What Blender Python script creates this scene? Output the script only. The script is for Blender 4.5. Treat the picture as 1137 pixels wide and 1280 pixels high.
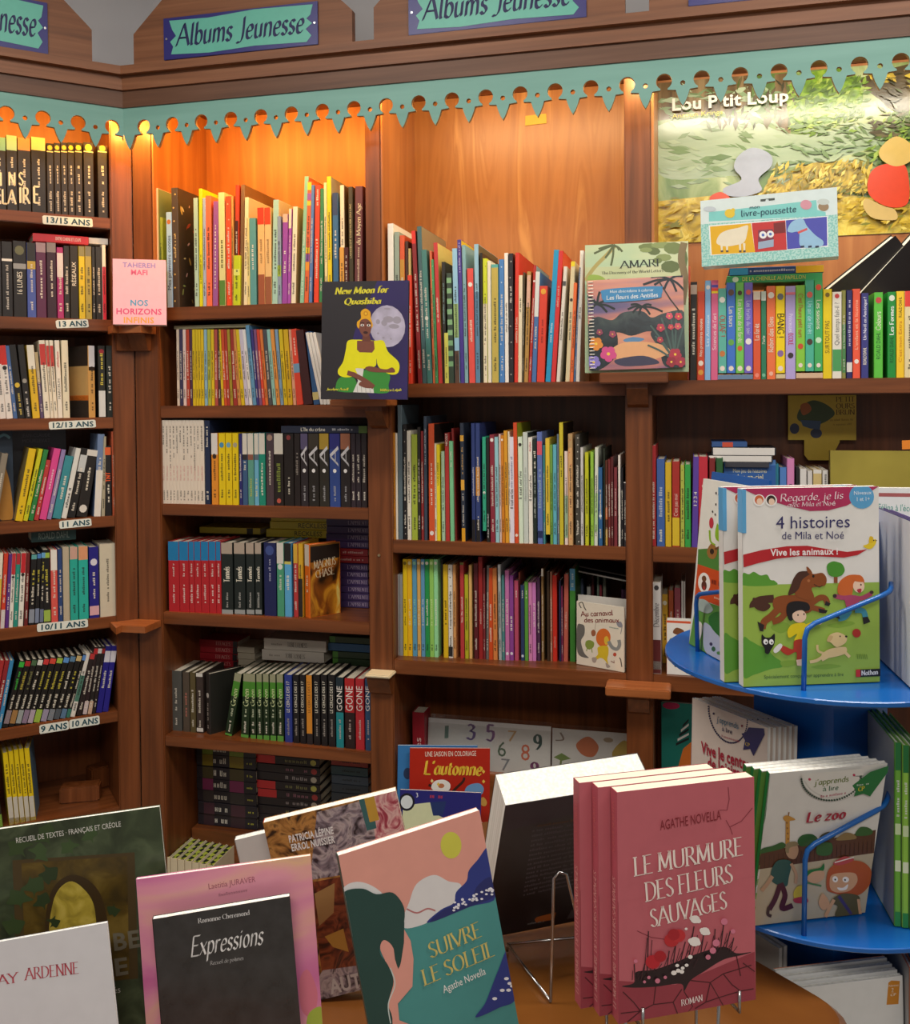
import bpy, bmesh, math, random, colorsys
from mathutils import Vector, Matrix
from mathutils.geometry import tessellate_polygon
for o in list(bpy.data.objects):
    bpy.data.objects.remove(o)
SC = bpy.context.scene
COL = SC.collection
rnd = random.Random(7)

# ---------------------------------------------------------------- camera
FPX, CX, CY = 1200.0, 568.5, 525.0
PITCH, ROLL, EYE = math.atan(25 / 1200), -0.0079, 1.5
cam = bpy.data.cameras.new('camera')
cam.sensor_fit = 'VERTICAL'
cam.sensor_height = 36.0
cam.lens = FPX / 1280 * 36.0
cam.shift_y = -(640 - CY) / 1280
cam.clip_start = 0.05
camo = bpy.data.objects.new('camera', cam)
COL.objects.link(camo)
RC = Matrix.Rotation(math.pi / 2 - PITCH, 3, 'X') @ Matrix.Rotation(ROLL, 3, 'Z')
camo.matrix_world = Matrix.Translation((0, 0, EYE)) @ RC.to_4x4()
SC.camera = camo
EYEV = Vector((0, 0, EYE))

# ---------------------------------------------------------------- light and exposure
SC.view_settings.view_transform = 'Standard'
SC.view_settings.look = 'None'
SC.view_settings.gamma = 1.0
SC.view_settings.use_curve_mapping = False
SC.view_settings.exposure = -0.1
W = bpy.data.worlds.new('room_ambient')
SC.world = W
W.use_nodes = True
W.node_tree.nodes['Background'].inputs[0].default_value = (1.0, 0.95, 0.9, 1)
W.node_tree.nodes['Background'].inputs[1].default_value = 0.27


def area(name, loc, target, sx, sy, power, color):
    l = bpy.data.lights.new(name, 'AREA')
    l.shape = 'RECTANGLE'
    l.size, l.size_y, l.energy, l.color = sx, sy, power, color
    o = bpy.data.objects.new(name, l)
    COL.objects.link(o)
    o.location = loc
    o.rotation_euler = (Vector(target) - Vector(loc)).to_track_quat('-Z', 'Y').to_euler()
    return o


area('ceiling_lamp_light', (-0.9, 0.95, 2.98), (-0.9, 0.95, 0), 1.2, 0.35, 34, (1, 0.94, 0.86))
area('ceiling_lamp_light', (0.9, 0.8, 2.98), (0.9, 0.8, 0), 1.2, 0.35, 34, (1, 0.94, 0.86))
area('ceiling_lamp_light', (0.0, -1.4, 2.98), (0.0, -1.4, 0), 1.6, 0.5, 50, (1, 0.94, 0.86))

# ---------------------------------------------------------------- walls of books as frames: u along, d into the wall, z up
RAY0 = RC @ Vector(((169 - CX) / FPX, -(500 - CY) / FPX, -1))
O = EYEV + RAY0 * (2.66 / RAY0.y)
O.z = 0


class Frame:
    def __init__(s, deg):
        a = math.radians(deg)
        s.a = a
        s.u = Vector((math.cos(a), math.sin(a), 0))
        s.m = Vector((-math.sin(a), math.cos(a), 0))

    def hit(s, px, py, d=0.0):
        r = RC @ Vector(((px - CX) / FPX, -(py - CY) / FPX, -1))
        t = ((O - EYEV).dot(s.m) + d) / r.dot(s.m)
        p = EYEV + r * t
        return (p - O).dot(s.u), p.z

    def mat(s, u=0, d=0, z=0):
        return Matrix.Translation(O + s.u * u + s.m * d + Vector((0, 0, z))) @ Matrix.Rotation(s.a, 4, 'Z')


FB, FL = Frame(-14.0), Frame(30.0)


def tube(frame, u0, u1, d, z, power, color):
    m = frame.mat((u0 + u1) / 2, d, z)
    l = bpy.data.lights.new('shelf_tube_light', 'AREA')
    l.shape = 'RECTANGLE'
    l.size, l.size_y, l.energy, l.color = (u1 - u0), 0.035, power, color
    o = bpy.data.objects.new('shelf_tube_light', l)
    COL.objects.link(o)
    # aims down and into the bay
    o.matrix_world = m @ Matrix.Rotation(math.radians(34), 4, 'X')


tube(FL, -0.75, -0.03, -0.066, 2.340, 5.0, (1.0, 0.47, 0.09))
tube(FB, 0.02, 0.70, -0.066, 2.340, 7.0, (1.0, 0.47, 0.09))
tube(FB, 0.78, 1.36, -0.066, 2.340, 3.8, (1.0, 0.72, 0.38))
tube(FB, 1.39, 2.18, -0.066, 2.340, 4.4, (1.0, 0.92, 0.72))
for u_, z_, p_, c_ in ((.03, 2.25, 1.3, (1.0, .5, .1)), (1.372, 2.28, 1.0, (1.0, .75, .35)), (.70, 2.29, .5, (1.0, .5, .12)), (-.02, 2.275, .8, (1.0, .5, .1))):
    l_ = bpy.data.lights.new('tube_end_lamp', 'POINT')
    l_.energy, l_.color, l_.shadow_soft_size = p_, c_, .009
    o_ = bpy.data.objects.new('tube_end_lamp', l_)
    COL.objects.link(o_)
    o_.location = FB.mat(u_, -.062, z_).translation

# ---------------------------------------------------------------- materials
def lin(h):
    h = h.lstrip('#')
    c = [int(h[i:i + 2], 16) / 255 for i in (0, 2, 4)]
    return tuple(x / 12.92 if x <= .04045 else ((x + .055) / 1.055) ** 2.4 for x in c)


MC = {}


def M(h, r=0.45, metal=0.0, vary=0.06):
    k = (h, r, metal)
    if k in MC:
        return MC[k]
    m = bpy.data.materials.new('paint_' + h)
    m.use_nodes = True
    nt = m.node_tree
    b = nt.nodes['Principled BSDF']
    b.inputs['Roughness'].default_value = r
    b.inputs['Metallic'].default_value = metal
    c = lin(h)
    tc = nt.nodes.new('ShaderNodeTexCoord')
    n = nt.nodes.new('ShaderNodeTexNoise')
    n.inputs['Scale'].default_value = 60
    n.inputs['Detail'].default_value = 2
    mx = nt.nodes.new('ShaderNodeMix')
    mx.data_type = 'RGBA'
    mx.inputs[6].default_value = tuple(x * (1 - vary) for x in c) + (1,)
    mx.inputs[7].default_value = tuple(min(1, x * (1 + vary)) for x in c) + (1,)
    nt.links.new(tc.outputs['Object'], n.inputs['Vector'])
    nt.links.new(n.outputs[0], mx.inputs[0])
    nt.links.new(mx.outputs[2], b.inputs['Base Color'])
    MC[k] = m
    return m


def NM(name, stops, scale=(5, 5, 5), detail=5, rough=0.45, dist=0.0, bump=0.0, nscale=1.0, rand=False, coat=0.0):
    if name in MC:
        return MC[name]
    m = bpy.data.materials.new(name)
    m.use_nodes = True
    nt = m.node_tree
    b = nt.nodes['Principled BSDF']
    b.inputs['Roughness'].default_value = rough
    b.inputs['Coat Weight'].default_value = coat
    b.inputs['Coat Roughness'].default_value = 0.15
    tc = nt.nodes.new('ShaderNodeTexCoord')
    mp = nt.nodes.new('ShaderNodeMapping')
    mp.inputs['Scale'].default_value = scale
    n = nt.nodes.new('ShaderNodeTexNoise')
    n.inputs['Scale'].default_value = nscale
    n.inputs['Detail'].default_value = detail
    n.inputs['Distortion'].default_value = dist
    cr = nt.nodes.new('ShaderNodeValToRGB')
    while len(cr.color_ramp.elements) < len(stops):
        cr.color_ramp.elements.new(0.5)
    for e, (p, h) in zip(cr.color_ramp.elements, stops):
        e.position = p
        e.color = lin(h) + (1,)
    nt.links.new(tc.outputs['Object'], mp.inputs['Vector'])
    nt.links.new(mp.outputs[0], n.inputs['Vector'])
    nt.links.new(n.outputs[0], cr.inputs[0])
    nt.links.new(cr.outputs[0], b.inputs['Base Color'])
    if bump:
        bp = nt.nodes.new('ShaderNodeBump')
        bp.inputs['Strength'].default_value = bump
        bp.inputs['Distance'].default_value = 0.002
        nt.links.new(n.outputs[0], bp.inputs['Height'])
        nt.links.new(bp.outputs[0], b.inputs['Normal'])
    MC[name] = m
    return m


WS = [(0.25, '582e14'), (0.5, '723e1d'), (0.75, '864c28')]
wood_h = NM('wood_grain_along', WS, (3, 55, 55), 6, 0.38, 0.4, 0.06)
wood_v = NM('wood_grain_upright', WS, (55, 55, 3), 6, 0.38, 0.4, 0.06)
wood_edge = NM('wood_pale_along', [(0.25, '8a4e26'), (0.5, 'a05c30'), (0.75, 'b26c3c')], (3, 55, 55), 6, 0.35, 0.4, 0.05)
wood_panel = NM('wood_panel_upright', [(0.2, '96562a'), (0.5, 'ac6a36'), (0.8, 'c08046')], (30, 30, 2), 6, 0.4, 0.6, 0.03)
wood_ply = NM('wood_panel_swirled', [(0.3, '9c602e'), (0.5, 'ae7038'), (0.58, 'a4662f'), (0.72, 'c48a4c')], (15, 15, 1.5), 9, 0.36, 1.6, 0.03)
wood_cornice = NM('wood_cornice_along', [(0.25, '70452a'), (0.5, '865434'), (0.75, '986442')], (2.5, 50, 70), 6, 0.5, 0.5, 0.05)
wood_dark = NM('wood_cornice_dark', [(0.25, '563624'), (0.5, '66422c'), (0.75, '744e38')], (2.5, 50, 70), 6, 0.5, 0.5, 0.05)
wood_table = NM('wood_table_top', [(0.25, '5c3412'), (0.5, '6e4018'), (0.75, '7c4c1e')], (9, 5, 5), 6, 0.3, 0.8, 0.03, coat=0.2)
teal_paint = NM('teal_frieze_paint', [(0.3, '78aa9e'), (0.7, '84b6aa')], (3, 30, 30), 4, 0.55)
pages_m = NM('page_edges', [(0.35, 'cfc4ac'), (0.65, 'e9e0cc')], (400, 400, 3), 2, 0.8)
pages_w = NM('white_page_edges', [(0.35, 'dedbd0'), (0.65, 'f2f0e8')], (300, 300, 3), 2, 0.8)
blue_metal = NM('blue_enamel', [(0.3, '0c56a4'), (0.7, '1160b0')], (8, 8, 8), 3, 0.28, coat=0.3)
chrome = M('c0c0c0', 0.22, 1.0)

# ---------------------------------------------------------------- mesh helpers
class MB:
    def __init__(s):
        s.v, s.f, s.i, s.m = [], [], [], []

    def mi(s, mat):
        for k, x in enumerate(s.m):
            if x is mat:
                return k
        s.m.append(mat)
        return len(s.m) - 1

    def add(s, vs, fs, mat):
        b = len(s.v)
        k = s.mi(mat)
        s.v += [tuple(p) for p in vs]
        s.f += [tuple(b + j for j in f) for f in fs]
        s.i += [k] * len(fs)

    def box(s, x0, x1, y0, y1, z0, z1, mat, c=0.0):
        if c <= 0:
            vs = [(x0, y0, z0), (x1, y0, z0), (x1, y1, z0), (x0, y1, z0), (x0, y0, z1), (x1, y0, z1), (x1, y1, z1), (x0, y1, z1)]
            s.add(vs, [(0, 3, 2, 1), (4, 5, 6, 7), (0, 1, 5, 4), (1, 2, 6, 5), (2, 3, 7, 6), (3, 0, 4, 7)], mat)
            return
        bm = bmesh.new()
        bmesh.ops.create_cube(bm, size=1)
        for v in bm.verts:
            v.co = Vector(((x0 + x1) / 2 + v.co.x * (x1 - x0), (y0 + y1) / 2 + v.co.y * (y1 - y0), (z0 + z1) / 2 + v.co.z * (z1 - z0)))
        bmesh.ops.bevel(bm, geom=bm.edges[:], offset=c, segments=2, affect='EDGES')
        s.bm(bm, mat)

    def bm(s, bm, mat):
        bm.verts.ensure_lookup_table()
        bm.verts.index_update()
        s.add([v.co for v in bm.verts], [[v.index for v in f.verts] for f in bm.faces], mat)
        bm.free()

    def prism(s, poly, z0, z1, mat, ax='z'):
        """poly of (a, b) swept between two heights; ax names the swept axis"""
        T = {'z': lambda a, b, c: (a, b, c), 'y': lambda a, b, c: (a, c, b), 'x': lambda a, b, c: (c, a, b)}[ax]
        n = len(poly)
        tri = tessellate_polygon([[Vector((a, b, 0)) for a, b in poly]])
        vs = [T(a, b, z0) for a, b in poly] + [T(a, b, z1) for a, b in poly]
        fs = [t[::-1] for t in tri] + [tuple(n + j for j in t) for t in tri] + [(j, (j + 1) % n, n + (j + 1) % n, n + j) for j in range(n)]
        s.add(vs, fs, mat)

    def tube(s, pts, r, mat, seg=8, closed=False):
        pts = [Vector(p) for p in pts]
        n = len(pts)
        up = None
        rings = []
        for k in range(n):
            a = pts[k - 1] if (k or closed) else pts[k]
            b = pts[(k + 1) % n] if (k < n - 1 or closed) else pts[k]
            t = (b - a).normalized()
            if up is None:
                up = t.orthogonal().normalized()
            up = (up - t * up.dot(t)).normalized()
            w = t.cross(up)
            rings.append([pts[k] + (up * math.cos(q) + w * math.sin(q)) * r for q in [2 * math.pi * j / seg for j in range(seg)]])
        vs = [p for g in rings for p in g]
        fs = []
        for k in range(n if closed else n - 1):
            for j in range(seg):
                a, b = k * seg, ((k + 1) % n) * seg
                fs.append((a + j, a + (j + 1) % seg, b + (j + 1) % seg, b + j))
        if not closed:
            fs += [tuple(range(seg))[::-1], tuple((n - 1) * seg + j for j in range(seg))]
        s.add(vs, fs, mat)

    def obj(s, name, parent=None, matrix=None, smooth=False):
        me = bpy.data.meshes.new(name)
        me.from_pydata(s.v, [], s.f)
        for m in s.m:
            me.materials.append(m)
        me.polygons.foreach_set('material_index', s.i)
        if smooth:
            me.polygons.foreach_set('use_smooth', [True] * len(s.f))
        me.update()
        o = bpy.data.objects.new(name, me)
        COL.objects.link(o)
        if parent is not None:
            o.parent = parent
        if matrix is not None:
            if parent is not None:
                o.matrix_local = matrix
            else:
                o.matrix_world = matrix
        return o


def thing(name, label, cat, matrix=None, group=None):
    o = bpy.data.objects.new(name, None)
    o.empty_display_size = 0.05
    COL.objects.link(o)
    if matrix is not None:
        o.matrix_world = matrix
    return tag(o, label, cat, group)


def tag(o, label, cat, group=None):
    o['label'] = label
    o['category'] = cat
    if group:
        o['group'] = group
    return o


def struct(o):
    o['kind'] = 'structure'
    return o


# ---------------------------------------------------------------- lettering
GL = {}


def glyph(ch, off=0.0):
    if (ch, off) in GL:
        return GL[(ch, off)]

    def mk(t):
        cu = bpy.data.curves.new('t', 'FONT')
        cu.body = t
        cu.resolution_u = 2
        cu.offset = off
        ob = bpy.data.objects.new('t', cu)
        me = bpy.data.meshes.new_from_object(ob)
        vs = [v.co.copy() for v in me.vertices]
        fs = [tuple(p.vertices) for p in me.polygons]
        bpy.data.objects.remove(ob)
        bpy.data.curves.remove(cu)
        bpy.data.meshes.remove(me)
        return vs, fs
    off, off0 = 0.0, off
    if 'HH' not in GL:
        vs, _ = mk('HH')
        GL['HH'] = max(v.x for v in vs) - min(v.x for v in vs)
        GL['cap'] = max(v.y for v in vs)
    if ch == ' ':
        GL[(ch, off0)] = ([], [], 0.4)
        return GL[(ch, off0)]
    vs, _ = mk('H' + ch + 'H')
    adv = max(v.x for v in vs) - min(v.x for v in vs) - GL['HH']
    off = off0
    vs, fs = mk(ch)
    cap = GL['cap']
    GL[(ch, off0)] = ([(v.x / cap, v.y / cap) for v in vs], fs, adv / cap + off * 1.6)
    return GL[(ch, off0)]


# a broad-nib pen alphabet: strokes on a unit cap height (c = curved, e = ellipse)
PEN = {
    'A': (.8, '0,0 .4,1;.4,1 .8,0;.15,.36 .65,.36'), 'B': (.62, '.1,0 .1,1;c.1,1 .45,.95 .5,.76 .4,.56 .1,.53;c.1,.53 .5,.5 .58,.27 .45,.04 .1,0'),
    'C': (.7, 'c.66,.84 .42,1 .14,.8 .06,.5 .15,.18 .42,0 .68,.16'), 'D': (.76, '.1,0 .1,1;c.1,1 .45,.96 .68,.72 .7,.5 .66,.26 .45,.04 .1,0'),
    'E': (.6, '.1,0 .1,1;.1,1 .54,1;.1,.52 .45,.52;.1,0 .58,0'), 'F': (.56, '.1,0 .1,1;.1,1 .55,1;.1,.5 .43,.5'),
    'G': (.78, 'c.7,.85 .45,1 .15,.8 .06,.5 .15,.18 .45,0 .7,.12;.7,.42 .7,.1;.5,.42 .78,.42'), 'H': (.8, '.1,0 .1,1;.7,0 .7,1;.1,.52 .7,.52'),
    'I': (.26, '.13,0 .13,1'), 'J': (.42, 'c.32,1 .32,.3 .26,-.02 .1,-.14 -.02,-.1'), 'L': (.56, '.1,1 .1,0;.1,0 .55,0'),
    'M': (.94, '.1,0 .14,1;.14,1 .47,.1;.47,.1 .8,1;.8,1 .84,0'), 'N': (.78, '.1,0 .1,1;.1,1 .68,0;.68,0 .68,1'),
    'O': (.82, 'e.41,.5 .35,.5'), 'P': (.6, '.1,0 .1,1;c.1,1 .45,.96 .52,.74 .44,.52 .1,.47'), 'Q': (.84, 'e.41,.5 .35,.5;c.4,.05 .6,-.12 .84,-.16'),
    'R': (.68, '.1,0 .1,1;c.1,1 .43,.97 .51,.75 .42,.53 .1,.5;.3,.5 .68,0'), 'S': (.55, 'c.46,.86 .28,1 .1,.86 .12,.64 .3,.5 .47,.32 .45,.1 .25,0 .05,.15'),
    'T': (.66, '.33,0 .33,1;.02,1 .64,1'), 'U': (.78, 'c.1,1 .1,.3 .2,.05 .4,0 .6,.06 .68,.3 .68,1'), 'V': (.74, '0,1 .37,0;.37,0 .74,1'),
    'W': (1.0, '0,1 .26,0;.26,0 .5,1;.5,1 .74,0;.74,0 1,1'), 'X': (.7, '0,1 .7,0;0,0 .7,1'), 'Y': (.7, '0,1 .35,.5;.7,1 .35,.5;.35,.5 .35,0'),
    'a': (.5, 'c.42,.5 .26,.62 .08,.42 .08,.12 .22,0 .42,.2;.42,.62 .42,.1 .5,.02'), 'b': (.5, '.09,1 .09,.05;c.09,.38 .24,.62 .42,.5 .44,.2 .28,0 .09,.08'),
    'c': (.44, 'c.4,.52 .24,.62 .07,.42 .09,.1 .26,0 .41,.12'), 'd': (.52, '.43,1 .43,.02;c.42,.5 .26,.62 .08,.42 .08,.12 .22,0 .42,.2'),
    'e': (.46, 'c.08,.32 .38,.36 .38,.55 .24,.62 .08,.42 .1,.1 .26,0 .42,.12'), 'f': (.34, 'c.4,.96 .26,1.02 .17,.85 .15,.0;.02,.6 .33,.6'),
    'g': (.5, 'c.42,.5 .26,.62 .08,.42 .08,.12 .22,0 .42,.2;c.42,.62 .42,-.15 .3,-.32 .06,-.25'), 'h': (.52, '.09,1 .09,0;c.09,.38 .26,.62 .42,.52 .42,.0'),
    'i': (.22, '.1,.62 .1,.02;.1,.8 .11,.86'), 'j': (.24, 'c.13,.62 .13,-.15 .04,-.3 -.1,-.26;.12,.8 .13,.86'), 'k': (.48, '.09,1 .09,0;.09,.25 .4,.62;.18,.34 .45,0'),
    'l': (.22, 'c.1,1 .1,.1 .2,.02'), 'm': (.8, '.09,.62 .09,0;c.09,.38 .24,.62 .38,.52 .38,0;c.38,.38 .54,.62 .68,.52 .7,0'),
    'n': (.52, '.09,.62 .09,0;c.09,.38 .26,.62 .42,.52 .42,0'), 'o': (.5, 'e.25,.31 .18,.31'), 'p': (.5, '.09,.62 .09,-.36;c.09,.38 .24,.62 .42,.5 .44,.2 .28,0 .09,.08'),
    'q': (.5, '.42,.62 .42,-.36;c.42,.5 .26,.62 .08,.42 .08,.12 .22,0 .42,.2'), 'r': (.36, '.09,.62 .09,0;c.09,.36 .2,.6 .34,.58'),
    's': (.38, 'c.33,.54 .19,.63 .07,.52 .1,.37 .24,.3 .33,.15 .2,-.01 .03,.1'), 't': (.32, 'c.14,.86 .13,.15 .2,.01 .3,.06;.02,.6 .3,.6'),
    'u': (.52, 'c.09,.62 .09,.12 .22,0 .42,.2;.42,.62 .42,.02'), 'v': (.44, '.02,.62 .22,0;.22,0 .42,.62'), 'w': (.68, '.02,.62 .18,0;.18,0 .34,.6;.34,.6 .5,0;.5,0 .66,.62'),
    'x': (.46, '.03,.62 .43,0;.03,0 .43,.62'), 'y': (.46, '.03,.62 .24,.05;c.43,.62 .22,-.1 .02,-.34'), 'z': (.44, '.04,.6 .4,.6;.4,.6 .04,.02;.04,.02 .42,.02'),
    "'": (.16, '.08,1 .05,.8'), '.': (.18, '.08,0 .09,.06'), ',': (.18, '.1,.06 .04,-.14'), '-': (.36, '.04,.32 .32,.32'), '!': (.2, '.1,1 .1,.28;.1,0 .1,.06'),
}
PEN['Ô'] = PEN['O']
PEN['É'] = (.6, PEN['E'][1] + ';.3,1.12 .45,1.28')


def smooth(pts, n=5, closed=False):
    P = [Vector(p) for p in pts]
    L = len(P)
    out = []
    for k in range(L if closed else L - 1):
        a = P[k - 1] if (k or closed) else P[k]
        b, c = P[k], P[(k + 1) % L]
        d = P[(k + 2) % L] if (k < L - 2 or closed) else c
        for j in range(n):
            t = j / n
            out.append(0.5 * ((2 * b) + (c - a) * t + (2 * a - 5 * b + 4 * c - d) * t * t + (3 * b - a - 3 * c + d) * t ** 3))
    if not closed:
        out.append(P[-1])
    return [(q.x, q.y) for q in out]


def pen_glyph(ch, w, ang, thin, serif):
    key = (ch, w, ang, thin, serif)
    if key in GL:
        return GL[key]
    if ch == ' ' or ch not in PEN:
        return ([], [], .3)
    adv, spec = PEN[ch]
    vs, fs = [], []

    def strip(pts, nx, ny):
        b = len(vs)
        for x, y in pts:
            vs.append((x - nx, y - ny))
            vs.append((x + nx, y + ny))
        for k in range(len(pts) - 1):
            fs.append((b + 2 * k, b + 2 * k + 2, b + 2 * k + 3, b + 2 * k + 1))

    nx, ny = math.cos(ang) * w / 2, math.sin(ang) * w / 2
    mx, my = -math.sin(ang) * thin / 2, math.cos(ang) * thin / 2
    ends = []
    for st in spec.split(';'):
        kind = st[0] if st[0] in 'ce' else ''
        pts = [tuple(float(q) for q in p.split(',')) for p in st.lstrip('ce').split(' ')]
        if kind == 'c':
            pts = smooth(pts, 5)
        elif kind == 'e':
            (cx, cy), (rx, ry) = pts
            pts = [(cx + rx * math.cos(t), cy + ry * math.sin(t)) for t in [2 * math.pi * j / 24 for j in range(25)]]
        else:
            if abs(pts[0][1] - pts[-1][1]) > 1.2 * abs(pts[0][0] - pts[-1][0]):
                ends += [p for p in (pts[0], pts[-1]) if p[1] < .02 or p[1] > .98]
        strip(pts, nx, ny)
        strip(pts, mx, my)
    if serif:
        for x, y in ends:
            strip([(x - .13, y), (x + .13, y)], 0, serif / 2)
    GL[key] = (vs, fs, adv + w * .35)
    return GL[key]


FONTS = {'sans': None, 'heavy': None, 'roman': (.14, .12, .045, .05), 'italic': (.17, .55, .055, 0), 'script': (.12, .6, .05, 0), 'bold': (.2, .25, .12, 0), 'boldital': (.23, .3, .1, .07), 'rounded': (.15, .5, .13, 0)}


def layout(txt, font='sans', slant=0.0):
    """text on a unit cap height: verts, faces, width"""
    vs, fs, x = [], [], 0.0
    f = FONTS[font]
    for ch in txt:
        g = glyph(ch, .028 if font == 'heavy' else 0.0) if f is None else pen_glyph(ch, *f)
        if f is not None and ch not in PEN and ch != ' ':
            g = glyph(ch)
        b = len(vs)
        vs += [(px + x + py * slant, py) for px, py in g[0]]
        fs += [tuple(b + j for j in q) for q in g[1]]
        x += g[2]
    return vs, fs, x


def scribble(n, seed):
    """rows of letter-like ticks for lettering too small to read: unit height, about n letters"""
    r = random.Random(seed)
    vs, fs, x = [], [], 0.0
    for k in range(n):
        if r.random() < .16 and 0 < k < n - 1:
            x += .5
            continue
        h = 1.0 if r.random() < .3 else .72
        for q in range(2):
            b = len(vs)
            vs += [(x, 0), (x + .17, 0), (x + .17, h), (x, h)]
            fs.append((b, b + 1, b + 2, b + 3))
            x += .3
        b = len(vs)
        y = r.choice([0, .3, h - .17])
        vs += [(x - .6, y), (x - .15, y), (x - .15, y + .15), (x - .6, y + .15)]
        fs.append((b, b + 1, b + 2, b + 3))
        x += .1
    return vs, fs, x

# ---------------------------------------------------------------- books
# lettering on spines that cannot be read in the photograph is drawn as unreadable ticks
UNREAD = set('Magnus|Nos 5 étoiles|lettres|Loup Stick|STEVENS|Dolores|BOSTON|INSANE|TRUST|La rivière|OBLIVION|La passeuse|La nuit|Lune|Magyk|SORCIERS|RANSOM|CHERUB|Les contes|Contes|contes|Les récits|Tout petit|Lola|POLI|MOON|DES GRIFFES|CRAC EN MOMES|UN BEAU SALON|LE|QUE FONT LES BEBES ?|Edgar|L-JOHN|LOVECRAFT|Une poule|THE KILL OFF|LE PONEY|LE BLEUES DU|LE LIVRE ET LA FAIM|LE PETIT HOMME|BONNE PILULE|MA MERE|JOUR ET LA NUIT|MAISON ROUGE|LE SINGE ET LA FEMME|LA BRULURE|LE PISTOLET|GUILBERT|Dans la nuit|Dans la mer|Dans la forêt|Au jardin|Raconte ta peur|Raconte la pluie|Dans le vent|Dans les bois|MAMAN OU ELLE|Renards des Hautes|12 rêves en'.split('|'))
ORD = ('first second third fourth fifth sixth seventh eighth ninth tenth eleventh twelfth thirteenth fourteenth fifteenth sixteenth seventeenth eighteenth nineteenth twentieth').split()
ORD += ['twenty-' + x for x in ORD[:9]] + ['thirtieth'] + ['thirty-' + x for x in ORD[:9]] + ['fortieth'] + ['forty-' + x for x in ORD[:9]] + ['fiftieth']


def cname(h):
    r, g, b = [int(h[i:i + 2], 16) / 255 for i in (0, 2, 4)]
    H, S, V = colorsys.rgb_to_hsv(r, g, b)
    H *= 360
    if V < .2:
        return 'black'
    if S < .14:
        return 'white' if V > .82 else 'pale grey' if V > .6 else 'grey' if V > .35 else 'charcoal'
    if S < .3 and V > .8 and 20 < H < 75:
        return 'cream'
    if S < .38 and V < .45:
        return 'dark brown' if H < 60 or H > 330 else 'dark slate'
    dk = V < .5
    for lim, a, b2 in ((14, 'red', 'maroon'), (40, 'orange', 'brown'), (62, 'yellow', 'olive'), (95, 'lime green', 'dark olive'), (150, 'green', 'dark green'), (192, 'teal', 'dark teal'), (215, 'blue', 'dark blue'), (262, 'blue', 'navy'), (318, 'purple', 'dark purple'), (345, 'pink', 'plum'), (361, 'red', 'maroon')):
        if H <= lim:
            n = b2 if dk else a
            break
    if not dk and V > .7 and S < .42:
        n = {'red': 'pink', 'orange': 'peach', 'yellow': 'straw', 'lime green': 'pale green', 'green': 'mint', 'teal': 'pale teal', 'blue': 'sky blue', 'purple': 'lilac'}.get(n, n)
    return n


def lum(h):
    return sum(w * x for w, x in zip((.2126, .7152, .0722), lin(h)))


USED = {}


def unique(cands):
    ok = [c for c in cands if len(c.replace("'s", '').split()) <= 16]
    for c in ok or cands:
        k = c.lower()
        if k not in USED:
            USED[k] = 1
            return c
    return cands[-1]


def text_obj(name, lay, mat, parent, O3, X3, Y3, sx, sy):
    vs, fs, wd = lay
    b = MB()
    b.add([O3 + X3 * (x * sx) + Y3 * (y * sy) for x, y in vs], fs, mat)
    return b.obj(name, parent)


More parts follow.
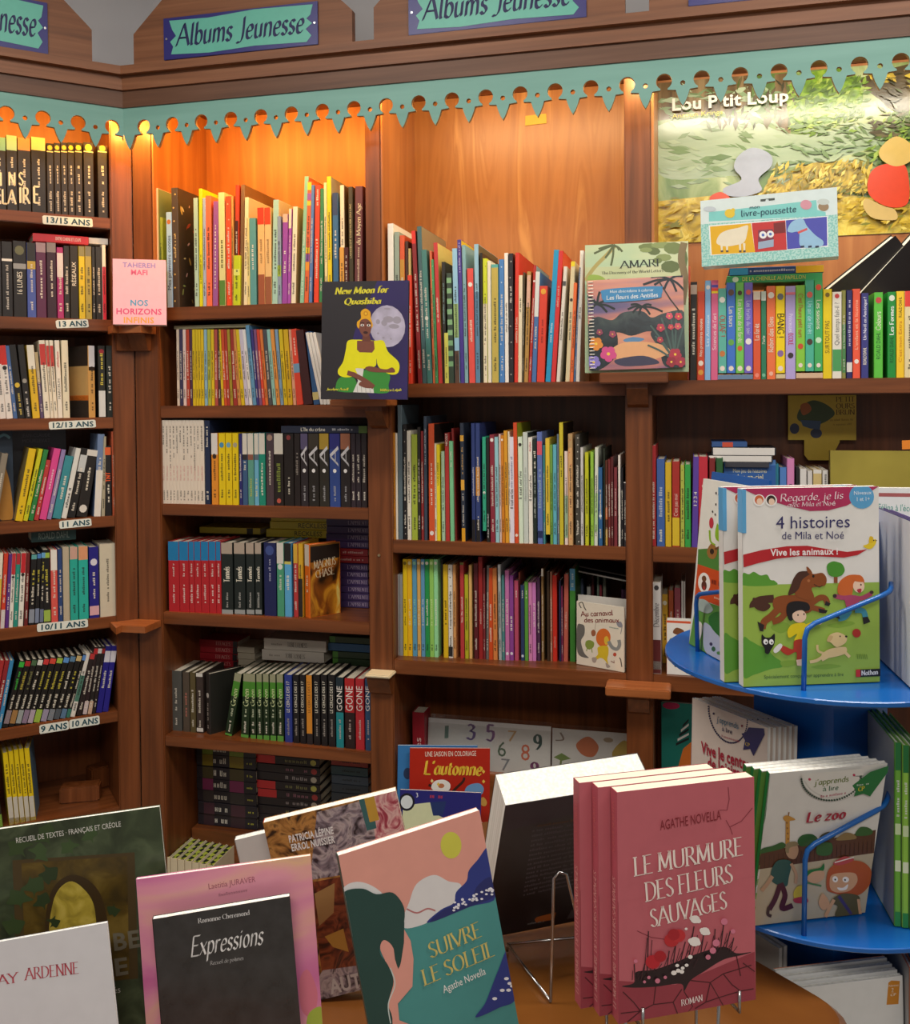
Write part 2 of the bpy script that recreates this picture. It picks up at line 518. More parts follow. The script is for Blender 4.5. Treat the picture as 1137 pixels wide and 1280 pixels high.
def spine_book(m, w, D, H, hx, o, label, cat='book', group=None, name='book', rough=.42):
    """a standing book seen by its spine: x across the spine, y into the shelf, z up"""
    root = thing(name, label, cat, m, group)
    t = min(.0018, w * .18)
    c = min(.0012, w * .2)
    cm = M(hx, rough)
    b = MB()
    b.prism([(0, D), (0, c), (c, 0), (w - c, 0), (w, c), (w, D), (w - t, D), (w - t, t), (t, t), (t, D)], 0, H, cm)
    e = .00012
    for f0, f1, h in o.get('b', ()):
        b.add([(c * .4, -e, f0 * H), (w - c * .4, -e, f0 * H), (w - c * .4, -e, f1 * H), (c * .4, -e, f1 * H)], [(0, 1, 2, 3)], M(h, rough))
    for h, x in ((o.get('side'), w + e), (o.get('lside'), -e)):
        if h:
            b.add([(x, .003, .001), (x, D - .001, .001), (x, D - .001, H - .001), (x, .003, H - .001)], [(0, 1, 2, 3) if x > 0 else (3, 2, 1, 0)], M(h, rough))
    for f0, f1, h in o.get('lb', ()):
        b.add([(-2 * e, .003, f0 * H), (-2 * e, D - .001, f0 * H), (-2 * e, D - .001, f1 * H), (-2 * e, .003, f1 * H)], [(3, 2, 1, 0)], M(h, rough))
    if o.get('motif'):
        r3 = random.Random(11)
        for k in range(46):
            yy, zz, r = r3.uniform(.02, D - .02), r3.uniform(.02, H - .02), r3.uniform(.0025, .008)
            an = r3.uniform(0, 3.14)
            pts = [(w + 3 * e + k * 1e-6, yy + r * 1.6 * math.cos(q) * math.cos(an) - r * .6 * math.sin(q) * math.sin(an), zz + r * 1.6 * math.cos(q) * math.sin(an) + r * .6 * math.sin(q) * math.cos(an)) for q in [6.283 * j / 10 for j in range(10)]]
            b.add(pts, [tuple(range(10))], M(r3.choice(o['motif']), rough))
    dots = o.get('dots')
    if dots:
        r2 = random.Random(int(w * 1e6))
        for k in range(dots[1]):
            z = H * (k + .5) / dots[1]
            q = w * .16
            x = w * r2.uniform(.3, .7)
            b.add([(x - q, -2 * e, z), (x, -2 * e, z - q), (x + q, -2 * e, z), (x, -2 * e, z + q)], [(0, 1, 2, 3)], M(dots[0], rough))
    for f0, f1, h in o.get('pic', ()):       # small round or square picture on the spine
        zc, r = (f0 + f1) / 2 * H, min((f1 - f0) * H / 2, w * .36)
        n = 10
        b.add([(w / 2 + r * math.cos(6.283 * k / n), -2.5 * e, zc + r * 1.1 * math.sin(6.283 * k / n)) for k in range(n)], [tuple(range(n))], M(h, rough))
    cov = b.obj('cover', root)
    p = MB()
    p.box(t, w - t, t, D - .003, .003, H - .003, o.get('pg') or pages_m)
    p.obj('pages', root)
    for k, it in enumerate(o.get('t', ())):
        txt, h, f0, f1 = it[:4]
        if txt in UNREAD:
            sy = (it[6] if len(it) > 6 else .5) * w * .8
            lay = scribble(max(3, len(txt)), int(w * 1e7) + 31 * k)
            sx = (f1 - f0) * H / lay[2]
            text_obj('spine_title', lay, M(h, .5), cov, Vector((w / 2 + sy * .45, -3 * e, f0 * H)), Vector((0, 0, 1)), Vector((-1, 0, 0)), sx, sy)
            continue
        down = len(it) > 4 and it[4] == 'd'
        font = it[5] if len(it) > 5 else 'sans'
        size = it[6] if len(it) > 6 else .55
        lay = layout(txt, font)
        L = (f1 - f0) * H
        sy = size * w
        sx = min(L / max(lay[2], .1), sy * 1.5) if len(it) < 8 else L / lay[2]
        L2 = sx * lay[2]
        zc = (f0 + f1) / 2 * H
        if down:
            text_obj('spine_title', lay, M(h, .5), cov, Vector((w / 2 - sy * .45, -3 * e, zc + L2 / 2)), Vector((0, 0, -1)), Vector((1, 0, 0)), sx, sy)
        else:
            text_obj('spine_title', lay, M(h, .5), cov, Vector((w / 2 + sy * .45, -3 * e, zc - L2 / 2)), Vector((0, 0, 1)), Vector((-1, 0, 0)), sx, sy)
    for k, (h, f0, f1) in enumerate(o.get('m', ())):
        L = (f1 - f0) * H
        sy = min(.42 * w, .006)
        n = max(4, int(L / (sy * .85)))
        lay = scribble(n, int(w * 1e7) + k)
        sx = L / lay[2]
        text_obj('spine_lettering', lay, M(h, .5), cov, Vector((w / 2 + sy * .45, -3 * e, f0 * H)), Vector((0, 0, 1)), Vector((-1, 0, 0)), sx, sy)
    return root


def desc(w, hx, o, kind):
    th = 'thin ' if w < .009 else 'thick ' if w > .026 else 'slim ' if w < .014 else ''
    d = th + cname(hx) + ' ' + kind
    tops = [q for q in o.get('b', ()) if q[1] > .93 and cname(q[2]) != cname(hx)]
    lows = [q for q in o.get('b', ()) if q[0] < .07 and cname(q[2]) != cname(hx)]
    if o.get('say'):
        d += ' ' + o['say']
    elif tops:
        d += ' with a ' + cname(tops[0][2]) + ' top'
    elif lows:
        d += ' with a ' + cname(lows[0][2]) + ' foot'
    elif o.get('t'):
        d += ' with ' + cname(o['t'][0][1]) + ' lettering'
    return d


def row(frame, shelf, kind, z, d, D, crop, base, books, group, auto=True):
    ox, oy, s = crop
    (xa, ya), (xb, yb2) = base
    made = []
    for e in books:
        xl, xr, yt, hx = e[:4]
        sh = e[4] if len(e) > 4 else 0
        o = dict(e[5]) if len(e) > 5 else {}
        by = lambda x: ya + (yb2 - ya) * (x - xa) / (xb - xa)
        ybase = o.get('up', by((xl + xr) / 2))
        P = lambda x, y: (ox + x / s, oy + y / s)
        dd = (d[0] + (d[1] - d[0]) * (xl - xa) / (xb - xa)) + o.get('dd', 0)
        u0, z0 = frame.hit(*P(xl, ybase), dd)
        u1, _ = frame.hit(*P(xr, ybase), dd)
        if 'up' not in o:
            z0 = z
        us0, _ = frame.hit(*P((xl + xr) / 2, ybase), dd)
        us1, zt = frame.hit(*P((xl + xr) / 2 + sh, yt), dd)
        H = max(zt - z0, .02)
        if 'up' in o:
            H += max(0, 0)
        a = math.atan2(us1 - us0, H) if abs(sh) > 5 else 0.0
        w = max((u1 - u0) * math.cos(a) * .985, .003)
        F = lambda y: min(1, max(0, (ybase - y) / (ybase - yt)))
        q = {}
        q['b'] = [(F(y1), F(y0), h) for y0, y1, h in o.get('b', ())]
        q['pic'] = [(F(y1), F(y0), h) for y0, y1, h in o.get('pic', ())]
        q['t'] = [(t[0], t[1], F(t[3]), F(t[2])) + tuple(t[4:]) for t in o.get('t', ())]
        q['m'] = [(h, F(y1), F(y0)) for h, y0, y1 in o.get('m', ())]
        for k in ('side', 'lside', 'lb', 'motif', 'dots', 'say', 'pg'):
            if k in o:
                q[k] = o[k]
        if auto and not q['t'] and not q['m'] and not o.get('plain') and w > .004:
            ink = '2a2622' if lum(hx) > .25 else 'e8e0d0'
            q['m'] = [(ink, .34, .72), (ink, .1, .22)]
        H /= math.cos(a)
        H = H - abs(math.sin(a)) * w * .5
        made.append((u0, u1, dd, z0, a, w, H, hx, q, o))
    n = len(made)
    ds = [desc(x[5], x[7], x[8], kind) for x in made]
    for k, (u0, u1, dd, z0, a, w, H, hx, q, o) in enumerate(made):
        m = frame.mat(u1 if a > 0 else u0, dd, z0) @ Matrix.Rotation(a, 4, 'Y')
        if a > 0:
            m = m @ Matrix.Translation((-w, 0, 0))
        if o.get('yaw'):
            m = m @ Matrix.Translation((w / 2, 0, 0)) @ Matrix.Rotation(math.radians(o['yaw']), 4, 'Z') @ Matrix.Translation((-w / 2, 0, 0))
        cands = []
        if ds.count(ds[k]) == 1:
            cands.append(ds[k] + ' on the ' + shelf)
        if 0 < k < n - 1:
            c1 = ds[k] + ' between ' + cname(made[k - 1][7]) + ' and ' + cname(made[k + 1][7]) + ', ' + shelf
            if len(c1.split()) <= 16 and sum(1 for j in range(1, n - 1) if (ds[j], cname(made[j - 1][7]), cname(made[j + 1][7])) == (ds[k], cname(made[k - 1][7]), cname(made[k + 1][7]))) == 1:
                cands.append(c1)
        c2 = ds[k] + ', ' + ORD[k] + ' from the left on the ' + shelf
        if len(c2.split()) > 16:
            c2 = ('thin ' if w < .009 else '') + cname(hx) + ' ' + kind + ', ' + ORD[k] + ' from the left on the ' + shelf
        cands.append(c2)
        cands.append(cname(hx) + ' ' + kind + ', ' + ORD[k] + ' from the left on ' + shelf)
        lab = o.get('label') or unique(cands)
        spine_book(m, w, o.get('D', D), H, hx, q, lab, 'book', group, kind.split()[-1] if kind.split()[-1] != 'book' else kind.split()[0] + '_book' if ' ' in kind else 'book')


def lying(frame, crop, x0, x1, yt, yb, d, D, hx, o, label, group=None, z=None, name='book'):
    """a book lying flat, its spine towards the room"""
    ox, oy, s = crop
    xc = (x0 + x1) / 2
    u0, _ = frame.hit(ox + x0 / s, oy + (yt + yb) / 2 / s, d)
    u1, _ = frame.hit(ox + x1 / s, oy + (yt + yb) / 2 / s, d)
    z1, z0 = frame.hit(ox + xc / s, oy + yt / s, d)[1], frame.hit(ox + xc / s, oy + yb / s, d)[1]
    if z is not None:
        z1, z0 = z + (z1 - z0), z
    w = (z1 - z0) * .985
    m = frame.mat(u0, d, z1) @ Matrix.Rotation(math.pi / 2, 4, 'Y')
    if o.get('roll'):
        m = frame.mat(u0, d, z1) @ Matrix.Rotation(math.radians(o['roll']), 4, 'Y') @ Matrix.Rotation(math.pi / 2, 4, 'Y')
    r = spine_book(m, w, D, u1 - u0, hx, o, label, 'book', group, name)
    return z1


def pile(frame, crop, x0, x1, ys, d, D, cols, z, label, shelf, group):
    """books lying in a stack, listed from the bottom up; ys are their crop heights"""
    n = len(cols)
    for k, (hx, o) in enumerate(cols):
        ys_b = ys[0] - sum(ys[1:k + 1]) if False else None
    for k, (hx, o) in enumerate(cols):
        h = ys[k]
        lab = '%s %s, %s from the bottom of %s' % (cname(hx), label, ORD[k], shelf)
        dx = rnd.uniform(-3, 3)
        z = lying(frame, crop, x0 + dx, x1 + dx, 400 - h, 400, d + rnd.uniform(0, .006), D, hx, o, lab, group, z) + .0005


# ---------------------------------------------------------------- flat printed art for covers, posters and cards
class Art:
    """marks drawn in the pixel frame of quad (TL, TR, BR, BL), mapped onto a w x h face (x right, z up, facing -y)"""

    def __init__(s, w, h, quad, y=0.0):
        s.w, s.h, s.y = w, h, y
        s.polys = []
        s.texts = []
        s.n = 0
        (x0, y0), (x1, y1), (x2, y2), (x3, y3) = quad
        # unit square -> quad homography, inverted
        dx1, dx2, dx3 = x1 - x2, x3 - x2, x0 - x1 + x2 - x3
        dy1, dy2, dy3 = y1 - y2, y3 - y2, y0 - y1 + y2 - y3
        den = dx1 * dy2 - dx2 * dy1
        g = (dx3 * dy2 - dx2 * dy3) / den
        h_ = (dx1 * dy3 - dx3 * dy1) / den
        s.Hm = Matrix(((x1 - x0 + g * x1, x3 - x0 + h_ * x3, x0), (y1 - y0 + g * y1, y3 - y0 + h_ * y3, y0), (g, h_, 1))).inverted()

    def p(s, x, y):
        q = s.Hm @ Vector((x, y, 1))
        return (q.x / q.z * s.w, (1 - q.y / q.z) * s.h)

    def poly(s, pts, mat, raw=False):
        s.n += 1
        P = pts if raw else [s.p(*q) for q in pts]
        P = [(min(max(a, 0), s.w), min(max(b, 0), s.h)) for a, b in P]
        s.polys.append((P, s.n, M(mat, .4) if isinstance(mat, str) else mat))

    def uv(s, pts, mat):
        s.poly([(a * s.w, b * s.h) for a, b in pts], mat, True)

    def blob(s, pts, mat):
        s.poly(smooth(pts, 5, True), mat)

    def circ(s, x, y, rx, ry, mat, n=20, a0=0, a1=6.2832):
        s.poly([(x + rx * math.cos(a0 + (a1 - a0) * k / n), y + ry * math.sin(a0 + (a1 - a0) * k / n)) for k in range(n + (a1 - a0 < 6.28))], mat)

    def line(s, pts, wd, mat, curve=False):
        if curve:
            pts = smooth(pts, 5)
        L, R = [], []
        n = len(pts)
        for k in range(n):
            a, b = Vector(pts[max(k - 1, 0)]), Vector(pts[min(k + 1, n - 1)])
            t = (b - a)
            t = Vector((-t.y, t.x)).normalized() * wd / 2
            L.append((pts[k][0] + t.x, pts[k][1] + t.y))
            R.append((pts[k][0] - t.x, pts[k][1] - t.y))
        s.poly(L + R[::-1], mat)

    def text(s, txt, x0, y0, x1, y1, h, col, font='sans', name='title', slant=0.0, marks=0):
        """baseline from (x0, y0) to (x1, y1), capitals h tall, in the quad's pixel frame; marks > 0 draws unreadable small print"""
        s.texts.append((txt, x0, y0, x1, y1, h, col, font, name, slant, marks))

    def build_into(s, b, thin=.00002):
        for P, n, m in s.polys:
            y = s.y - thin * n - .00005
            if len(P) > 4:
                tri = tessellate_polygon([[Vector((a, c, 0)) for a, c in P]])
            else:
                tri = [tuple(range(len(P)))]
            b.add([(a, y, c) for a, c in P], tri, m)

    def build_texts(s, parent, thin=.00002):
        y = s.y - thin * (s.n + 2) - .0001
        for txt, x0, y0, x1, y1, h, col, font, name, slant, marks in s.texts:
            a, c = s.p(x0, y0), s.p(x1, y1)
            X = Vector((c[0] - a[0], 0, c[1] - a[1]))
            up = s.p(x0, y0 - h)
            hh = math.hypot(up[0] - a[0], up[1] - a[1])
            Yv = Vector((-X.z, 0, X.x)).normalized()
            lay = scribble(marks, marks * 7 + int(x0)) if marks else layout(txt, font, slant)
            text_obj(name, lay, M(col, .5), parent, Vector((a[0], y, a[1])), X.normalized(), Yv, X.length / lay[2], hh)


def pose(pos, xax, up):
    x = Vector(xax).normalized()
    z = Vector(up)
    z = (z - x * z.dot(x)).normalized()
    y = z.cross(x)
    return Matrix(((x.x, y.x, z.x, pos[0]), (x.y, y.y, z.y, pos[1]), (x.z, y.z, z.z, pos[2]), (0, 0, 0, 1)))


def face_book(name, m, w, h, t, front, art, label, spine=None, back=None, cat='book', group=None, pg=None, hard=0, spine_text=(), spine_right=False):
    """a book showing its front cover: x right, z up, front cover at y = 0, thickness into +y"""
    root = thing(name, label, cat, m, group)
    k = .0006 if not hard else .0022
    fm = M(front, .35) if isinstance(front, str) else front
    sm = M(spine, .35) if spine else fm
    b = MB()
    b.box(0, w, 0, k, 0, h, fm)
    if art:
        art.build_into(b)
    b.box(0, w, t - k, t, 0, h, M(back, .35) if back else fm)
    if spine_right:
        b.box(w - k, w + .0001, 0, t, 0, h, sm)
    else:
        b.box(-.0001, k, 0, t, 0, h, sm)
    cov = b.obj('cover', root)
    i = .003 if hard else .0004
    p = MB()
    if spine_right:
        p.box(i, w - k, k, t - k, i, h - i, pg or pages_w)
    else:
        p.box(k, w - i, k, t - k, i, h - i, pg or pages_w)
    p.obj('pages', root)
    if art:
        art.build_texts(cov)
    for txt, hx, f0, f1, fs in spine_text:
        lay = layout(txt, 'roman')
        sy = fs * t
        sx = (f1 - f0) * h / lay[2]
        text_obj('spine_title', lay, M(hx, .5), cov, Vector((-.0004, t / 2 - sy * .45, f0 * h)), Vector((0, 0, 1)), Vector((0, 1, 0)), sx, sy)
    return root

# ---------------------------------------------------------------- room shell
def shell():
    b = MB()
    b.box(-3.2, 3.4, -2.6, 4.4, -.05, 0, NM('floor_tiles', [(.3, '8a7f72'), (.7, '9a9082')], (2, 2, 2), 4, .4))
    struct(b.obj('floor'))
    b = MB()
    b.box(-3.2, 3.4, -2.6, 4.4, 3.02, 3.07, M('e8e6e2', .9))
    struct(b.obj('ceiling'))
    for nm, f, u0, u1 in (('wall_back', FB, -.3, 3.2), ('wall_left', FL, -2.6, .16)):
        b = MB()
        b.box(u0, u1, .36, .42, 0, 3.02, NM('grey_wall_paint', [(.3, 'e4e5ea'), (.7, 'ecedf0')], (4, 4, 4), 3, .9))
        struct(b.obj(nm, None, f.mat()))


shell()

# ---------------------------------------------------------------- shelves
ZT = 2.277
DB = .30                                            # depth of the bays
Z = dict(A0=1.760, A1=1.490, A2=1.220, A3=.920, A4=.576, A5=.10, B0=1.543, B1=1.138, B2=.826, B3=.335, C0=1.543, C1=1.140, C2=.826, C3=.335,
         L0=2.004, L1=1.727, L2=1.460, L3=1.189, L4=.912, L5=.649, L6=.383)
TH = dict(A0=.036, A1=.034, A2=.032, A3=.034, A4=.03, A5=.1, B0=.036, B1=.034, B2=.038, B3=.03, C0=.036, C1=.038, C2=.038, C3=.03, L0=.030, L1=.032, L2=.031, L3=.030, L4=.031, L5=.03, L6=.03)


def upright(root, u0, u1, name='upright', z0=0.0, z1=2.357):
    b = MB()
    b.box(u0, u1, 0, DB + .02, z0, z1, wood_v, .003)
    return b.obj(name, root)


def shelf_board(root, u0, u1, key, d0=.004, mat=None):
    b = MB()
    b.box(u0 - (.0135 if key == 'A0' else .0215 if key == 'B0' else .001), u1 + .001, d0, DB, Z[key] - TH[key], Z[key], mat or wood_h, .002)
    return b.obj('shelf', root)


def bay(label, frame, u0, u1, keys, ups, panel_top, z_split, back2=None):
    root = thing('bookcase', label, 'bookcase', frame.mat(), 'fitted bookcases')
    for q in ups:
        upright(root, q[0], q[1], 'upright', *q[2:])
    for k in keys:
        shelf_board(root, u0, u1, k)
    b = MB()
    b.box(u0 - (.014 if 0 < u0 < .1 else .022 if .7 < u0 < .8 else 0), u1, DB, DB + .018, z_split, 2.357, panel_top)
    b.obj('back_panel', root)
    b = MB()
    b.box(u0, u1, DB, DB + .018, 0, z_split, wood_v)
    b.obj('lower_back_panel', root)
    return root


rA = bay('wooden bookcase bay nearest the corner, holding albums above and novels below', FB, .075, .677, ['A0', 'A1', 'A2', 'A3', 'A4', 'A5'], [(.0, .075, 0, 1.7595), (.0, .061, 1.76, 2.357), (.677, .742, 0, 1.5425), (.677, .72, 1.543, 2.357)], wood_panel, 1.75)
rB = bay('wider wooden bookcase bay with the bare swirled panel above its albums', FB, .742, 1.339, ['B0', 'B1', 'B2', 'B3'], [(1.339, 1.403)], wood_ply, 1.53)
rC = bay('wooden bookcase bay with the forest poster at its back', FB, 1.403, 2.20, ['C0', 'C1', 'C2', 'C3'], [(2.20, 2.265)], wood_panel, 1.53)
rL = bay('wooden side bookcase with small age tags on its shelf edges', FL, -.95, -.058, ['L0', 'L1', 'L2', 'L3', 'L4', 'L5', 'L6'], [(-.058, -.0), (-1.01, -.95)], wood_panel, 1.99)
# lit side panel that lines the upper part of the middle bay
b = MB(); b.box(.7202, .724, .002, DB, Z['B0'], 2.356, wood_panel); b.obj('side_panel', rB)
b = MB(); b.box(.0612, .065, .002, DB, Z['A0'], 2.356, wood_panel); b.obj('side_panel', rA)
b = MB(); b.box(1.4032, 1.409, .002, DB, Z['C0'], 2.356, wood_panel); b.obj('side_panel', rC)
b = MB(); b.tube([FB.mat().inverted() @ (FB.mat(*q) @ Vector((0, 0, 0))) for q in ((.706, .0, 1.098), (.706, -.003, 1.098))], .0035, M('d8c8a0', .3, 1.0), 10); b.obj('shelf_screw', rA)
# low steps at the back of the bottom compartments
b = MB(); b.box(.08, .672, .13, DB - .001, Z['A5'] + .0005, .262, wood_h, .002); b.obj('back_step', rA)
b = MB(); b.box(.75, 1.335, .12, DB - .001, Z['B3'] + .0005, .500, wood_edge, .002); b.obj('back_step', rB)

# ---------------------------------------------------------------- cornice, gables and scalloped frieze
TN = math.tan(math.radians(22.0))


def miter_bar(name, frame, d0, d1, z0, z1, mat, end, root):
    s = 1 if frame is FB else -1
    b = MB()
    b.prism([(-d0 * TN * s, d0), (end, d0), (end, d1), (-d1 * TN * s, d1)], z0, z1, mat)
    return b.obj(name, root)


def gable(root, frame, u0, u1, z0, d=-.078):
    b = MB()
    h, k = .098, .30
    top = min((u1 - u0) / 2 - .04, k)
    b.prism([(u0, z0), (u1, z0), (u1, z0 + h), (u1 - .012, z0 + h + .012), (u1 - top, z0 + h + top * .95), (u0 + top, z0 + h + top * .95), (u0 + .012, z0 + h + .012), (u0, z0 + h)], d, d + .022, wood_cornice, 'y')
    return b.obj('gable', root)


ZC = 2.379
for frame, end, lab in ((FB, 2.4, 'long brown wooden cornice above the wall of albums, with gabled boards'), (FL, -1.1, 'shorter brown wooden cornice above the side bookcase with age tags')):
    r = thing('cornice', lab, 'cornice', frame.mat())
    miter_bar('fascia', frame, -.105, -.088, ZT, 2.321, wood_dark, end, r)
    miter_bar('upper_fascia', frame, -.112, -.088, 2.321, 2.3575, wood_cornice, end, r)
    miter_bar('crown_molding', frame, -.128, .31, 2.3575, ZC, wood_cornice, end, r)
    hx = lambda px, py: frame.hit(px, py, -.078)[0]
    if frame is FB:
        gables = [(hx(167, 60), hx(440, 30)), (hx(467, 30), hx(781, 10)), (hx(811, 10), hx(1140, 0))]
    else:
        gables = [(hx(115, 60) - .47, hx(115, 60))]
    for a, c in gables:
        gable(r, frame, a, c, ZC)


def frieze(frame, u0, u1, step, uoff, label):
    """a board cut below into a row of points, with a keyhole notch between them and a small hole over each"""
    k = step / 107.0
    top, tip = ZT + .0, ZT - 140 * k
    outer = [(u1, top), (u0, top)] if frame is FB else [(u1, top), (u0, top)]
    n0 = math.ceil((u0 - uoff) / step)
    n1 = math.floor((u1 - uoff) / step)
    path, holes = [], []
    for j in range(n0 - 1, n1 + 1):
        t = uoff + j * step
        zt = tip
        # from this tip up to the shoulder, round the keyhole and down to the next tip
        seq = [(t, zt)]
        for q in (0.25, .5, .75):
            seq.append((t + 20 * k * (q ** .75), zt + 45 * k * q))
        seq += [(t + 20 * k, zt + 47 * k), (t + 43 * k, zt + 49 * k)]
        cx, cz, r = t + 53.5 * k, zt + 74 * k, 23 * k
        a0 = math.radians(-118)
        for q in range(17):
            a = a0 - math.radians(304) * q / 16
            seq.append((cx + r * math.cos(a), cz + r * math.sin(a)))
        seq += [(t + 64 * k, zt + 49 * k), (t + 87 * k, zt + 47 * k)]
        for q in (.75, .5, .25):
            seq.append((t + 107 * k - 20 * k * (q ** .75), zt + 45 * k * q))
        path += seq
    path.append((uoff + (n1 + 1) * step, tip))
    # clip to the board's ends
    path = [(min(max(x, u0), u1), z) for x, z in path]
    P = [path[0]]
    for q in path[1:]:
        if abs(q[0] - P[-1][0]) + abs(q[1] - P[-1][1]) > 1e-6:
            P.append(q)
    if abs(P[0][0] - u0) < 1e-6:
        while len(P) > 1 and abs(P[1][0] - u0) < 1e-6:
            P.pop(0)
    if abs(P[-1][0] - u1) < 1e-6:
        while len(P) > 1 and abs(P[-2][0] - u1) < 1e-6:
            P.pop()
    outer = [(u0, top)] + P + [(u1, top)]
    for j in range(n0, n1 + 1):
        t = uoff + j * step
        if u0 + .02 < t < u1 - .02:
            holes.append([(t + 7.5 * k * math.cos(-6.283 * q / 10), tip + 66 * k + 7.5 * k * math.sin(-6.283 * q / 10)) for q in range(10)])
    loops = [outer] + holes
    tri = tessellate_polygon([[Vector((a, c, 0)) for a, c in L] for L in loops])
    flat = [p for L in loops for p in L]
    n = len(flat)
    d0, d1 = -.101, -.090
    vs = [(a, d0, c) for a, c in flat] + [(a, d1, c) for a, c in flat]
    b = MB()
    b.add(vs, list(tri) + [tuple(n + q for q in t[::-1]) for t in tri], teal_paint)
    fs, o2 = [], 0
    for L in loops:
        m = len(L)
        fs += [(o2 + q, o2 + (q + 1) % m, n + o2 + (q + 1) % m, n + o2 + q) for q in range(m)]
        o2 += m
    b.add(vs, fs, M('9a7a50', .6))
    o = b.obj('scalloped_frieze', None, frame.mat())
    tag(o, label, 'frieze')


us = [FB.hit(x, y, -.101)[0] for x, y in ((162, 186), (1099.6, 110))]
stp = (us[1] - us[0]) / 22
frieze(FB, .101 * TN, 2.38, stp, us[0], 'long turquoise scalloped board hanging under the cornice above the albums')
ul = [FL.hit(x, y, -.101)[0] for x, y in ((119.6, 181), (31.7, 172))]
frieze(FL, -1.08, -.101 * TN, abs(ul[1] - ul[0]) / 2, ul[0], 'short turquoise scalloped board hanging under the cornice of the side bookcase')

# ---------------------------------------------------------------- signs on the gables
def shelf_sign(frame, px0, py_top, px1, py_bot, label, words, tx):
    d = -.0795
    u0, zt = frame.hit(px0, py_top, d)
    u1, zb = frame.hit(px1, py_bot, d)
    w, h = u1 - u0, zt - zb
    r = thing('shelf_sign', label, 'sign', frame.mat(u0, d, zb), 'signs on the gables')
    b = MB()
    b.box(0, w, -.004, -.0005, 0, h, M('2c2a7c', .35), .0008)
    b.obj('sign_board', r)
    b = MB()
    pts = [(.04, .93), (.30, .90), (.6, .97), (.97, .93), (.955, .7), (.93, .62), (.965, .5), (.925, .38), (.96, .22), (.93, .08), (.6, .12), (.3, .07), (.05, .12), (.065, .3), (.045, .42), (.085, .55), (.06, .7)]
    b.prism([(x * w, z * h) for x, z in pts], -.0046, -.0041, M('6ac4b0', .4), 'y')
    b.obj('sign_panel', r)
    lay = layout(words, 'italic', .16)
    text_obj('lettering', lay, M('20255e', .5), r, Vector((tx[0] * w, -.0049, tx[2] * h)), Vector((1, 0, 0)), Vector((0, 0, 1)), (tx[1] - tx[0]) * w / lay[2], tx[3] * h)
    for x in (.02, .98):
        s = MB()
        s.prism([(x * w + .003 * math.cos(6.283 * q / 10), h / 2 + .003 * math.sin(6.283 * q / 10)) for q in range(10)], -.0052, -.004, M('c8c8c8', .3, 1.0), 'y')
        s.obj('screw', r)


zt, zb = None, None
shelf_sign(FB, 205, 24, 398, 56, 'whole turquoise and blue sign reading Albums Jeunesse on the gable nearest the corner', 'Albums Jeunesse', (.085, .915, .30, .52))
shelf_sign(FB, 510.5, -11, 733, 22, 'turquoise and blue sign on the second gable, its upper half cut off', 'Albums Jeunesse', (.085, .915, .30, .52))
shelf_sign(FB, 860, -54, 1100, -16, 'blue sign of which only the lower edge shows above the poster bay', 'Albums Jeunesse', (.085, .915, .30, .52))
shelf_sign(FL, -126, -30, 60, 68.5, 'turquoise and blue sign on the side bookcase gable showing only its last letters', 'Albums Jeunesse', (.085, .915, .30, .52))

# ---------------------------------------------------------------- age tags on the side bookcase
def age_tag(px0, y0, px1, y1, h, txt, d=-.0002):
    u0, z0 = FL.hit(px0, y0, .004)
    u1, z1 = FL.hit(px1, y1, .004)
    H = h * .00208
    w = math.hypot(u1 - u0, z1 - z0)
    a = math.atan2(z1 - z0, u1 - u0)
    m = FL.mat(u0, .0035, z0) @ Matrix.Rotation(-a, 4, 'Y')
    r = thing('age_tag', 'white paper shelf tag reading ' + txt + ' on the side bookcase', 'tag', m, 'age tags')
    b = MB()
    b.prism([(.003, 0), (w - .004, .0008), (w, .003), (w - .001, H - .003), (w - .004, H), (.004, H - .001), (0, H - .004), (.0005, .004)], -.0012, -.0002, M('dfe3da', .6), 'y')
    b.obj('paper', r)
    lay = layout(txt, 'heavy')
    text_obj('lettering', lay, M('1c4a58', .5), r, Vector((w * .05, -.0016, H * .2)), Vector((1, 0, 0)), Vector((0, 0, 1)), w * .9 / lay[2], H * .6)


PEN.update({'1': (.4, '.2,1 .2,0'), '2': (.55, 'c.08,.8 .2,1 .42,.95 .42,.65 .08,0;.08,0 .5,0'), '3': (.55, 'c.08,.92 .3,1 .45,.8 .22,.55;c.22,.55 .48,.45 .42,.08 .2,-.02 .05,.1'),
            '5': (.55, '.12,1 .46,1;.12,1 .1,.56;c.1,.56 .4,.62 .46,.3 .3,0 .06,.08'), '9': (.55, 'e.27,.7 .18,.28;c.45,.7 .44,.3 .25,0'), '0': (.6, 'e.3,.5 .22,.5'), '/': (.4, '.05,-.1 .35,1.1')})
TAGA = dict(PEN)
age_tag(53, 280, 116, 284.5, 11.5, '13/15 ANS')
age_tag(70, 410.5, 111, 409.5, 11, '13 ANS')
age_tag(61, 537, 120, 534.5, 10.5, '12/13 ANS')
age_tag(74, 661, 114.5, 657.5, 10.5, '11 ANS')
age_tag(46, 790, 110, 784, 11, '10/11 ANS')
age_tag(49, 917.5, 86, 912, 12, '9 ANS')
age_tag(86.3, 911, 124.5, 905.5, 12, '10 ANS')

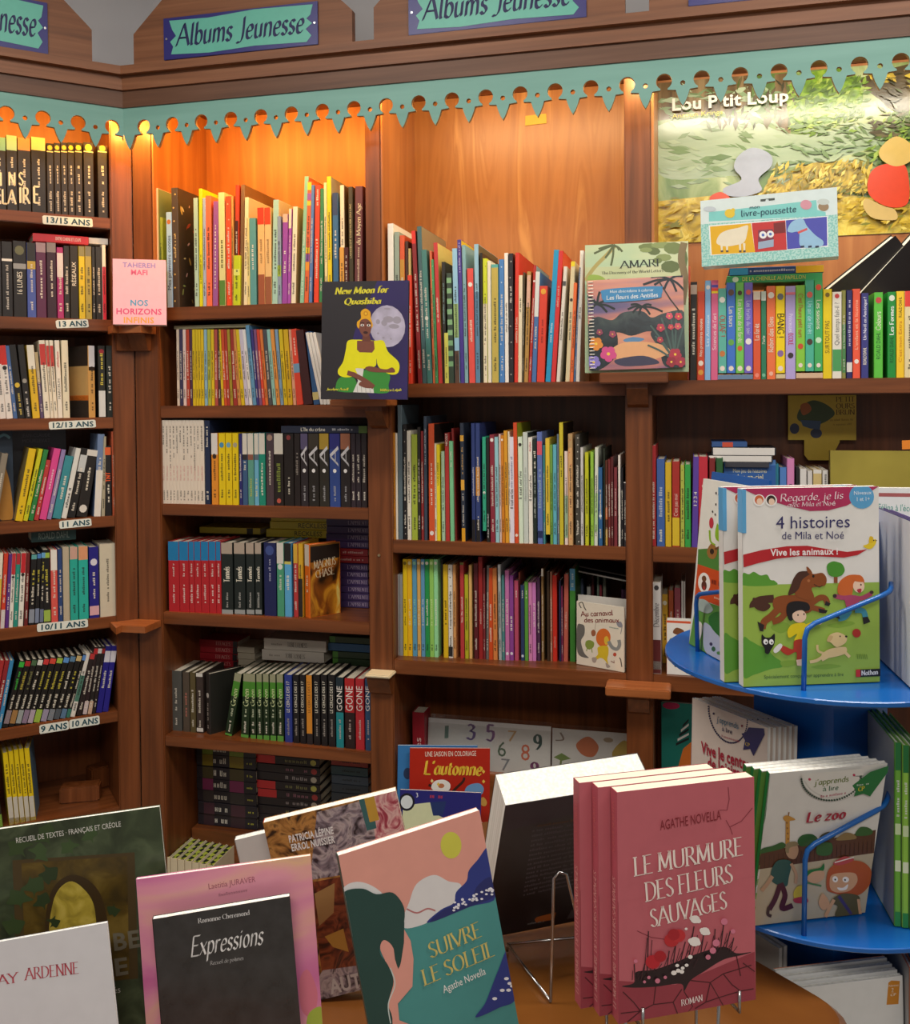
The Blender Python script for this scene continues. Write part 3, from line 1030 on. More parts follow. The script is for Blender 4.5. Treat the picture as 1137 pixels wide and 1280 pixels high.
# ---------------------------------------------------------------- display ledges on the posts
def ledge(frame, u0, u1, z, out, label, thick=.02, corbel=None, pent=False, mat=None):
    r = thing('display_ledge', label, 'ledge', frame.mat(0, 0, z), 'display ledges')
    b = MB()
    b.box(u0, u1, -out, -.0005, -thick, 0, mat or wood_edge, .0025)
    b.obj('ledge_board', r)
    if corbel:
        b = MB()
        b.prism([(-.0005, -thick), (-out * .62, -thick), (-out * .62, -thick - .012), (-out * .25, -thick - .05), (-.0005, -thick - .058)], corbel[0], corbel[1], wood_v, 'x')
        b.obj('corbel', r)
    return r


def corner_ledge(z, out, uL, uR, label, thick=.02, corbel=True):
    """a five-sided ledge that wraps the obtuse corner of the two posts"""
    m = FB.mat(0, 0, z)
    inv = m.inverted()
    g = lambda f, u, d: (inv @ (f.mat(u, d, 0) @ Vector((0, 0, 0))))
    pts = [g(FL, -uL, -.0008), g(FL, -uL, -out), g(FB, .0, -out * 1.02), g(FB, uR, -out), g(FB, uR, -.0008), g(FB, 0, -.0012)]
    r = thing('display_ledge', label, 'ledge', m, 'display ledges')
    b = MB()
    b.prism([(p.x, p.y) for p in pts], -thick, 0, wood_edge)
    b.obj('ledge_board', r)
    if corbel:
        k = .5
        pts = [g(FL, -uL * .75, -.0008), g(FL, -uL * .75, -out * k), g(FB, 0, -out * k), g(FB, uR * .8, -out * k), g(FB, uR * .8, -.0008), g(FB, 0, -.0012)]
        q = [g(FL, -uL * .7, -.0008), g(FL, -uL * .7, -out * .2), g(FB, 0, -out * .2), g(FB, uR * .75, -out * .2), g(FB, uR * .75, -.0008), g(FB, 0, -.0012)]
        vs = [(p.x, p.y, -thick) for p in pts] + [(p.x, p.y, -thick - .045) for p in q]
        b = MB()
        b.add(vs, [tuple(range(6)), tuple(range(6, 12))[::-1]] + [(j, (j + 1) % 6, 6 + (j + 1) % 6, 6 + j) for j in range(6)], wood_v)
        b.obj('corbel', r)
    return r


ZN = 1.707
corner_ledge(ZN, .075, .07, .068, 'upper small wooden ledge on the corner post holding the pink book')
corner_ledge(.898, .08, .075, .07, 'empty small wooden ledge low on the corner post', .018, False)
hu = lambda x, y, d=-.05: FB.hit(x, y, d)[0]
ZQ = 1.5035
ledge(FB, hu(419, 500), hu(489, 500), ZQ, .09, 'small wooden ledge holding the moon album', .018, (.69, .735))
ledge(FB, hu(456, 828), hu(488, 828), .800, .055, 'bare thin ledge on the post beside the animal carnival shelf', .008, (.68, .74), mat=M('e6d6b4', .4))
ZF = 1.562
ledge(FB, hu(750, 465), hu(835, 465), ZF, .075, 'small wooden ledge holding the spiral flower colouring book', .026, (1.345, 1.395), mat=wood_h)
ledge(FB, hu(757, 845), hu(838, 850), .812, .07, 'pale wooden ledge under the animal carnival book', .022, (1.345, 1.395))

# ---------------------------------------------------------------- table, wire stands, turning rack
ZTAB = .85


def table():
    c0 = Vector((.425, .985))
    a, b2 = Vector((.825, .566)), Vector((.566, -.825))
    r = thing('display_table', 'brown wooden display table under the standing novels, its rounded corner near the rack', 'table', Matrix.Translation((c0.x, c0.y, 0)))
    def outline(ins):
        P = []
        for (s, t, q0) in ((0, 0, 0), (-1.75, 0, 1), (-1.75, -.62, 2), (0, -.62, 3)):
            ss = s + (ins if s < -.5 else -ins)
            tt = t + (ins if t < -.3 else -ins)
            rad = .05
            cs = ss + (rad if s < -.5 else -rad)
            ct = tt + (rad if t < -.3 else -rad)
            for k in range(7):
                an = math.radians({0: 0, 1: 90, 2: 180, 3: 270}[q0] + 15 * k)
                # quarter arcs, walking round the outline
                x, y = math.cos(an), math.sin(an)
                if q0 in (0,):
                    P.append(a * (cs + rad * x) + b2 * (ct + rad * y))
                elif q0 == 1:
                    P.append(a * (cs + rad * x) + b2 * (ct + rad * y))
                else:
                    P.append(a * (cs + rad * x) + b2 * (ct + rad * y))
        return [(p.x, p.y) for p in P]
    b = MB()
    P0, P1 = outline(0), outline(.006)
    n = len(P0)
    lv = [(P1, ZTAB - .03), (P0, ZTAB - .024), (P0, ZTAB - .006), (P1, ZTAB)]
    vs = [(x, y, z) for P, z in lv for x, y in P]
    fs = [tuple(range(n))[::-1], tuple(3 * n + j for j in range(n))]
    for q in range(3):
        fs += [(q * n + j, q * n + (j + 1) % n, (q + 1) * n + (j + 1) % n, (q + 1) * n + j) for j in range(n)]
    b.add(vs, fs, wood_table)
    b.obj('table_top', r)
    b = MB()
    b.prism(outline(.06), 0, ZTAB - .0305, wood_v)
    b.obj('cabinet_base', r)


table()

RX, RY, RR = .456, 1.20, .19
RZ1, RZ2, RZ3 = 1.176, .912, .648


def rack():
    r = thing('book_carousel', 'bright blue metal turning book rack with round trays', 'rack', Matrix.Translation((RX, RY, 0)))
    n = 64
    for z in (RZ1, RZ2, RZ3, .38):
        b = MB()
        P = [(RR * math.cos(6.2832 * k / n), RR * math.sin(6.2832 * k / n)) for k in range(n)]
        Q = [(x * .994, y * .994) for x, y in P]
        lv = [(Q, z - .006), (P, z - .005), (P, z - .001), (Q, z)]
        vs = [(x, y, zz) for L, zz in lv for x, y in L]
        fs = [tuple(range(n))[::-1], tuple(3 * n + j for j in range(n))]
        for q in range(3):
            fs += [(q * n + j, q * n + (j + 1) % n, (q + 1) * n + (j + 1) % n, (q + 1) * n + j) for j in range(n)]
        b.add(vs, fs, blue_metal)
        b.obj('tray', r)
    b = MB()
    s = .0565
    an = math.radians(35)
    P = [(x * math.cos(an) - y * math.sin(an), x * math.sin(an) + y * math.cos(an)) for x, y in ((-s, -s), (s, -s), (s, s), (-s, s))]
    b.prism(P, .03, RZ1 + .17, blue_metal)
    b.obj('column', r)
    b = MB()
    b.prism([(.18 * math.cos(6.2832 * k / 32), .18 * math.sin(6.2832 * k / 32)) for k in range(32)], .0, .03, blue_metal)
    b.obj('foot', r)
    def wire(*pts):
        b = MB()
        # round the corners a little
        P = [Vector(p) - Vector((RX, RY, 0)) for p in pts]
        out = [P[0]]
        for k in range(1, len(P) - 1):
            a, c = (P[k - 1] - P[k]).normalized(), (P[k + 1] - P[k]).normalized()
            for t in (0, .5, 1):
                out.append(P[k] + a * .012 * (1 - t) ** 2 + c * .012 * t ** 2)
        out.append(P[-1])
        b.tube(out, .0029, blue_metal, 8)
        b.obj('wire_rail', r, smooth=True)
    wire((.383, 1.055, RZ1), (.3845, 1.055, 1.246), (.487, 1.072, 1.281), (.500, 1.10, 1.285))
    wire((.308, 1.222, RZ1), (.306, 1.222, 1.249), (.323, 1.135, 1.271), (.336, 1.13, 1.272))
    wire((.377, 1.038, RZ2), (.377, 1.034, 1.009), (.472, 1.052, 1.048), (.495, 1.09, 1.052))
    def plate(pos, xax, up, w, h):
        m = Matrix.Translation((-RX, -RY, 0)) @ pose(pos, xax, up)
        b = MB()
        b.box(0, w, 0, .003, 0, h, blue_metal)
        o = b.obj('back_plate', r, m)
    plate((.322, 1.116, RZ1 + .001), (.995, .098, 0), (0, .05, .999), .178, .185)
    plate((.3245, 1.285, RZ1 + .001), (.215, -.977, 0), (.09, .02, .995), .145, .225)
    plate((.35, 1.112, RZ2 + .001), (.98, .19, 0), (0, .0, 1), .14, .15)
    return r


rack()

# ---------------------------------------------------------------- rows of books
# each book: left and right edge of the spine's foot, height of its top, colour, lean, extras (measured in a magnified view of its shelf)
Y_, K_, W_ = 'd8b818', '1e1a1c', 'e6dccb'
wt = 'f0ead8'

# side bookcase, top shelf
c0 = (0, 150, 5.118)
bl = lambda x0, x1, yt, top, t: (x0, x1, yt, '26211f', 0, {'b': [(yt, 195, top)], 't': t, 'say': 'with a painted top band and big pale letters'})
row(FL, "side bookcase's top shelf", 'novel', Z['L0'], (.012, .012), .15, c0, ((0, 578), (700, 620)), [
    bl(-120, -42, 108, 'b06a40', [('H', wt, 330, 420, 'u')]),
    bl(-40, 44, 110, '7ab0a8', []), bl(47, 116, 100, '9ac0a0', []), bl(119, 202, 115, 'd88850', []), bl(206, 298, 112, 'd8c888', []),
] + [(x0, x1, yt, '2a2422', 0, {'b': [(200, 206, 'e8d8a0')], 'pic': [(155, 200, 'e0b838')], 't': [(T, 'd8cfc0', 285, 405, 'u', 'sans', .34)], 'm': [('d8cfc0', 450, 580)], 'say': 'with a gold emblem at the top'})
     for x0, x1, yt, T in ((304, 348, 150, 'Magnus'), (352, 392, 148, 'Magnus'), (395, 437, 145, 'Magnus'), (439, 481, 145, 'Magnus'), (485, 532, 147, 'Magnus'), (541, 604, 145, 'Magnus'), (630, 692, 165, 'Magnus'))],
    'black novels on the top side shelf')
# big pale letters that run across the four thick black spines
for (txt, bk, x, y, sc) in (('LI', 1, -38, 418, 85), ('N', 2, 55, 418, 85), ('S', 3, 120, 415, 80), ('EL', 1, -30, 530, 90), ('A', 2, 52, 535, 90), ('IR', 3, 122, 530, 100), ('E', 4, 212, 528, 105)):
    par = bpy.data.objects['novel' if bk == 0 else 'novel.%03d' % bk]
    u, z = FL.hit(x / 5.118, 150 + y / 5.118, .012)
    lay = layout(txt, 'bold')
    q = par.matrix_world.inverted() @ FL.mat(u, .012, z).translation
    k = sc / 5.118 * .00208
    text_obj('spine_title', lay, M('f0e4c4', .5), par.children[0], Vector((q.x, -.0008, q.z)), Vector((1, 0, 0)), Vector((0, 0, 1)), k * .62, k)

row(FL, "side bookcase's second shelf", 'novel', Z['L1'], (.012, .012), .13, c0, ((0, 1245), (690, 1262)), [
    (-85, -45, 775, '3a3432'), (-42, 14, 775, '2a2624'), (16, 86, 778, '231f1f', 0, {'b': [(885, 900, 'e8e4dc')], 'm': [('d8d0c4', 920, 1200)], 'say': 'with a white stripe'}),
    (89, 174, 775, '24201f', 0, {'b': [(915, 948, '9a9a98')], 't': [('16 LUNES', wt, 965, 1110, 'u', 'sans', .4)], 'pic': [(785, 880, '6a6a4a')]}),
    (178, 234, 785, '4c5ea8', 0, {'b': [(785, 900, '2c2a28'), (900, 950, 'c0a040')]}), (236, 300, 785, '5c2a4c', 0, {'b': [(785, 845, 'a08890')], 't': [('Nos 5 étoiles', wt, 890, 1130, 'u', 'sans', .3)]}),
    (304, 365, 785, '38202f', 0, {'b': [(785, 845, '8a8080')], 't': [('Nos 5 étoiles', wt, 890, 1120, 'u', 'sans', .3)]}), (369, 410, 815, 'a83070', 0, {'b': [(850, 1000, 'd8d0d0')]}),
    (413, 450, 805, '2a2624'), (453, 505, 805, '2e2820', 0, {'t': [('RÉSEAUX', wt, 905, 1055, 'u', 'sans', .5)]}),
    (509, 547, 808, 'e0c428', 0, {'b': [(808, 870, '8a8458')]}), (550, 590, 808, 'b0a04c', 0, {'b': [(808, 870, '7a7864')]}), (593, 614, 812, '2a2a28'), (617, 655, 812, '2c2c2c'),
    (658, 682, 800, 'e4dccf', 0, {'b': [(935, 1260, 'd02c48')]})], 'novels on the second side shelf')
lying(FL, c0, 210, 566, 735, 788, .02, .12, 'd03038', {'t': [('ENTRE CHIENS ET LOUPS', 'f4e8d8', .4, .86, 'u', 'sans', .4)]}, 'bright red novel lying on the row of the second side shelf', None, None)
lying(FL, c0, 568, 690, 755, 796, .03, .12, 'e4dccf', {}, 'short white book lying beside the red one on the second side shelf')

c1 = (0, 400, 4.741)
row(FL, "side bookcase's third shelf", 'novel', Z['L2'], (.012, .012), .12, c1, ((0, 583), (690, 578)), [
    (-50, -4, 165, 'd8d0c8', -40), (0, 38, 165, 'e4dcd4', -38, {'b': [(165, 260, 'c02828')]}), (40, 78, 150, 'e8e0d8', -45, {'b': [(150, 265, 'c83028')], 'pic': [(265, 300, '201c1c')]}), (80, 105, 152, '48689c', -50, {}),
    (106, 149, 146, '1f1d1c', -55, {'pic': [(360, 410, 'd8b83c')], 'm': [('e0c860', 430, 560)], 'say': 'with a yellow mark'}), (151, 190, 146, '232120', -48, {'pic': [(310, 410, '9a968c')], 'm': [('e4e0d8', 420, 570)], 'say': 'with a grey mark'}),
    (194, 238, 148, 'dcb428', -38, {'b': [(148, 290, 'e0dccc')]}), (240, 261, 190, '58486c', -36, {'b': [(190, 370, 'b0a078')]}), (263, 299, 120, 'e6dfcc', -34, {'b': [(142, 265, 'c03c38')]}),
    (301, 319, 120, 'e6dfcc', -32, {'b': [(152, 275, 'c03c38')]}), (321, 343, 120, 'e6dfcc', -30, {'b': [(152, 275, 'c03c38')]}), (345, 373, 120, 'e8e2d4', -22, {'t': [('MARCELIN', '24201e', 340, 475, 'u', 'sans', .45)], 'm': [('c02830', 185, 280)]}),
    (376, 416, 120, 'e6dcc0', -14), (527, 571, 152, 'd8a45c', -8, {'b': [(152, 278, 'dcdce0'), (278, 300, '2a1c14')], 'yaw': 24, 'lside': 'caa468', 'lb': [(.72, 1, '2c2320'), (.12, .3, '2a2422'), (0, .12, '302826'), (.24, .31, 'd87828')], 'D': .10, 'say': 'with its back cover turned out'}),
    (586, 628, 152, '26241e', -4, {'t': [('GUILBERT', 'e0cc48', 190, 385, 'u', 'sans', .5)], 'pic': [(160, 215, 'a02830')], 'b': [(420, 575, 'd8d8d4')]}), (634, 672, 152, '1e2420', 0)], 'novels on the third side shelf')
row(FL, "side bookcase's fourth shelf", 'novel', Z['L3'], (.012, .012), .12, c1, ((0, 1188), (690, 1160)), [
    (-60, -20, 790, '8a8070', 70), (88, 134, 762, 'e0bc18', 82, {'lside': '9a8a58'}), (137, 164, 764, 'c8c820', 92), (167, 197, 768, '2a8040', 92), (200, 228, 830, 'b83a3a', 75, {'dots': ('e8c8c0', 5)}),
    (231, 274, 762, 'd84890', 88, {'t': [('lettres', 'f0d8e0', 880, 1000, 'u', 'sans', .4)]}), (277, 304, 768, '9080b0', 88), (308, 359, 806, '3a8c98', 78, {'t': [('Loup Stick', wt, 920, 1060, 'u', 'bold', .45)]}), (362, 394, 760, 'dcdcd6', 88, {'t': [('STEVENS', '2a2826', 990, 1110, 'u', 'bold', .6)]}),
    (398, 444, 760, '201e1e', 85, {'b': [(800, 900, 'c4c8c8')]}), (450, 516, 770, '231f1d', 66, {'pic': [(1080, 1160, 'd8d4cc')], 'b': [(770, 806, 'd8d4cc')], 't': [('Dolores', wt, 870, 1010, 'u', 'sans', .3)], 'say': 'with a pale figure at its foot'}),
    (555, 596, 676, '6c82a8', 24, {'b': [(890, 1170, 'e0dcd4')]}), (600, 622, 690, 'a8a088', 8), (626, 664, 746, '1f1d1e', 0, {'t': [('TNT', 'e85c28', 900, 960, 'u', 'bold', .7), ('L-JOHN', wt, 970, 1080, 'u', 'sans', .4)], 'b': [(755, 800, 'd86030')]}), (668, 688, 660, 'b85838', 0)], 'novels on the fourth side shelf')
row(FL, "side bookcase's fifth shelf", 'novel', Z['L4'], (.012, .012), .12, (0, 660, 4.741), ((0, 590), (690, 525)), [
    (-75, -42, 160, '7a3048', 25), (-40, -4, 150, 'e4dcc8', 24, {'b': [(300, 480, 'd8b840')]}), (0, 26, 150, 'd04028', 24, {'b': [(480, 590, 'd0c8c8')]}), (28, 50, 155, '5c3080', 24, {'t': [('BOSTON', wt, 320, 480, 'u', 'sans', .4)]}), (52, 76, 150, 'e8e4da', 20, {'b': [(150, 275, 'c03038')], 'pic': [(275, 305, '2a2626')]}),
    (78, 103, 150, '2a9080', 20, {'b': [(150, 215, 'b03038')]}), (106, 136, 148, 'e8e4da', 20, {'b': [(148, 265, 'c02830')], 'pic': [(260, 290, '302826')]}), (142, 164, 148, '6a2424', 15),
    (168, 202, 152, '1c1b1c', 18, {'b': [(480, 560, '8a92a0'), (158, 185, '5aa0a0')], 't': [('INSANE', 'd8cc48', 245, 335, 'u', 'sans', .55)], 'm': [(wt, 345, 450)]}), (205, 230, 148, '1c1b1c', 16, {'b': [(475, 560, '7a86a0'), (152, 180, '4a80c0')], 'm': [('d8cc48', 245, 320), (wt, 330, 400)]}), (233, 257, 142, '1c1b1c', 13, {'b': [(480, 556, '6a7490'), (146, 176, '6aa8d8')], 'm': [('d8cc48', 200, 320), (wt, 340, 430)]}),
    (260, 302, 128, '1c1b1c', 4, {'b': [(485, 552, '9cb850'), (146, 176, '98b848')], 'm': [('d8cc48', 240, 340), (wt, 350, 440)]}), (305, 345, 128, 'd85850', 4, {'b': [(128, 250, 'e4e0d8')]}), (348, 374, 124, '2c4478', 0), (377, 416, 114, 'b8ac94', 0, {'plain': 1}),
    (419, 466, 112, '28a898', 0, {'b': [(112, 185, 'c8a090')]}), (470, 527, 108, '2ab0a0', 0, {'b': [(108, 188, 'd89870')]}), (532, 590, 112, '241f80', 0, {'pic': [(180, 225, 'd8d4e0')], 'm': [(wt, 260, 420)], 'b': [(465, 520, 'd8a8b0')]}), (595, 690, 94, 'cdc4ae', 0, {'m': [('5a5448', 180, 440)]})], 'novels on the fifth side shelf')
c6 = (0, 660, 4.741)
dk = lambda x0, x1, yt, sq, pic, t: (x0, x1, yt, '1d1a18', 104, {'b': [(1085, 1165, pic), (yt + 6, yt + 38, sq)], 'm': [(t, 850, 960), (wt, 990, 1075)]})
row(FL, "side bookcase's sixth shelf", 'novel', Z['L5'], (.012, .012), .115, c6, ((0, 1192), (700, 1098)), [
    (-110, -80, 790, '8a2424', 80), (-78, -50, 785, 'a83030', 78), (-48, -20, 785, '90282c', 78), (-18, 8, 785, '3a86b8', 76),
    dk(12, 46, 788, '3ab040', '8a7a80', '48c848'), dk(48, 84, 782, 'a83030', 'a07848', 'c8b848'), dk(86, 120, 778, '486848', '98a0a0', '8a8a58'), dk(122, 156, 776, 'd8d8d0', '8a7890', wt), dk(158, 192, 772, 'c83838', 'b0a0b0', 'd8cc48'), dk(194, 234, 768, 'd04838', '98b848', 'd8cc48'),
    dk(236, 274, 765, '98b848', '9890a8', 'd8cc48'), dk(276, 312, 762, '5a90d0', '7a8088', 'd8cc48'), dk(314, 350, 756, '5a80a0', '505860', wt), dk(352, 386, 752, 'c8b078', '587898', 'd8cc48'), dk(388, 412, 748, '5a88c8', '3a7868', wt),
    (415, 444, 742, 'd8d4cc', 92, {'b': [(880, 1040, '4a7868')]}), (452, 484, 738, '2a2020', 84, {'b': [(745, 780, 'b83838')]}), (487, 514, 706, '2c1e20', 72, {'b': [(1040, 1120, 'c8b8b8'), (715, 750, 'b82c30')]}), (517, 543, 704, '26201f', 66, {'b': [(1040, 1120, 'c8a890'), (715, 745, 'd0d0d0')]}), (545, 566, 702, '2a201f', 62, {'b': [(715, 745, '982828')]}),
    (569, 605, 700, '241f84', 58, {'b': [(730, 800, 'd8d4dc')], 'm': [(wt, 850, 960)]}), (608, 642, 698, '282288', 54, {'b': [(730, 800, 'd8d4dc')], 'm': [(wt, 850, 960)]})], 'series novels on the sixth side shelf')
row(FL, "side bookcase's bottom shelf", 'novel', Z['L6'], (.03, .03), .11, (0, 880, 4.373), ((0, 690), (200, 658)), [
    (-60, -22, 300, '2a2a24', -40), (-20, 18, 300, '2a2620', -45, {'b': [(620, 690, '7aa040')]})] +
    [(x0, x1, yt, 'e0c414', -38, {'b': [(520, 690, 'c8c4b8'), (640, 690, 'd8b818')], 'm': [('403828', 330, 500)]}) for x0, x1, yt in ((52, 80, 266), (83, 109, 258), (112, 138, 250), (141, 166, 245))] +
    [(169, 197, 242, 'e4c614', -38, {'b': [(520, 690, 'c8c4b8'), (640, 690, 'd8b818')], 'm': [('403828', 330, 500)], 'yaw': -12, 'side': '5a7890', 'D': .10})], 'yellow novels on the bottom side shelf')
for k, (u, d, w, h, dd, rz) in enumerate(((-.20, .10, .105, .045, .05, -18), (-.105, .15, .058, .062, .05, 12))):
    b = MB()
    b.box(0, w, 0, dd, 0, h, wood_v, .004)
    o = b.obj('wood_block', None, FL.mat(u, d, Z['L6']) @ Matrix.Rotation(math.radians(rz), 4, 'Z'))
    tag(o, ('long low brown wooden block on the bottom side shelf', 'short brown wooden block at the end of the bottom side shelf')[k], 'block')

# face-out and lying books at the back of the side shelves
def lface(px0, yt, px1, d, z, h_extra, t, hx, art, label):
    u0, zt = FL.hit(px0, yt, d)
    u1, _ = FL.hit(px1, yt, d)
    m = FL.mat(u0, d, z) @ Matrix.Rotation(math.radians(-4), 4, 'X')
    return face_book('novel', m, u1 - u0, zt - z, t, hx, art(u1 - u0, zt - z), label)


def art_grey(w, h):
    a = Art(w, h, ((75, 655), (395, 655), (395, 1160), (75, 1160)))
    a.text('JEAN-CLAUDE', 130, 697, 300, 697, 20, '8c8c90', 'sans', 'author_name')
    a.text('MOURLEVAT', 130, 730, 300, 730, 20, '8c8c90', 'sans', 'author_name')
    return a


def art_blue(w, h):
    a = Art(w, h, ((-140, 660), (75, 655), (80, 1190), (-140, 1190)))
    a.blob([(0, 900), (30, 880), (60, 1000), (70, 1180), (0, 1190), (-60, 1100)], 'c88a34')
    a.line([(-40, 720), (20, 680), (60, 700)], 16, '6c98a8', True)
    return a


lface(16, 538, 83, .16, Z['L3'] + .001, 0, .02, '5c5c62', art_grey, 'grey novel facing out behind the leaning bright novels, fourth side shelf')
lface(-28, 539, 16, .06, Z['L3'] + .001, 0, .02, '28384a', art_blue, 'dark blue novel facing out at the edge of the fourth side shelf')
zq = FL.hit(66, 676, .06)[1]
lying(FL, (0, 660, 4.741), 185, 450, 12, 76, .05, .1, '2c4a4a', {'t': [('ROALD DAHL', '8a9c94', .15, .85, 'u', 'sans', .6)]}, 'dark teal novel lying on top of the fifth side shelf row', None, zq)

# corner bay, albums on top
ca, cb = (190, 220, 7.757), (320, 210, 7.314)
row(FB, "corner bay's top shelf", 'picture book', Z['A0'], (.015, .015), .22, ca, ((100, 1258), (1086, 1240)), [
    (28, 66, 118, 'e8bc98', -14, {'side': '7c8a58', 'D': .25}), (72, 106, 400, 'b0b83c', -8, {'dd': .012, 'b': [(1030, 1140, 'e09838'), (1140, 1258, 'c84840')]}), (148, 202, 350, '9cc0e4', -14, {'pic': [(395, 490, 'b06a38')], 't': [('Mes premiers contes', '26344a', 570, 1090, 'u', 'sans', .6)]}),
    (206, 266, 114, '443830', -22, {'side': '3c3029', 'motif': ['c8a458', 'a88c4c', 'd8c490', 'a84838', '8c9858', 'd8b0b8'], 'D': .24, 'dots': ('c8a860', 9), 'm': [('d0b880', 560, 780)]}), (414, 455, 212, 'a8c8b8', -16, {'side': '3c3029'}), (459, 490, 122, 'd4d414', -8, {'m': [('404818', 750, 1030)]}), (494, 525, 212, 'a4b4cc', -6), (529, 582, 190, 'ec7248', 0),
    (586, 634, 245, '98589c', 6, {'side': 'e86048', 't': [('Les contes', wt, 450, 1080, 'u', 'sans', .3)]}), (653, 712, 158, 'e0dc98', 0, {'b': [(1000, 1240, '5a8838')], 't': [('Contes', '605820', 600, 880, 'u', 'script', .5)]}), (723, 773, 195, 'ec5024', 4, {'dots': ('f0b890', 7)}), (776, 797, 190, 'c89848', 2),
    (800, 832, 88, 'c84020', 6, {'b': [(430, 770, '4a2018')], 'm': [(wt, 530, 740)]}), (784, 846, 770, 'c4d420', 6, {'dd': -.004, 'b': [(900, 960, 'e0e878')]}), (848, 884, 84, '86643c', 12, {'side': '7a5430', 'D': .26, 'dd': .006, 'plain': 1}),
    (886, 920, 206, 'f0e2b4', 12, {'side': 'e4b48c'}), (923, 950, 406, 'e4d48c', 4), (952, 1012, 406, '5c9c9c', -2, {'t': [('Contes', wt, 650, 900, 'u', 'sans', .35)]})], 'albums on the top shelf of the corner bay')
row(FB, "corner bay's top shelf", 'album', Z['A0'], (.015, .015), .22, cb, ((0, 1232), (640, 1222)), [
    (20, 82, 362, 'ecbc78', -4, {'b': [(362, 512, 'e83c14'), (960, 1230, 'a05838')], 'm': [('9a7040', 640, 860)]}), (85, 143, 362, 'e8c080', -4, {'b': [(362, 512, 'ec4418'), (980, 1230, '9a5c3c')], 'm': [('9a7040', 640, 860)]}),
    (145, 194, 290, 'a8d0c0', 10, {'side': 'd4b888'}), (198, 232, 440, '8c9cb4', 4, {'b': [(880, 980, '9cb840')]}), (235, 282, 420, '9c4caa', 8, {'b': [(420, 495, 'd8b8a0')], 't': [('Contes', wt, 740, 950, 'u', 'sans', .45)]}), (285, 312, 372, 'a450b4', 14, {'b': [(372, 548, 'f0e0c0')]}), (318, 358, 352, 'ece4c8', 18, {'side': 'c09868'}),
    (398, 434, 76, '8cc4a4', 44, {'side': 'b45c2c', 'D': .25, 'm': [('e8f0e0', 570, 1150)]}), (438, 476, 120, 'e06838', 32, {'b': [(130, 200, 'e8d028'), (230, 290, '9858a8'), (300, 340, 'e8c830'), (720, 770, 'e8c828'), (780, 850, '8858a8'), (850, 930, 'e89830')]}), (480, 508, 155, '5a80b8', 24), (526, 570, 156, 'e84828', 14, {'m': [(wt, 190, 340), (wt, 640, 1000)]}), (574, 608, 186, '3c8450', 12),
    (628, 654, 132, 'e8dca4', 2), (657, 694, 76, 'ecd414', 2, {'side': 'a0a088', 'D': .25}), (706, 755, 226, '3c6c94', 2, {'t': [('Les récits', wt, 560, 820, 'u', 'script', .5)], 'b': [(226, 430, '3a4868')]}), (776, 812, 156, 'f0e2c2', 0, {'side': '6a5030'}), (766, 806, 726, 'e0a448', 0, {'dd': -.004}), (808, 846, 726, '4c1c1a', 0, {'dd': -.004, 't': [('LOVECRAFT', wt, 790, 1050, 'u', 'sans', .35)]}),
    (852, 890, 170, '4a4028', 4, {'t': [('LANCELOT CHEVALIER DU LAC', 'e4d090', 300, 850, 'u', 'sans', .4)]}), (897, 968, 166, '6c3a3c', 6, {'t': [('du Moyen Age', 'e8d8b0', 320, 700, 'u', 'italic', .55)], 'm': [('e0c8a8', 720, 1100)]})], 'albums on the top shelf of the corner bay')

# corner bay, second shelf: a row of thin albums
y = 'd4b81c'
thin = [(64, 82, 'dccab8'), (85, 106, '3a3454'), (109, 130, 'e0c8c0'), (133, 155, 'b4402c'), (157, 175, '4c2c44')]
thin += [(176, 197, y), (199, 216, y), (218, 236, y), (238, 257, y), (260, 281, '88b0c4'), (284, 307, 'a8b040'), (310, 330, y), (333, 355, 'a84c44'), (358, 377, '48322c')]
A1 = [(a, c, 95, h, -4 if a < 200 else -8) for a, c, h in thin]
A1 += [(a, c, 95, h, s) for a, c, h, s in ((380, 397, y, -26), (399, 419, 'c44c24', -26), (421, 440, 'a83428', -26), (442, 461, 'a08c28', -26), (464, 493, '983028', -26), (496, 517, 'cc8c48', -40), (520, 544, y, -42), (547, 573, 'c8c0d0', -46), (576, 599, 'e4e0dc', -50), (629, 646, '3c3478', -46), (648, 668, '7c5078', -44), (670, 689, 'd0442c', -44), (691, 711, 'd87838', -44), (714, 741, '4c4c50', -44), (744, 768, '90c0b4', -46), (771, 796, 'e09444', -48), (799, 820, '7c9cb8', -44), (823, 849, y, -40), (852, 885, 'd4ac1c', -36), (889, 911, 'e0a484', -34))]
A1.append((602, 626, 66, '5c90b4', -54, {'dd': -.003}))
A1.sort()
A1 += [(914, 960, 92, 'd8442c', -50, {'b': [(340, 405, '7098b8')], 't': [('contes', wt, 150, 280, 'u', 'sans', .3)]}), (963, 1030, 100, '3c1618', -70, {'plain': 1}), (1034, 1078, 112, '2c5484', -62, {'b': [(545, 600, 'c8b878')], 'plain': 1})]
A1 += [(1082 + 24 * k, 1104 + 24 * k, 118, 'd8d6d2', -108, {'plain': 1, 'dd': -.008}) for k in range(3)]
row(FB, "corner bay's second shelf", 'album', Z['A1'], (.015, .015), .19, (210, 395, 5.685), ((64, 634), (1100, 634)), A1, 'thin albums on the second shelf of the corner bay')
lying(FB, (210, 395, 5.685), 42, 585, 62, 88, .03, .2, '8e8c70', {}, 'flat olive-grey album lying on top of the thin albums')

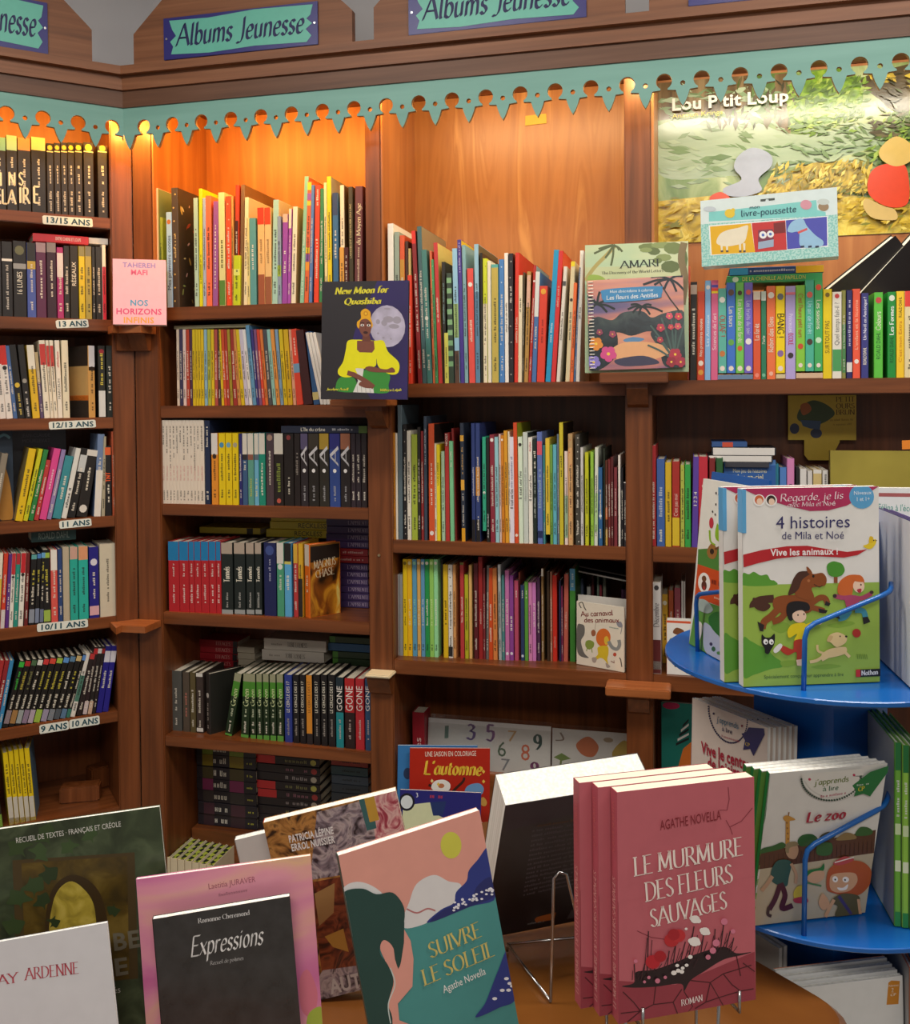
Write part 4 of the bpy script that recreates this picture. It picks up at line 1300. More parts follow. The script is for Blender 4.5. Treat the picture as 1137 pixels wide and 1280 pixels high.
# third shelf
cc, cd = (195, 520, 8.121), (325, 520, 8.121)
ed = [28, 66, 102, 136, 170, 204, 238, 272, 310, 347, 382, 416, 450, 494]
tt = ['THE KILL OFF', 'LE PONEY', 'LE BLEUES DU', 'LE LIVRE ET LA FAIM', 'LE PETIT HOMME', 'BONNE PILULE', 'MA MERE', 'JOUR ET LA NUIT', 'MAISON ROUGE', 'LE PETIT HOMME', 'LE SINGE ET LA FEMME', 'LA BRULURE', 'LE PISTOLET']
row(FB, "corner bay's third shelf", 'paperback', Z['A2'], (.012, .012), .12, cc, ((30, 886), (495, 888)),
    [(ed[k], ed[k + 1], 42, 'e2d6c6', 0, {'t': [(tt[k], '26221f', 95, 110 + 22 * len(tt[k]), 'u', 'sans', .42)], 'm': [('d8a8a0', 500, 650), ('6a645c', 750, 850)]}) for k in range(13)] +
    [(500, 552, 45, '1e2a48', 0, {'m': [(wt, 100, 310), (wt, 750, 840)]}), (566, 632, 174, 'e0902c', -2, {'b': [(174, 388, 'dcd8d4')], 'pic': [(385, 430, '3a2820')]}),
     (640, 706, 174, 'e4c80c', -4, {'pic': [(262, 322, '4a90b8')]}), (711, 774, 174, 'e4c80c', -4, {'pic': [(262, 322, '70a8c8')]}), (778, 838, 174, 'e4c80c', -8, {'pic': [(262, 322, 'a8a088')]}), (846, 878, 180, '2c2a6c', 0),
     (880, 930, 176, '3c5c84', -8, {'b': [(176, 385, 'd8d2c4'), (385, 440, '2c2a2c')], 't': [('TRUST', wt, 450, 540, 'u', 'sans', .5)]}), (936, 995, 176, '5c9c8c', -10, {'b': [(176, 385, 'd8d2c4'), (385, 440, '8a5848')], 'm': [('c8c848', 620, 800)]}), (1000, 1044, 176, '6cb0d0', -8, {'b': [(176, 385, 'd8d2c4'), (385, 440, '5c6a78')], 'm': [('e0d8a0', 620, 800)]}), (1047, 1110, 176, '1c8c74', -8, {'b': [(176, 382, 'd8d2c4')], 't': [('La rivière', wt, 460, 790, 'u', 'sans', .4)]})],
    'novels on the third shelf of the corner bay')
sil = lambda x0, x1, top, b: (x0, x1, 178, b, 0, {'b': [(178, 330, top)], 'pic': [(520, 556, 'f0f0f0')], 't': [('A', 'd8d8dc', 300, 480, 'u', 'italic', .8, 1)], 'm': [('b0b0b4', 680, 830)]})
row(FB, "corner bay's third shelf", 'dark novel', Z['A2'], (.012, .012), .12, cd, ((60, 886), (1085, 886)),
    [(62, 140, 174, '4c3c42', -6, {'pic': [(178, 260, 'a88878')], 't': [('La passeuse', wt, 340, 680, 'u', 'sans', .3)]}), (146, 240, 176, '221a16', 0, {'b': [(176, 380, 'd8d2c4')], 't': [('OBLIVION', '8a9c40', 460, 750, 'u', 'roman', .5)], 'pic': [(815, 860, 'c05848')]}),
     (246, 345, 178, '1f1714', 0, {'pic': [(195, 240, '8a3838')], 'm': [(wt, 600, 770)], 'say': 'with a dark red dot'}), (350, 410, 178, '241a18', 0, {'m': [('a09890', 360, 580)]}), sil(415, 490, '5c5274', '2c2428'), sil(495, 600, '3c3428', '241e18'), sil(605, 703, 'b09030', '2c2820'), sil(708, 815, '2c2c78', '30488c'), sil(820, 920, 'a06448', '241c1c'),
     (925, 972, 178, '30242c', 0), (975, 1026, 178, '2a2028', 0), (1030, 1088, 178, '281e20', 0)], 'dark novels on the third shelf of the corner bay')
lying(FB, cd, 213, 1085, 100, 176, .014, .13, '22283c', {'t': [("L'île du crâne", wt, .23, .52, 'u', 'sans', .5)], 'b': [(.905, 1, '5c7c30')], 'm': [('c8c8cc', .6, .84)]}, 'navy novel with a green end lying on the dark novels of the third shelf')

# fourth shelf
ce = (190, 630, 3.668)
red = lambda x0, x1: (x0, x1, 172, 'b42028', 0, {'b': [(172, 258, '1c7cb4')], 'm': [('e4d0c8', 270, 330), ('f0e0d8', 365, 450)], 'say': 'with a blue top'})
tun = lambda x0, x1: (x0, x1, 178, '1c2422', 0, {'b': [(178, 228, 'b0a090'), (480, 500, '9aa0a0')], 't': [('Tunnels', wt, 285, 355, 'u', 'bold', .5)], 'm': [('b8b8b4', 400, 470)], 'say': 'with a pictured top'})
e_ = [77, 127, 171, 196, 227, 263, 296, 319]
row(FB, "corner bay's fourth shelf", 'novel', Z['A3'], (.014, .024), .115, ce, ((77, 489), (730, 515)),
    [red(e_[k], e_[k + 1] - 1) for k in range(7)] + [tun(320, 372), tun(378, 428), tun(433, 470), tun(474, 504),
     (515, 570, 178, '1c2254', 0, {'pic': [(185, 240, '40508c')], 'm': [('b8b8d0', 250, 350)]}), (574, 606, 178, '4c9c78', 0, {'b': [(178, 272, 'd8d2c8')], 'pic': [(272, 300, 'e0e0d8')], 't': [('La nuit', wt, 320, 390, 'u', 'sans', .45)]}), (609, 641, 180, '5caad8', 0, {'b': [(180, 262, '221e1c'), (262, 275, 'c8c060')], 't': [('Lune', wt, 320, 390, 'u', 'sans', .45)]}),
     (650, 670, 182, 'b83838', 0, {'b': [(182, 270, 'd8a838')]}), (672, 692, 182, 'd8a828', 0, {'b': [(340, 512, '2a2220')]}), (694, 731, 186, 'e06c1c', 0, {'b': [(186, 282, 'd8d0c4')], 't': [('Magyk', wt, 320, 400, 'u', 'sans', .45)], 'yaw': -36, 'side': '8a5a20', 'D': .098, 'label': 'orange novel with a white top and its fiery front cover turned out, fourth shelf'})],
    'novels on the fourth shelf of the corner bay')
bks = [o for o in bpy.data.objects if o.get('label', '').find('fiery front') >= 0]
fire = NM('printed_flames', [(.3, '2a1a0c'), (.45, '8a4a14'), (.6, 'd89428'), (.75, 'e8d478')], (18, 18, 12), 4, .3, 1.2)
for bk in bks:
    a = Art(.092, .19, ((0, 0), (100, 0), (100, 150), (0, 150)))
    a.poly([(0, 0), (100, 0), (100, 150), (0, 150)], fire)
    a.poly([(0, 0), (100, 0), (100, 30), (0, 34)], '241a14')
    a.text('MAGNUS', 12, 48, 88, 44, 17, 'd8c8a8', 'roman')
    a.text('CHASE', 18, 68, 82, 64, 16, 'd8c8a8', 'roman')
    b = MB(); a.build_into(b)
    w = max(v.co.x for v in bk.children[0].data.vertices)
    m = Matrix.Translation((w + .0002, .004, .001)) @ Matrix.Rotation(math.pi / 2, 4, 'Z')
    pc = b.obj('front_picture', bk, m)
    e = thing('tmp', 'x', 'x'); a.build_texts(e)
    for ch in list(e.children):
        ch.parent = bk
        ch.matrix_local = m
    bpy.data.objects.remove(e)
ap = [('443262', {'t': [("L'APPRENTI", 'b8a8c0', .52, .98, 'u', 'roman', .5)]})]
pile(FB, ce, 800, 992, [33] * 14, .16, .12, ap * 4 + ap * 2 + [('a02830', {'m': [('e0c0b8', .3, .9)]}), ('a02830', {'m': [('e0c0b8', .3, .9)]})] + ap * 6, Z['A3'], 'novel', 'the stack behind the red and black novels', 'stacked novels behind the fourth shelf')
zz = FB.hit(190 + 670 / 3.668, 630 + 155 / 3.668, .165)[1]
for k, (h, x0, x1, t) in enumerate((('dcc430', 522, 808, 1), ('d4bc2c', 540, 826, 1), ('ccb42c', 545, 830, 0))):
    zz = lying(FB, ce, x0, x1, 0, 36, .165 + .002 * k, .11, h, {'t': [('RECKLESS', '3a3014', .45, .9, 'u', 'sans', .6)]} if t else {'m': [('4a4018', .2, .8)]}, 'yellow novel lying behind the fourth shelf row, %s of its three' % ORD[k], 'yellow lying novels', zz + .0003)
lying(FB, ce, 218, 496, 108, 137, .17, .11, 'd4bc38', {'b': [(.78, .88, '2a2418')]}, 'single yellow novel lying behind the red spines of the fourth shelf', None, FB.hit(190 + 350 / 3.668, 630 + 137 / 3.668, .17)[1])

# fifth shelf
cf = (190, 770, 3.668)
gr = lambda x0, x1, yt, s, dx=0: (x0, x1, yt, '1c3018', s, {'b': [(yt, yt + 38, '9a9a7c'), (yt + 38, yt + 110, '4a8a2c'), (555, 598, '5c9c40')], 't': [('Green', 'd4e0a8', 335, 420, 'u', 'italic', .65)], 'm': [('d0d8b8', 430, 470), (wt, 490, 545)], 'say': 'with a pictured top'})
cer = lambda x0, x1, h: (x0, x1, 270, h, 0, {'t': [('LE CERCLE DES 17', wt, 300, 445, 'u', 'sans', .42)], 'm': [('a8a098', 470, 550)]})
gon = lambda x0, x1, yt, h, lo: (x0, x1, yt, h, 0, {'t': [('GONE', 'f0e8e0', 320, 435, 'u', 'sans', .7)], 'b': lo, 'm': [('c8b8b0', 470, 560)]})
row(FB, "corner bay's fifth shelf", 'novel', Z['A4'], (.045, .018), .125, cf, ((88, 546), (980, 608)),
    [(88, 138, 252, '545450', 0), (143, 173, 258, '54483c', 0, {'t': [('SORCIERS', 'c87868', 355, 475, 'u', 'roman', .4)]}), (176, 201, 260, '5c5030', 0), (205, 236, 262, '3c302c', 0, {'b': [(262, 280, 'd8d4cc'), (530, 548, 'd8d4cc')], 'say': 'framed in white'}),
     (244, 272, 264, '302c2a', 0, {'yaw': -32, 'side': '24241f', 'D': .11, 'label': 'dark novel with its front cover turned out beside the white-framed one, fifth shelf', 'pic': [(355, 385, 'c8c4bc')], 't': [('RANSOM', 'b8b0a8', 400, 530, 'u', 'roman', .4)], 'say': 'with a dark cover turned out'}),
     gr(332, 365, 264, 46), gr(406, 442, 264, 12), gr(451, 477, 266, 4), gr(481, 507, 266, 3), gr(511, 538, 266, 3), gr(542, 570, 268, 3), gr(574, 604, 268, 3),
     cer(609, 643, '2c3c8c'), cer(648, 675, '1c191c'), cer(679, 705, '1c191c'), (709, 736, 272, '2a2426', 0, {'b': [(272, 540, 'd88c2c')], 't': [('LE CERCLE DES 17', '6a3a18', 300, 445, 'u', 'sans', .42)], 'say': 'with a long orange band'}), cer(741, 771, '1c191b'), cer(776, 804, '1d1a1b'), cer(809, 841, '1c1a1c'),
     gon(845, 880, 282, '1c2022', [(282, 330, '20303a'), (440, 606, '1c8890')]), gon(885, 931, 286, '2a1a1a', [(286, 440, 'b42428')]), gon(934, 974, 288, 'b42830', []), gon(978, 1004, 290, '284c70', [])],
    'novels on the fifth shelf of the corner bay')
pile(FB, cf, 200, 392, [30] * 11, .20, .09, [('a8222c', {'t': [('EFFACÉS', 'e0a8a0', .5, .84, 'u', 'roman', .5)], 'b': [(.9, 1, '2a2022')]})] * 11, Z['A4'], 'novel', 'the stack behind the framed novels', 'stacked red novels behind the fifth shelf')
pile(FB, cf, 396, 474, [28] * 11, .20, .09, [('c4b8a0', {'plain': 1})] * 11, Z['A4'], 'booklet', 'the narrow stack beside the red stack', 'stacked cream booklets behind the fifth shelf')
zz = FB.hit(190 + 645 / 3.668, 770 + 206 / 3.668, .17)[1]
for k, (x0, x1, h) in enumerate(((502, 786, 50), (512, 796, 52))):
    zz = lying(FB, cf, x0, x1, 0, h, .16, .11, 'c8c0b4', {'t': [('TOBIE LOLNESS', '5a544c', .38, .7, 'u', 'roman', .4)], 'm': [('8a8478', .12, .3)]}, 'pale grey novel lying behind the fifth shelf row, %s of the pair' % ('lower', 'upper')[k], 'pale lying novels', zz + .0003)
zz = FB.hit(190 + 900 / 3.668, 770 + 224 / 3.668, .18)[1]
for k, (x0, x1, h, c) in enumerate(((826, 1000, 32, '2a3c24'), (826, 1000, 30, '34402c'), (806, 1000, 36, '3c6a98'), (812, 1000, 30, '384828'))):
    zz = lying(FB, cf, x0, x1, 0, h, .17 + .002 * k, .1, c, {'b': [(0, .14, '4c8030')]} if k != 2 else {}, ('dark green novel lying lowest of four behind the fifth shelf', 'dark green novel lying second of four behind the fifth shelf', 'blue novel lying on the green ones behind the fifth shelf', 'dark green novel lying topmost behind the fifth shelf')[k], 'lying novels at the end of the fifth shelf', zz + .0003)

# bottom shelf of the corner bay
cg = (190, 920, 3.668)
mo = lambda h: ('26222a', {'t': [('MOON', 'd8d4c8', .29, .52, 'u', 'bold', .6)], 'b': [(.1, .28, h), (.56, .8, h)], 'm': [('c8c848', .85, .95)]})
pile(FB, cg, 210, 480, [54] * 9, .15, .14, [mo('3a2830'), mo('4a2c38'), mo('3a3434'), mo('7c2c58'), mo('4c4428'), mo('80701c'), mo('74882c'), mo('34586c'), ('24303c', {'m': [(wt, .3, .7)]})], .2625, 'novel lying', 'the dark stack with glowing titles', 'dark stack at the bottom of the corner bay')
pile(FB, cg, 484, 772, [38] * 13, .16, .14, [('2c262a', {'b': [(0, .3, 'd03438')] if k in (4, 5, 8, 9) else [], 't': [('CHERUB', ('a8a0a0', '9a6878', '8a8a58')[k % 3], .46, .82, 'u', 'roman', .5)], 'm': [], 'pic': [(.86, .95, ('c0b8a8', 'b04040', 'c0c060')[k % 3])]}) for k in range(13)], .2625, 'novel', 'the stack with red tags', 'dark stack with red tags')
pile(FB, cg, 826, 994, [40] * 10, .17, .13, [(h, {'m': [('20201c', .3, .8)]}) for h in ('3a4448', '445058', '303a40', '4c5458', '3c444c', '38424c', '445260', '3c5a64', 'a03c34', '66806c')], .2625, 'novel', 'the stack nearest the post', 'grey and green stack at the bottom of the corner bay')
checker = bpy.data.materials.new('checkered_page_tops')
checker.use_nodes = True
nt_ = checker.node_tree
ck = nt_.nodes.new('ShaderNodeTexChecker')
ck.inputs['Scale'].default_value = 62
ck.inputs['Color1'].default_value = lin('1c2618') + (1,)
ck.inputs['Color2'].default_value = lin('aebc44') + (1,)
tc_ = nt_.nodes.new('ShaderNodeTexCoord')
mp_ = nt_.nodes.new('ShaderNodeMapping')
mp_.inputs['Rotation'].default_value = (0, 0, .5)
nt_.links.new(tc_.outputs['Object'], mp_.inputs['Vector'])
nt_.links.new(mp_.outputs[0], ck.inputs['Vector'])
nt_.links.new(ck.outputs[0], nt_.nodes['Principled BSDF'].inputs['Base Color'])
row(FB, "corner bay's floor", 'paperback', Z['A5'], (.006, .006), .13, (190, 920, 3.668), ((60, 1420), (340, 1420)), [(62 + 33 * k, 93 + 33 * k, 556 + 6.5 * k, 'd8ccae', 0, {'pg': checker, 'plain': 1, 'say': 'with black and lime page tops'}) for k in range(7)], 'cream paperbacks at the foot of the corner bay')

# ---------------------------------------------------------------- middle bay
c7, c8 = (480, 275, 6.093), (600, 295, 6.736)
row(FB, "middle bay's top shelf", 'picture book', Z['B0'], (.015, .015), .24, c7, ((200, 1248), (830, 1248)), [
    (36, 80, 26, 'f0ece0', 0, {'side': 'f0e8d8', 'D': .25, 'plain': 1}), (86, 124, 90, '98a898', 0, {}), (128, 164, 116, 'dc5c34', 0, {'b': [(300, 1248, 'c89038')]}), (168, 190, 160, '4a2c20', 0), (192, 210, 216, 'c8b070', 0, {}), (184, 214, 420, 'e0442c', 0, {'dd': -.004}),
    (258, 290, 82, '88282c', -52, {'side': '5a3430', 'b': [(82, 180, 'dc3428')]}), (292, 326, 48, '48686c', -44, {'side': '988a68', 'D': .25}), (328, 366, 226, '48807c', -46, {'dd': -.002, 'pic': [(700, 800, 'd0d8d0')]}), (370, 387, 236, 'd87048', -26, {}), (389, 411, 300, '4c9c64', -36, {'dots': ('b8d8c0', 9)}),
    (414, 444, 172, 'c43c3c', -40, {'side': 'e4d078', 'm': [(wt, 590, 780)]}), (448, 474, 318, '2c2a28', -12, {'m': [('88b0b0', 480, 790)]}), (462, 490, 860, 'd8d868', -6, {'dd': -.004}), (492, 532, 404, '3c4c40', -20, {'b': [(440, 480, '84b484'), (520, 560, '84b484'), (600, 640, '84b484'), (680, 720, '84b484'), (760, 800, '84b484'), (840, 880, '84b484'), (920, 960, '84b484'), (1000, 1040, '84b484'), (1080, 1120, '84b484')], 'plain': 1, 'say': 'in green gingham'}),
    (540, 578, 216, '98c8e4', -24, {'b': [(640, 900, '98b878'), (1000, 1248, '60483c')]}), (583, 612, 150, '4c3c94', -28, {'side': 'e4c020', 'm': [('c8c0e0', 170, 400)]}), (614, 640, 190, '84b0b8', -24), (648, 694, 368, 'e4544c', -18, {'side': '98b0b8', 'pic': [(470, 515, 'f0e8e0')], 'm': [(wt, 760, 930)]}),
    (698, 730, 184, '98c4dc', -14, {'side': '585c44', 'D': .25, 'b': [(550, 1248, '5c88a8')]}), (736, 754, 250, '26221e', 0, {'plain': 1}), (757, 788, 292, 'd0dc30', 0, {'b': [(640, 1248, 'e8dcc0')], 'dots': ('a87858', 8)}), (791, 818, 310, 'ece4d0', 0, {'plain': 1})],
    'albums on the top shelf of the middle bay')
row(FB, "middle bay's top shelf", 'album', Z['B0'], (.015, .015), .22, c8, ((20, 1236), (830, 1234)), [
    (100, 158, 238, '5cb0a8', 0, {'b': [(266, 1236, 'c4b054')]}), (163, 206, 196, '4c84c4', 2, {'dots': ('c8dcec', 8), 'side': '8898a8'}), (209, 240, 142, 'f0ece4', 2, {'m': [('3a3834', 560, 810)]}), (244, 282, 146, '28242a', 2, {'dots': ('c8c0b8', 8), 'm': [('e8e4dc', 420, 560)]}), (286, 320, 140, 'd83828', 8, {'side': 'e03424', 'D': .23, 'm': [('e8d0b8', 680, 900)]}),
    (318, 349, 330, 'e8dcbc', 6, {'dd': -.003, 'm': [('403830', 520, 640)]}), (352, 366, 306, '504430', 10), (368, 402, 298, 'b88c48', 26, {'b': [(330, 600, 'e0b098')], 'dots': ('d8a050', 6), 'side': '8c6428'}), (404, 428, 246, 'b83430', 44, {'pic': [(360, 400, 'e8e0d8')], 'side': 'a8bcb8'}),
    (432, 470, 300, '4c74ac', 34, {'b': [(300, 680, 'dce0dc')], 'm': [(wt, 760, 950)]}), (474, 540, 420, 'dc4430', 26, {'pic': [(445, 490, 'e8a838')], 'm': [('902820', 700, 900)]}), (548, 592, 116, '2498c8', 72, {'m': [('c8e4f0', 730, 900)]}), (594, 632, 124, 'd43434', 66, {'side': 'e45020', 'm': [('e8b8a8', 420, 600)]}),
    (640, 670, 256, 'e0dcd0', 62, {'b': [(380, 420, '505050')], 'm': [('504c48', 640, 880)]}), (716, 752, 214, 'dcd0a8', 48, {'b': [(214, 256, 'f0d828')], 'pic': [(525, 555, '403830')], 'm': [('383430', 640, 880)]}), (756, 782, 394, 'f0743c', 34, {'dd': -.003}), (784, 800, 262, '5478a8', 50), (804, 836, 122, 'f0eee6', 36, {'m': [('605c58', 600, 700)]})],
    'albums on the top shelf of the middle bay')

c9, c10 = (485, 500, 6.737), (630, 500, 6.737)
row(FB, "middle bay's second shelf", 'picture book', Z['B1'], (.018, .012), .21, c9, ((30, 1172), (1060, 1192)), [
    (40, 64, 276, 'cc8824', 0), (66, 84, 278, 'e4dccc', 0, {'plain': 1}), (87, 124, 42, '5c6c74', 0, {'plain': 1, 'D': .16}), (130, 160, 205, '211e1e', 0, {'dots': ('d8d0c4', 10), 'say': 'with white flecks'}), (163, 196, 258, 'e4dccc', -4, {}), (199, 248, 290, 'a4b43c', -6, {'side': 'b4bc50'}), (252, 276, 228, '2a2622', 0), (280, 302, 262, '8c2a2c', -4), (305, 330, 136, '3c4858', -4, {'m': [('c8ccd0', 240, 540)]}),
    (344, 392, 200, 'd4542a', -8, {'side': '2c2420', 't': [('Tout petit', wt, 520, 880, 'u', 'sans', .35)], 'pic': [(1095, 1140, 'e8e0d8')]}), (394, 410, 366, 'e8dcc0', -4), (412, 440, 376, 'f0d81c', -8, {'t': [('LOUIS LUMIERE', '3a3418', 430, 810, 'u', 'sans', .45)]}), (452, 480, 432, 'a8c8a8', -8), (484, 518, 278, 'b43430', -10, {'b': [(278, 390, '7c1c1c')], 't': [('NICOLE', wt, 285, 385, 'u', 'sans', .5)]}), (524, 556, 346, '7cc490', -14, {'m': [(wt, 430, 560)]}),
    (560, 580, 240, '7c2420', -30, {'dd': .01, 'plain': 1}), (620, 652, 194, '2c3444', -18, {'b': [(296, 345, 'e0a83c'), (668, 755, 'e0a83c'), (1072, 1200, 'e0a020')], 't': [('DES GRIFFES', 'c8a060', 390, 620, 'u', 'sans', .55)], 'm': [('e0d8c8', 780, 1050)]}), (706, 738, 196, '2c3c74', -10, {'b': [(1000, 1190, '201e20')], 'm': [('c8ccd8', 560, 800)]}), (741, 778, 196, '304078', -8, {'b': [(560, 800, 'c88838'), (1000, 1190, '201e20')]}),
    (796, 826, 310, '34a884', -6, {'up': 1102, 'pic': [(750, 810, 'e0ece0')]}), (830, 856, 320, '1f201e', 0, {'m': [('c8c8c8', 950, 1150)]}), (862, 902, 292, '8c2c3c', -10, {'pic': [(320, 352, 'f0e8e0')]}), (905, 936, 312, '98ccd4', -12), (940, 956, 286, 'e0c4bc', -10), (959, 984, 298, 'd48424', -14, {'pic': [(320, 350, 'f0e8d8')]}), (988, 1018, 258, 'e0a02c', -18), (1020, 1034, 265, 'e8dcc0', -14)],
    'albums on the second shelf of the middle bay')
row(FB, "middle bay's second shelf", 'album', Z['B1'], (.012, .006), .21, c10, ((40, 1188), (1000, 1226)), [
    (48, 86, 310, 'e6e0ec', -6, {'t': [('Il était une fois', '2c2a30', 740, 905, 'u', 'italic', .6)], 'm': [('7880a8', 470, 730)]}), (89, 122, 190, 'd84e24', -16, {'side': 'a8ac28', 'pic': [(1100, 1150, 'f0e0d0')], 'plain': 1}), (125, 162, 310, 'dcecd4', -12, {'t': [('Il était une fois', '2c2a30', 590, 830, 'u', 'italic', .6)], 'pic': [(355, 395, '302c2c')]}), (165, 205, 272, 'ccd4cc', -10, {'m': [('a8b0a8', 560, 840)], 'side': '2c3430'}), (208, 242, 315, 'f2eee2', -8, {'t': [('Il était une fois', '2c2a30', 590, 880, 'u', 'italic', .6)], 'm': [('c83050', 350, 430)]}),
    (246, 276, 330, '22302a', -6, {'t': [('Edgar', wt, 420, 570, 'u', 'italic', .7)], 'm': [('c8d0c8', 600, 980)]}), (282, 326, 270, '6074b4', -8, {'b': [(345, 460, 'd85868'), (1090, 1150, '24305c')], 't': [('CRAC EN MOMES', '98b4c8', 570, 900, 'u', 'sans', .7)]}), (330, 346, 378, '40888c', -2), (350, 386, 322, 'e4c43c', -4, {'up': 1132}), (388, 410, 376, '74a448', -2), (413, 444, 376, '64b4c4', -4), (448, 464, 288, '60748c', 0), (467, 500, 190, 'd0c030', -2, {'side': '3a3020', 't': [('Une poule', '4a4418', 460, 640, 'u', 'sans', .5)]}),
    (510, 540, 432, 'e8d8d0', -4, {'b': [(800, 1150, '98b898')]}), (542, 578, 284, 'd8a870', -2, {'dots': ('c84838', 9), 'dd': -.006, 'b': [(284, 400, 'b89868')]}), (600, 640, 290, '48443c', 2, {'dots': ('d8d4c8', 16), 'side': '3a3834', 'say': 'patterned with white diamonds'}), (645, 668, 400, 'd4d0cc', 0), (682, 712, 442, 'c8c828', -4), (728, 754, 436, '98c844', 0), (757, 786, 400, 'dce0d0', 6, {'b': [(780, 1100, 'b4d498')]}), (794, 828, 568, '2c6094', -2, {'pic': [(955, 985, 'd8e4f0')]}), (838, 850, 408, '2c3428', 0),
    (853, 872, 508, '5a3020', 4, {'b': [(900, 1000, 'd07038'), (1080, 1215, 'c8a048')]}), (876, 896, 500, '742c2c', 4), (899, 920, 480, '5c2426', 4), (925, 952, 568, '7c3038', 0, {'m': [('e0c0b8', 740, 970)]}), (962, 980, 465, 'e8e2da', 4, {'plain': 1}), (984, 1004, 570, '1f1e22', 0), (1008, 1028, 690, '302c30', 0, {'b': [(690, 700, 'd8d4cc')]})],
    'albums on the second shelf of the middle bay')

c11, c12 = (485, 685, 7.106), (630, 685, 7.106)
nub = lambda x0, x1, h, ink, t: (x0, x1, 100, h, 0, {'t': [(t, ink, 440, 670, 'u', 'sans', .5)], 'pic': [(118, 150, ink)], 'm': [('2a2a2a', 830, 885)]})
row(FB, "middle bay's third shelf", 'album', Z['B2'], (.045, .06), .2, c11, ((52, 935), (1100, 958)), [
    (54, 98, 234, 'b4b4b2', 0, {'plain': 1}), (101, 131, 236, '9ca0a0', 0, {'plain': 1}), nub(135, 174, 'ecc814', '8a7418', 'Dans la nuit'), nub(176, 216, 'ecb81c', 'f0e0a0', 'Dans la mer'), nub(219, 258, '5c9cbc', '98d8b8', 'Dans la forêt'), nub(261, 292, 'dcac5c', 'f0e0b8', 'Au jardin'), nub(295, 329, '6098bc', wt, 'Raconte ta peur'), nub(331, 369, '24944c', wt, 'Raconte la pluie'), nub(371, 408, '94cc60', 'd8f0a8', 'Dans le vent'), nub(410, 446, '98dca0', wt, 'Dans les bois'),
    (450, 474, 100, '4c4a4c', 12, {'plain': 1, 'dd': .03}), (492, 534, 148, 'e0b81c', -4, {'m': [('4a3c10', 450, 660)]}), (537, 576, 150, 'e4dfd4', 0, {'dots': ('2a2826', 11), 'b': [(850, 935, '2a2a2a')], 'say': 'with a black dotted spine'}), (579, 604, 150, 'd89c5c', 0), (642, 676, 128, 'bc3c3c', 0, {'b': [(128, 150, '6a7030')], 'm': [(wt, 420, 640)]}), (682, 714, 236, 'b8b424', 0), (720, 746, 154, 'e4b46c', 4, {'plain': 1}), (764, 800, 138, '5c1c24', 0), (806, 842, 78, '9c2424', -8, {'m': [('e0b8a8', 520, 650)]}),
    (846, 864, 180, '7c2c30', 0), (868, 892, 156, '6c6864', 6), (894, 930, 178, 'd04c1c', -2, {'m': [(wt, 480, 620), (wt, 680, 800)]}), (933, 970, 180, 'd88444', -8), (982, 1008, 146, 'a8b0b0', -10, {'b': [(150, 290, 'd0d4d4')]}), (1011, 1036, 240, '4c8484', -6)], 'albums on the third shelf of the middle bay')
row(FB, "middle bay's third shelf", 'thin album', Z['B2'], (.06, .085), .19, c12, ((10, 962), (640, 982)), [
    (10, 46, 200, 'c874ac', -4, {'m': [(wt, 440, 660)], 'pic': [(880, 930, 'e8e0e8')]}), (49, 84, 242, '8c4494', -4, {'t': [('Lola', wt, 580, 710, 'u', 'italic', .6)], 'pic': [(880, 930, 'e0d8e0')]}), (92, 128, 290, 'b84c68', -4, {'t': [('POLI', wt, 370, 430, 'u', 'sans', .5)]}), (131, 146, 218, '9c4c3c', 0, {'dd': .02, 'plain': 1}), (148, 180, 330, '2c3c64', -2, {'t': [('POLI', wt, 370, 440, 'u', 'sans', .5)], 'pic': [(910, 945, 'c8d0e0')]}), (183, 214, 300, '5c9c3c', -4, {'t': [('POLI', wt, 370, 440, 'u', 'sans', .5)]}), (218, 250, 308, 'd484b4', -4), (252, 284, 308, 'cc7cbc', -4, {'m': [(wt, 480, 680)]}),
    (293, 320, 264, '4c2c4c', 0), (332, 352, 184, '8c6c40', 2, {'b': [(184, 248, 'ece4d4')]}), (380, 404, 210, '3c2c1c', 4, {'plain': 1}), (410, 428, 212, 'a46c54', 0), (431, 470, 244, 'c42c1c', 2, {'m': [('e09080', 760, 860)]}), (488, 506, 290, '24284a', 2, {'plain': 1}), (508, 522, 340, '7c2c50', 0), (526, 564, 234, 'b85c4c', 6, {'m': [('e0b0a0', 550, 700)]}), (584, 634, 184, '3c8030', -4, {'b': [(184, 372, '4c88a8')], 'm': [('c8d0c8', 220, 340)]})], 'albums on the third shelf of the middle bay')
row(FB, 'row behind the carnival book', 'small album', Z['B2'], (.21, .21), .075, c12, ((640, 900), (1090, 900)), [
    (642, 668, 340, 'd8c480', 0), (680, 706, 272, '5c6880', 0), (736, 770, 345, 'dcd8d0', 0), (778, 800, 250, '6c2c30', 0), (826, 844, 250, 'a0b4a0', 0), (847, 868, 325, 'b04450', 0), (878, 906, 262, '989c88', 0), (1040, 1066, 365, '74486c', 0), (1068, 1090, 365, '68405c', 0)], 'small albums at the back of the third shelf')
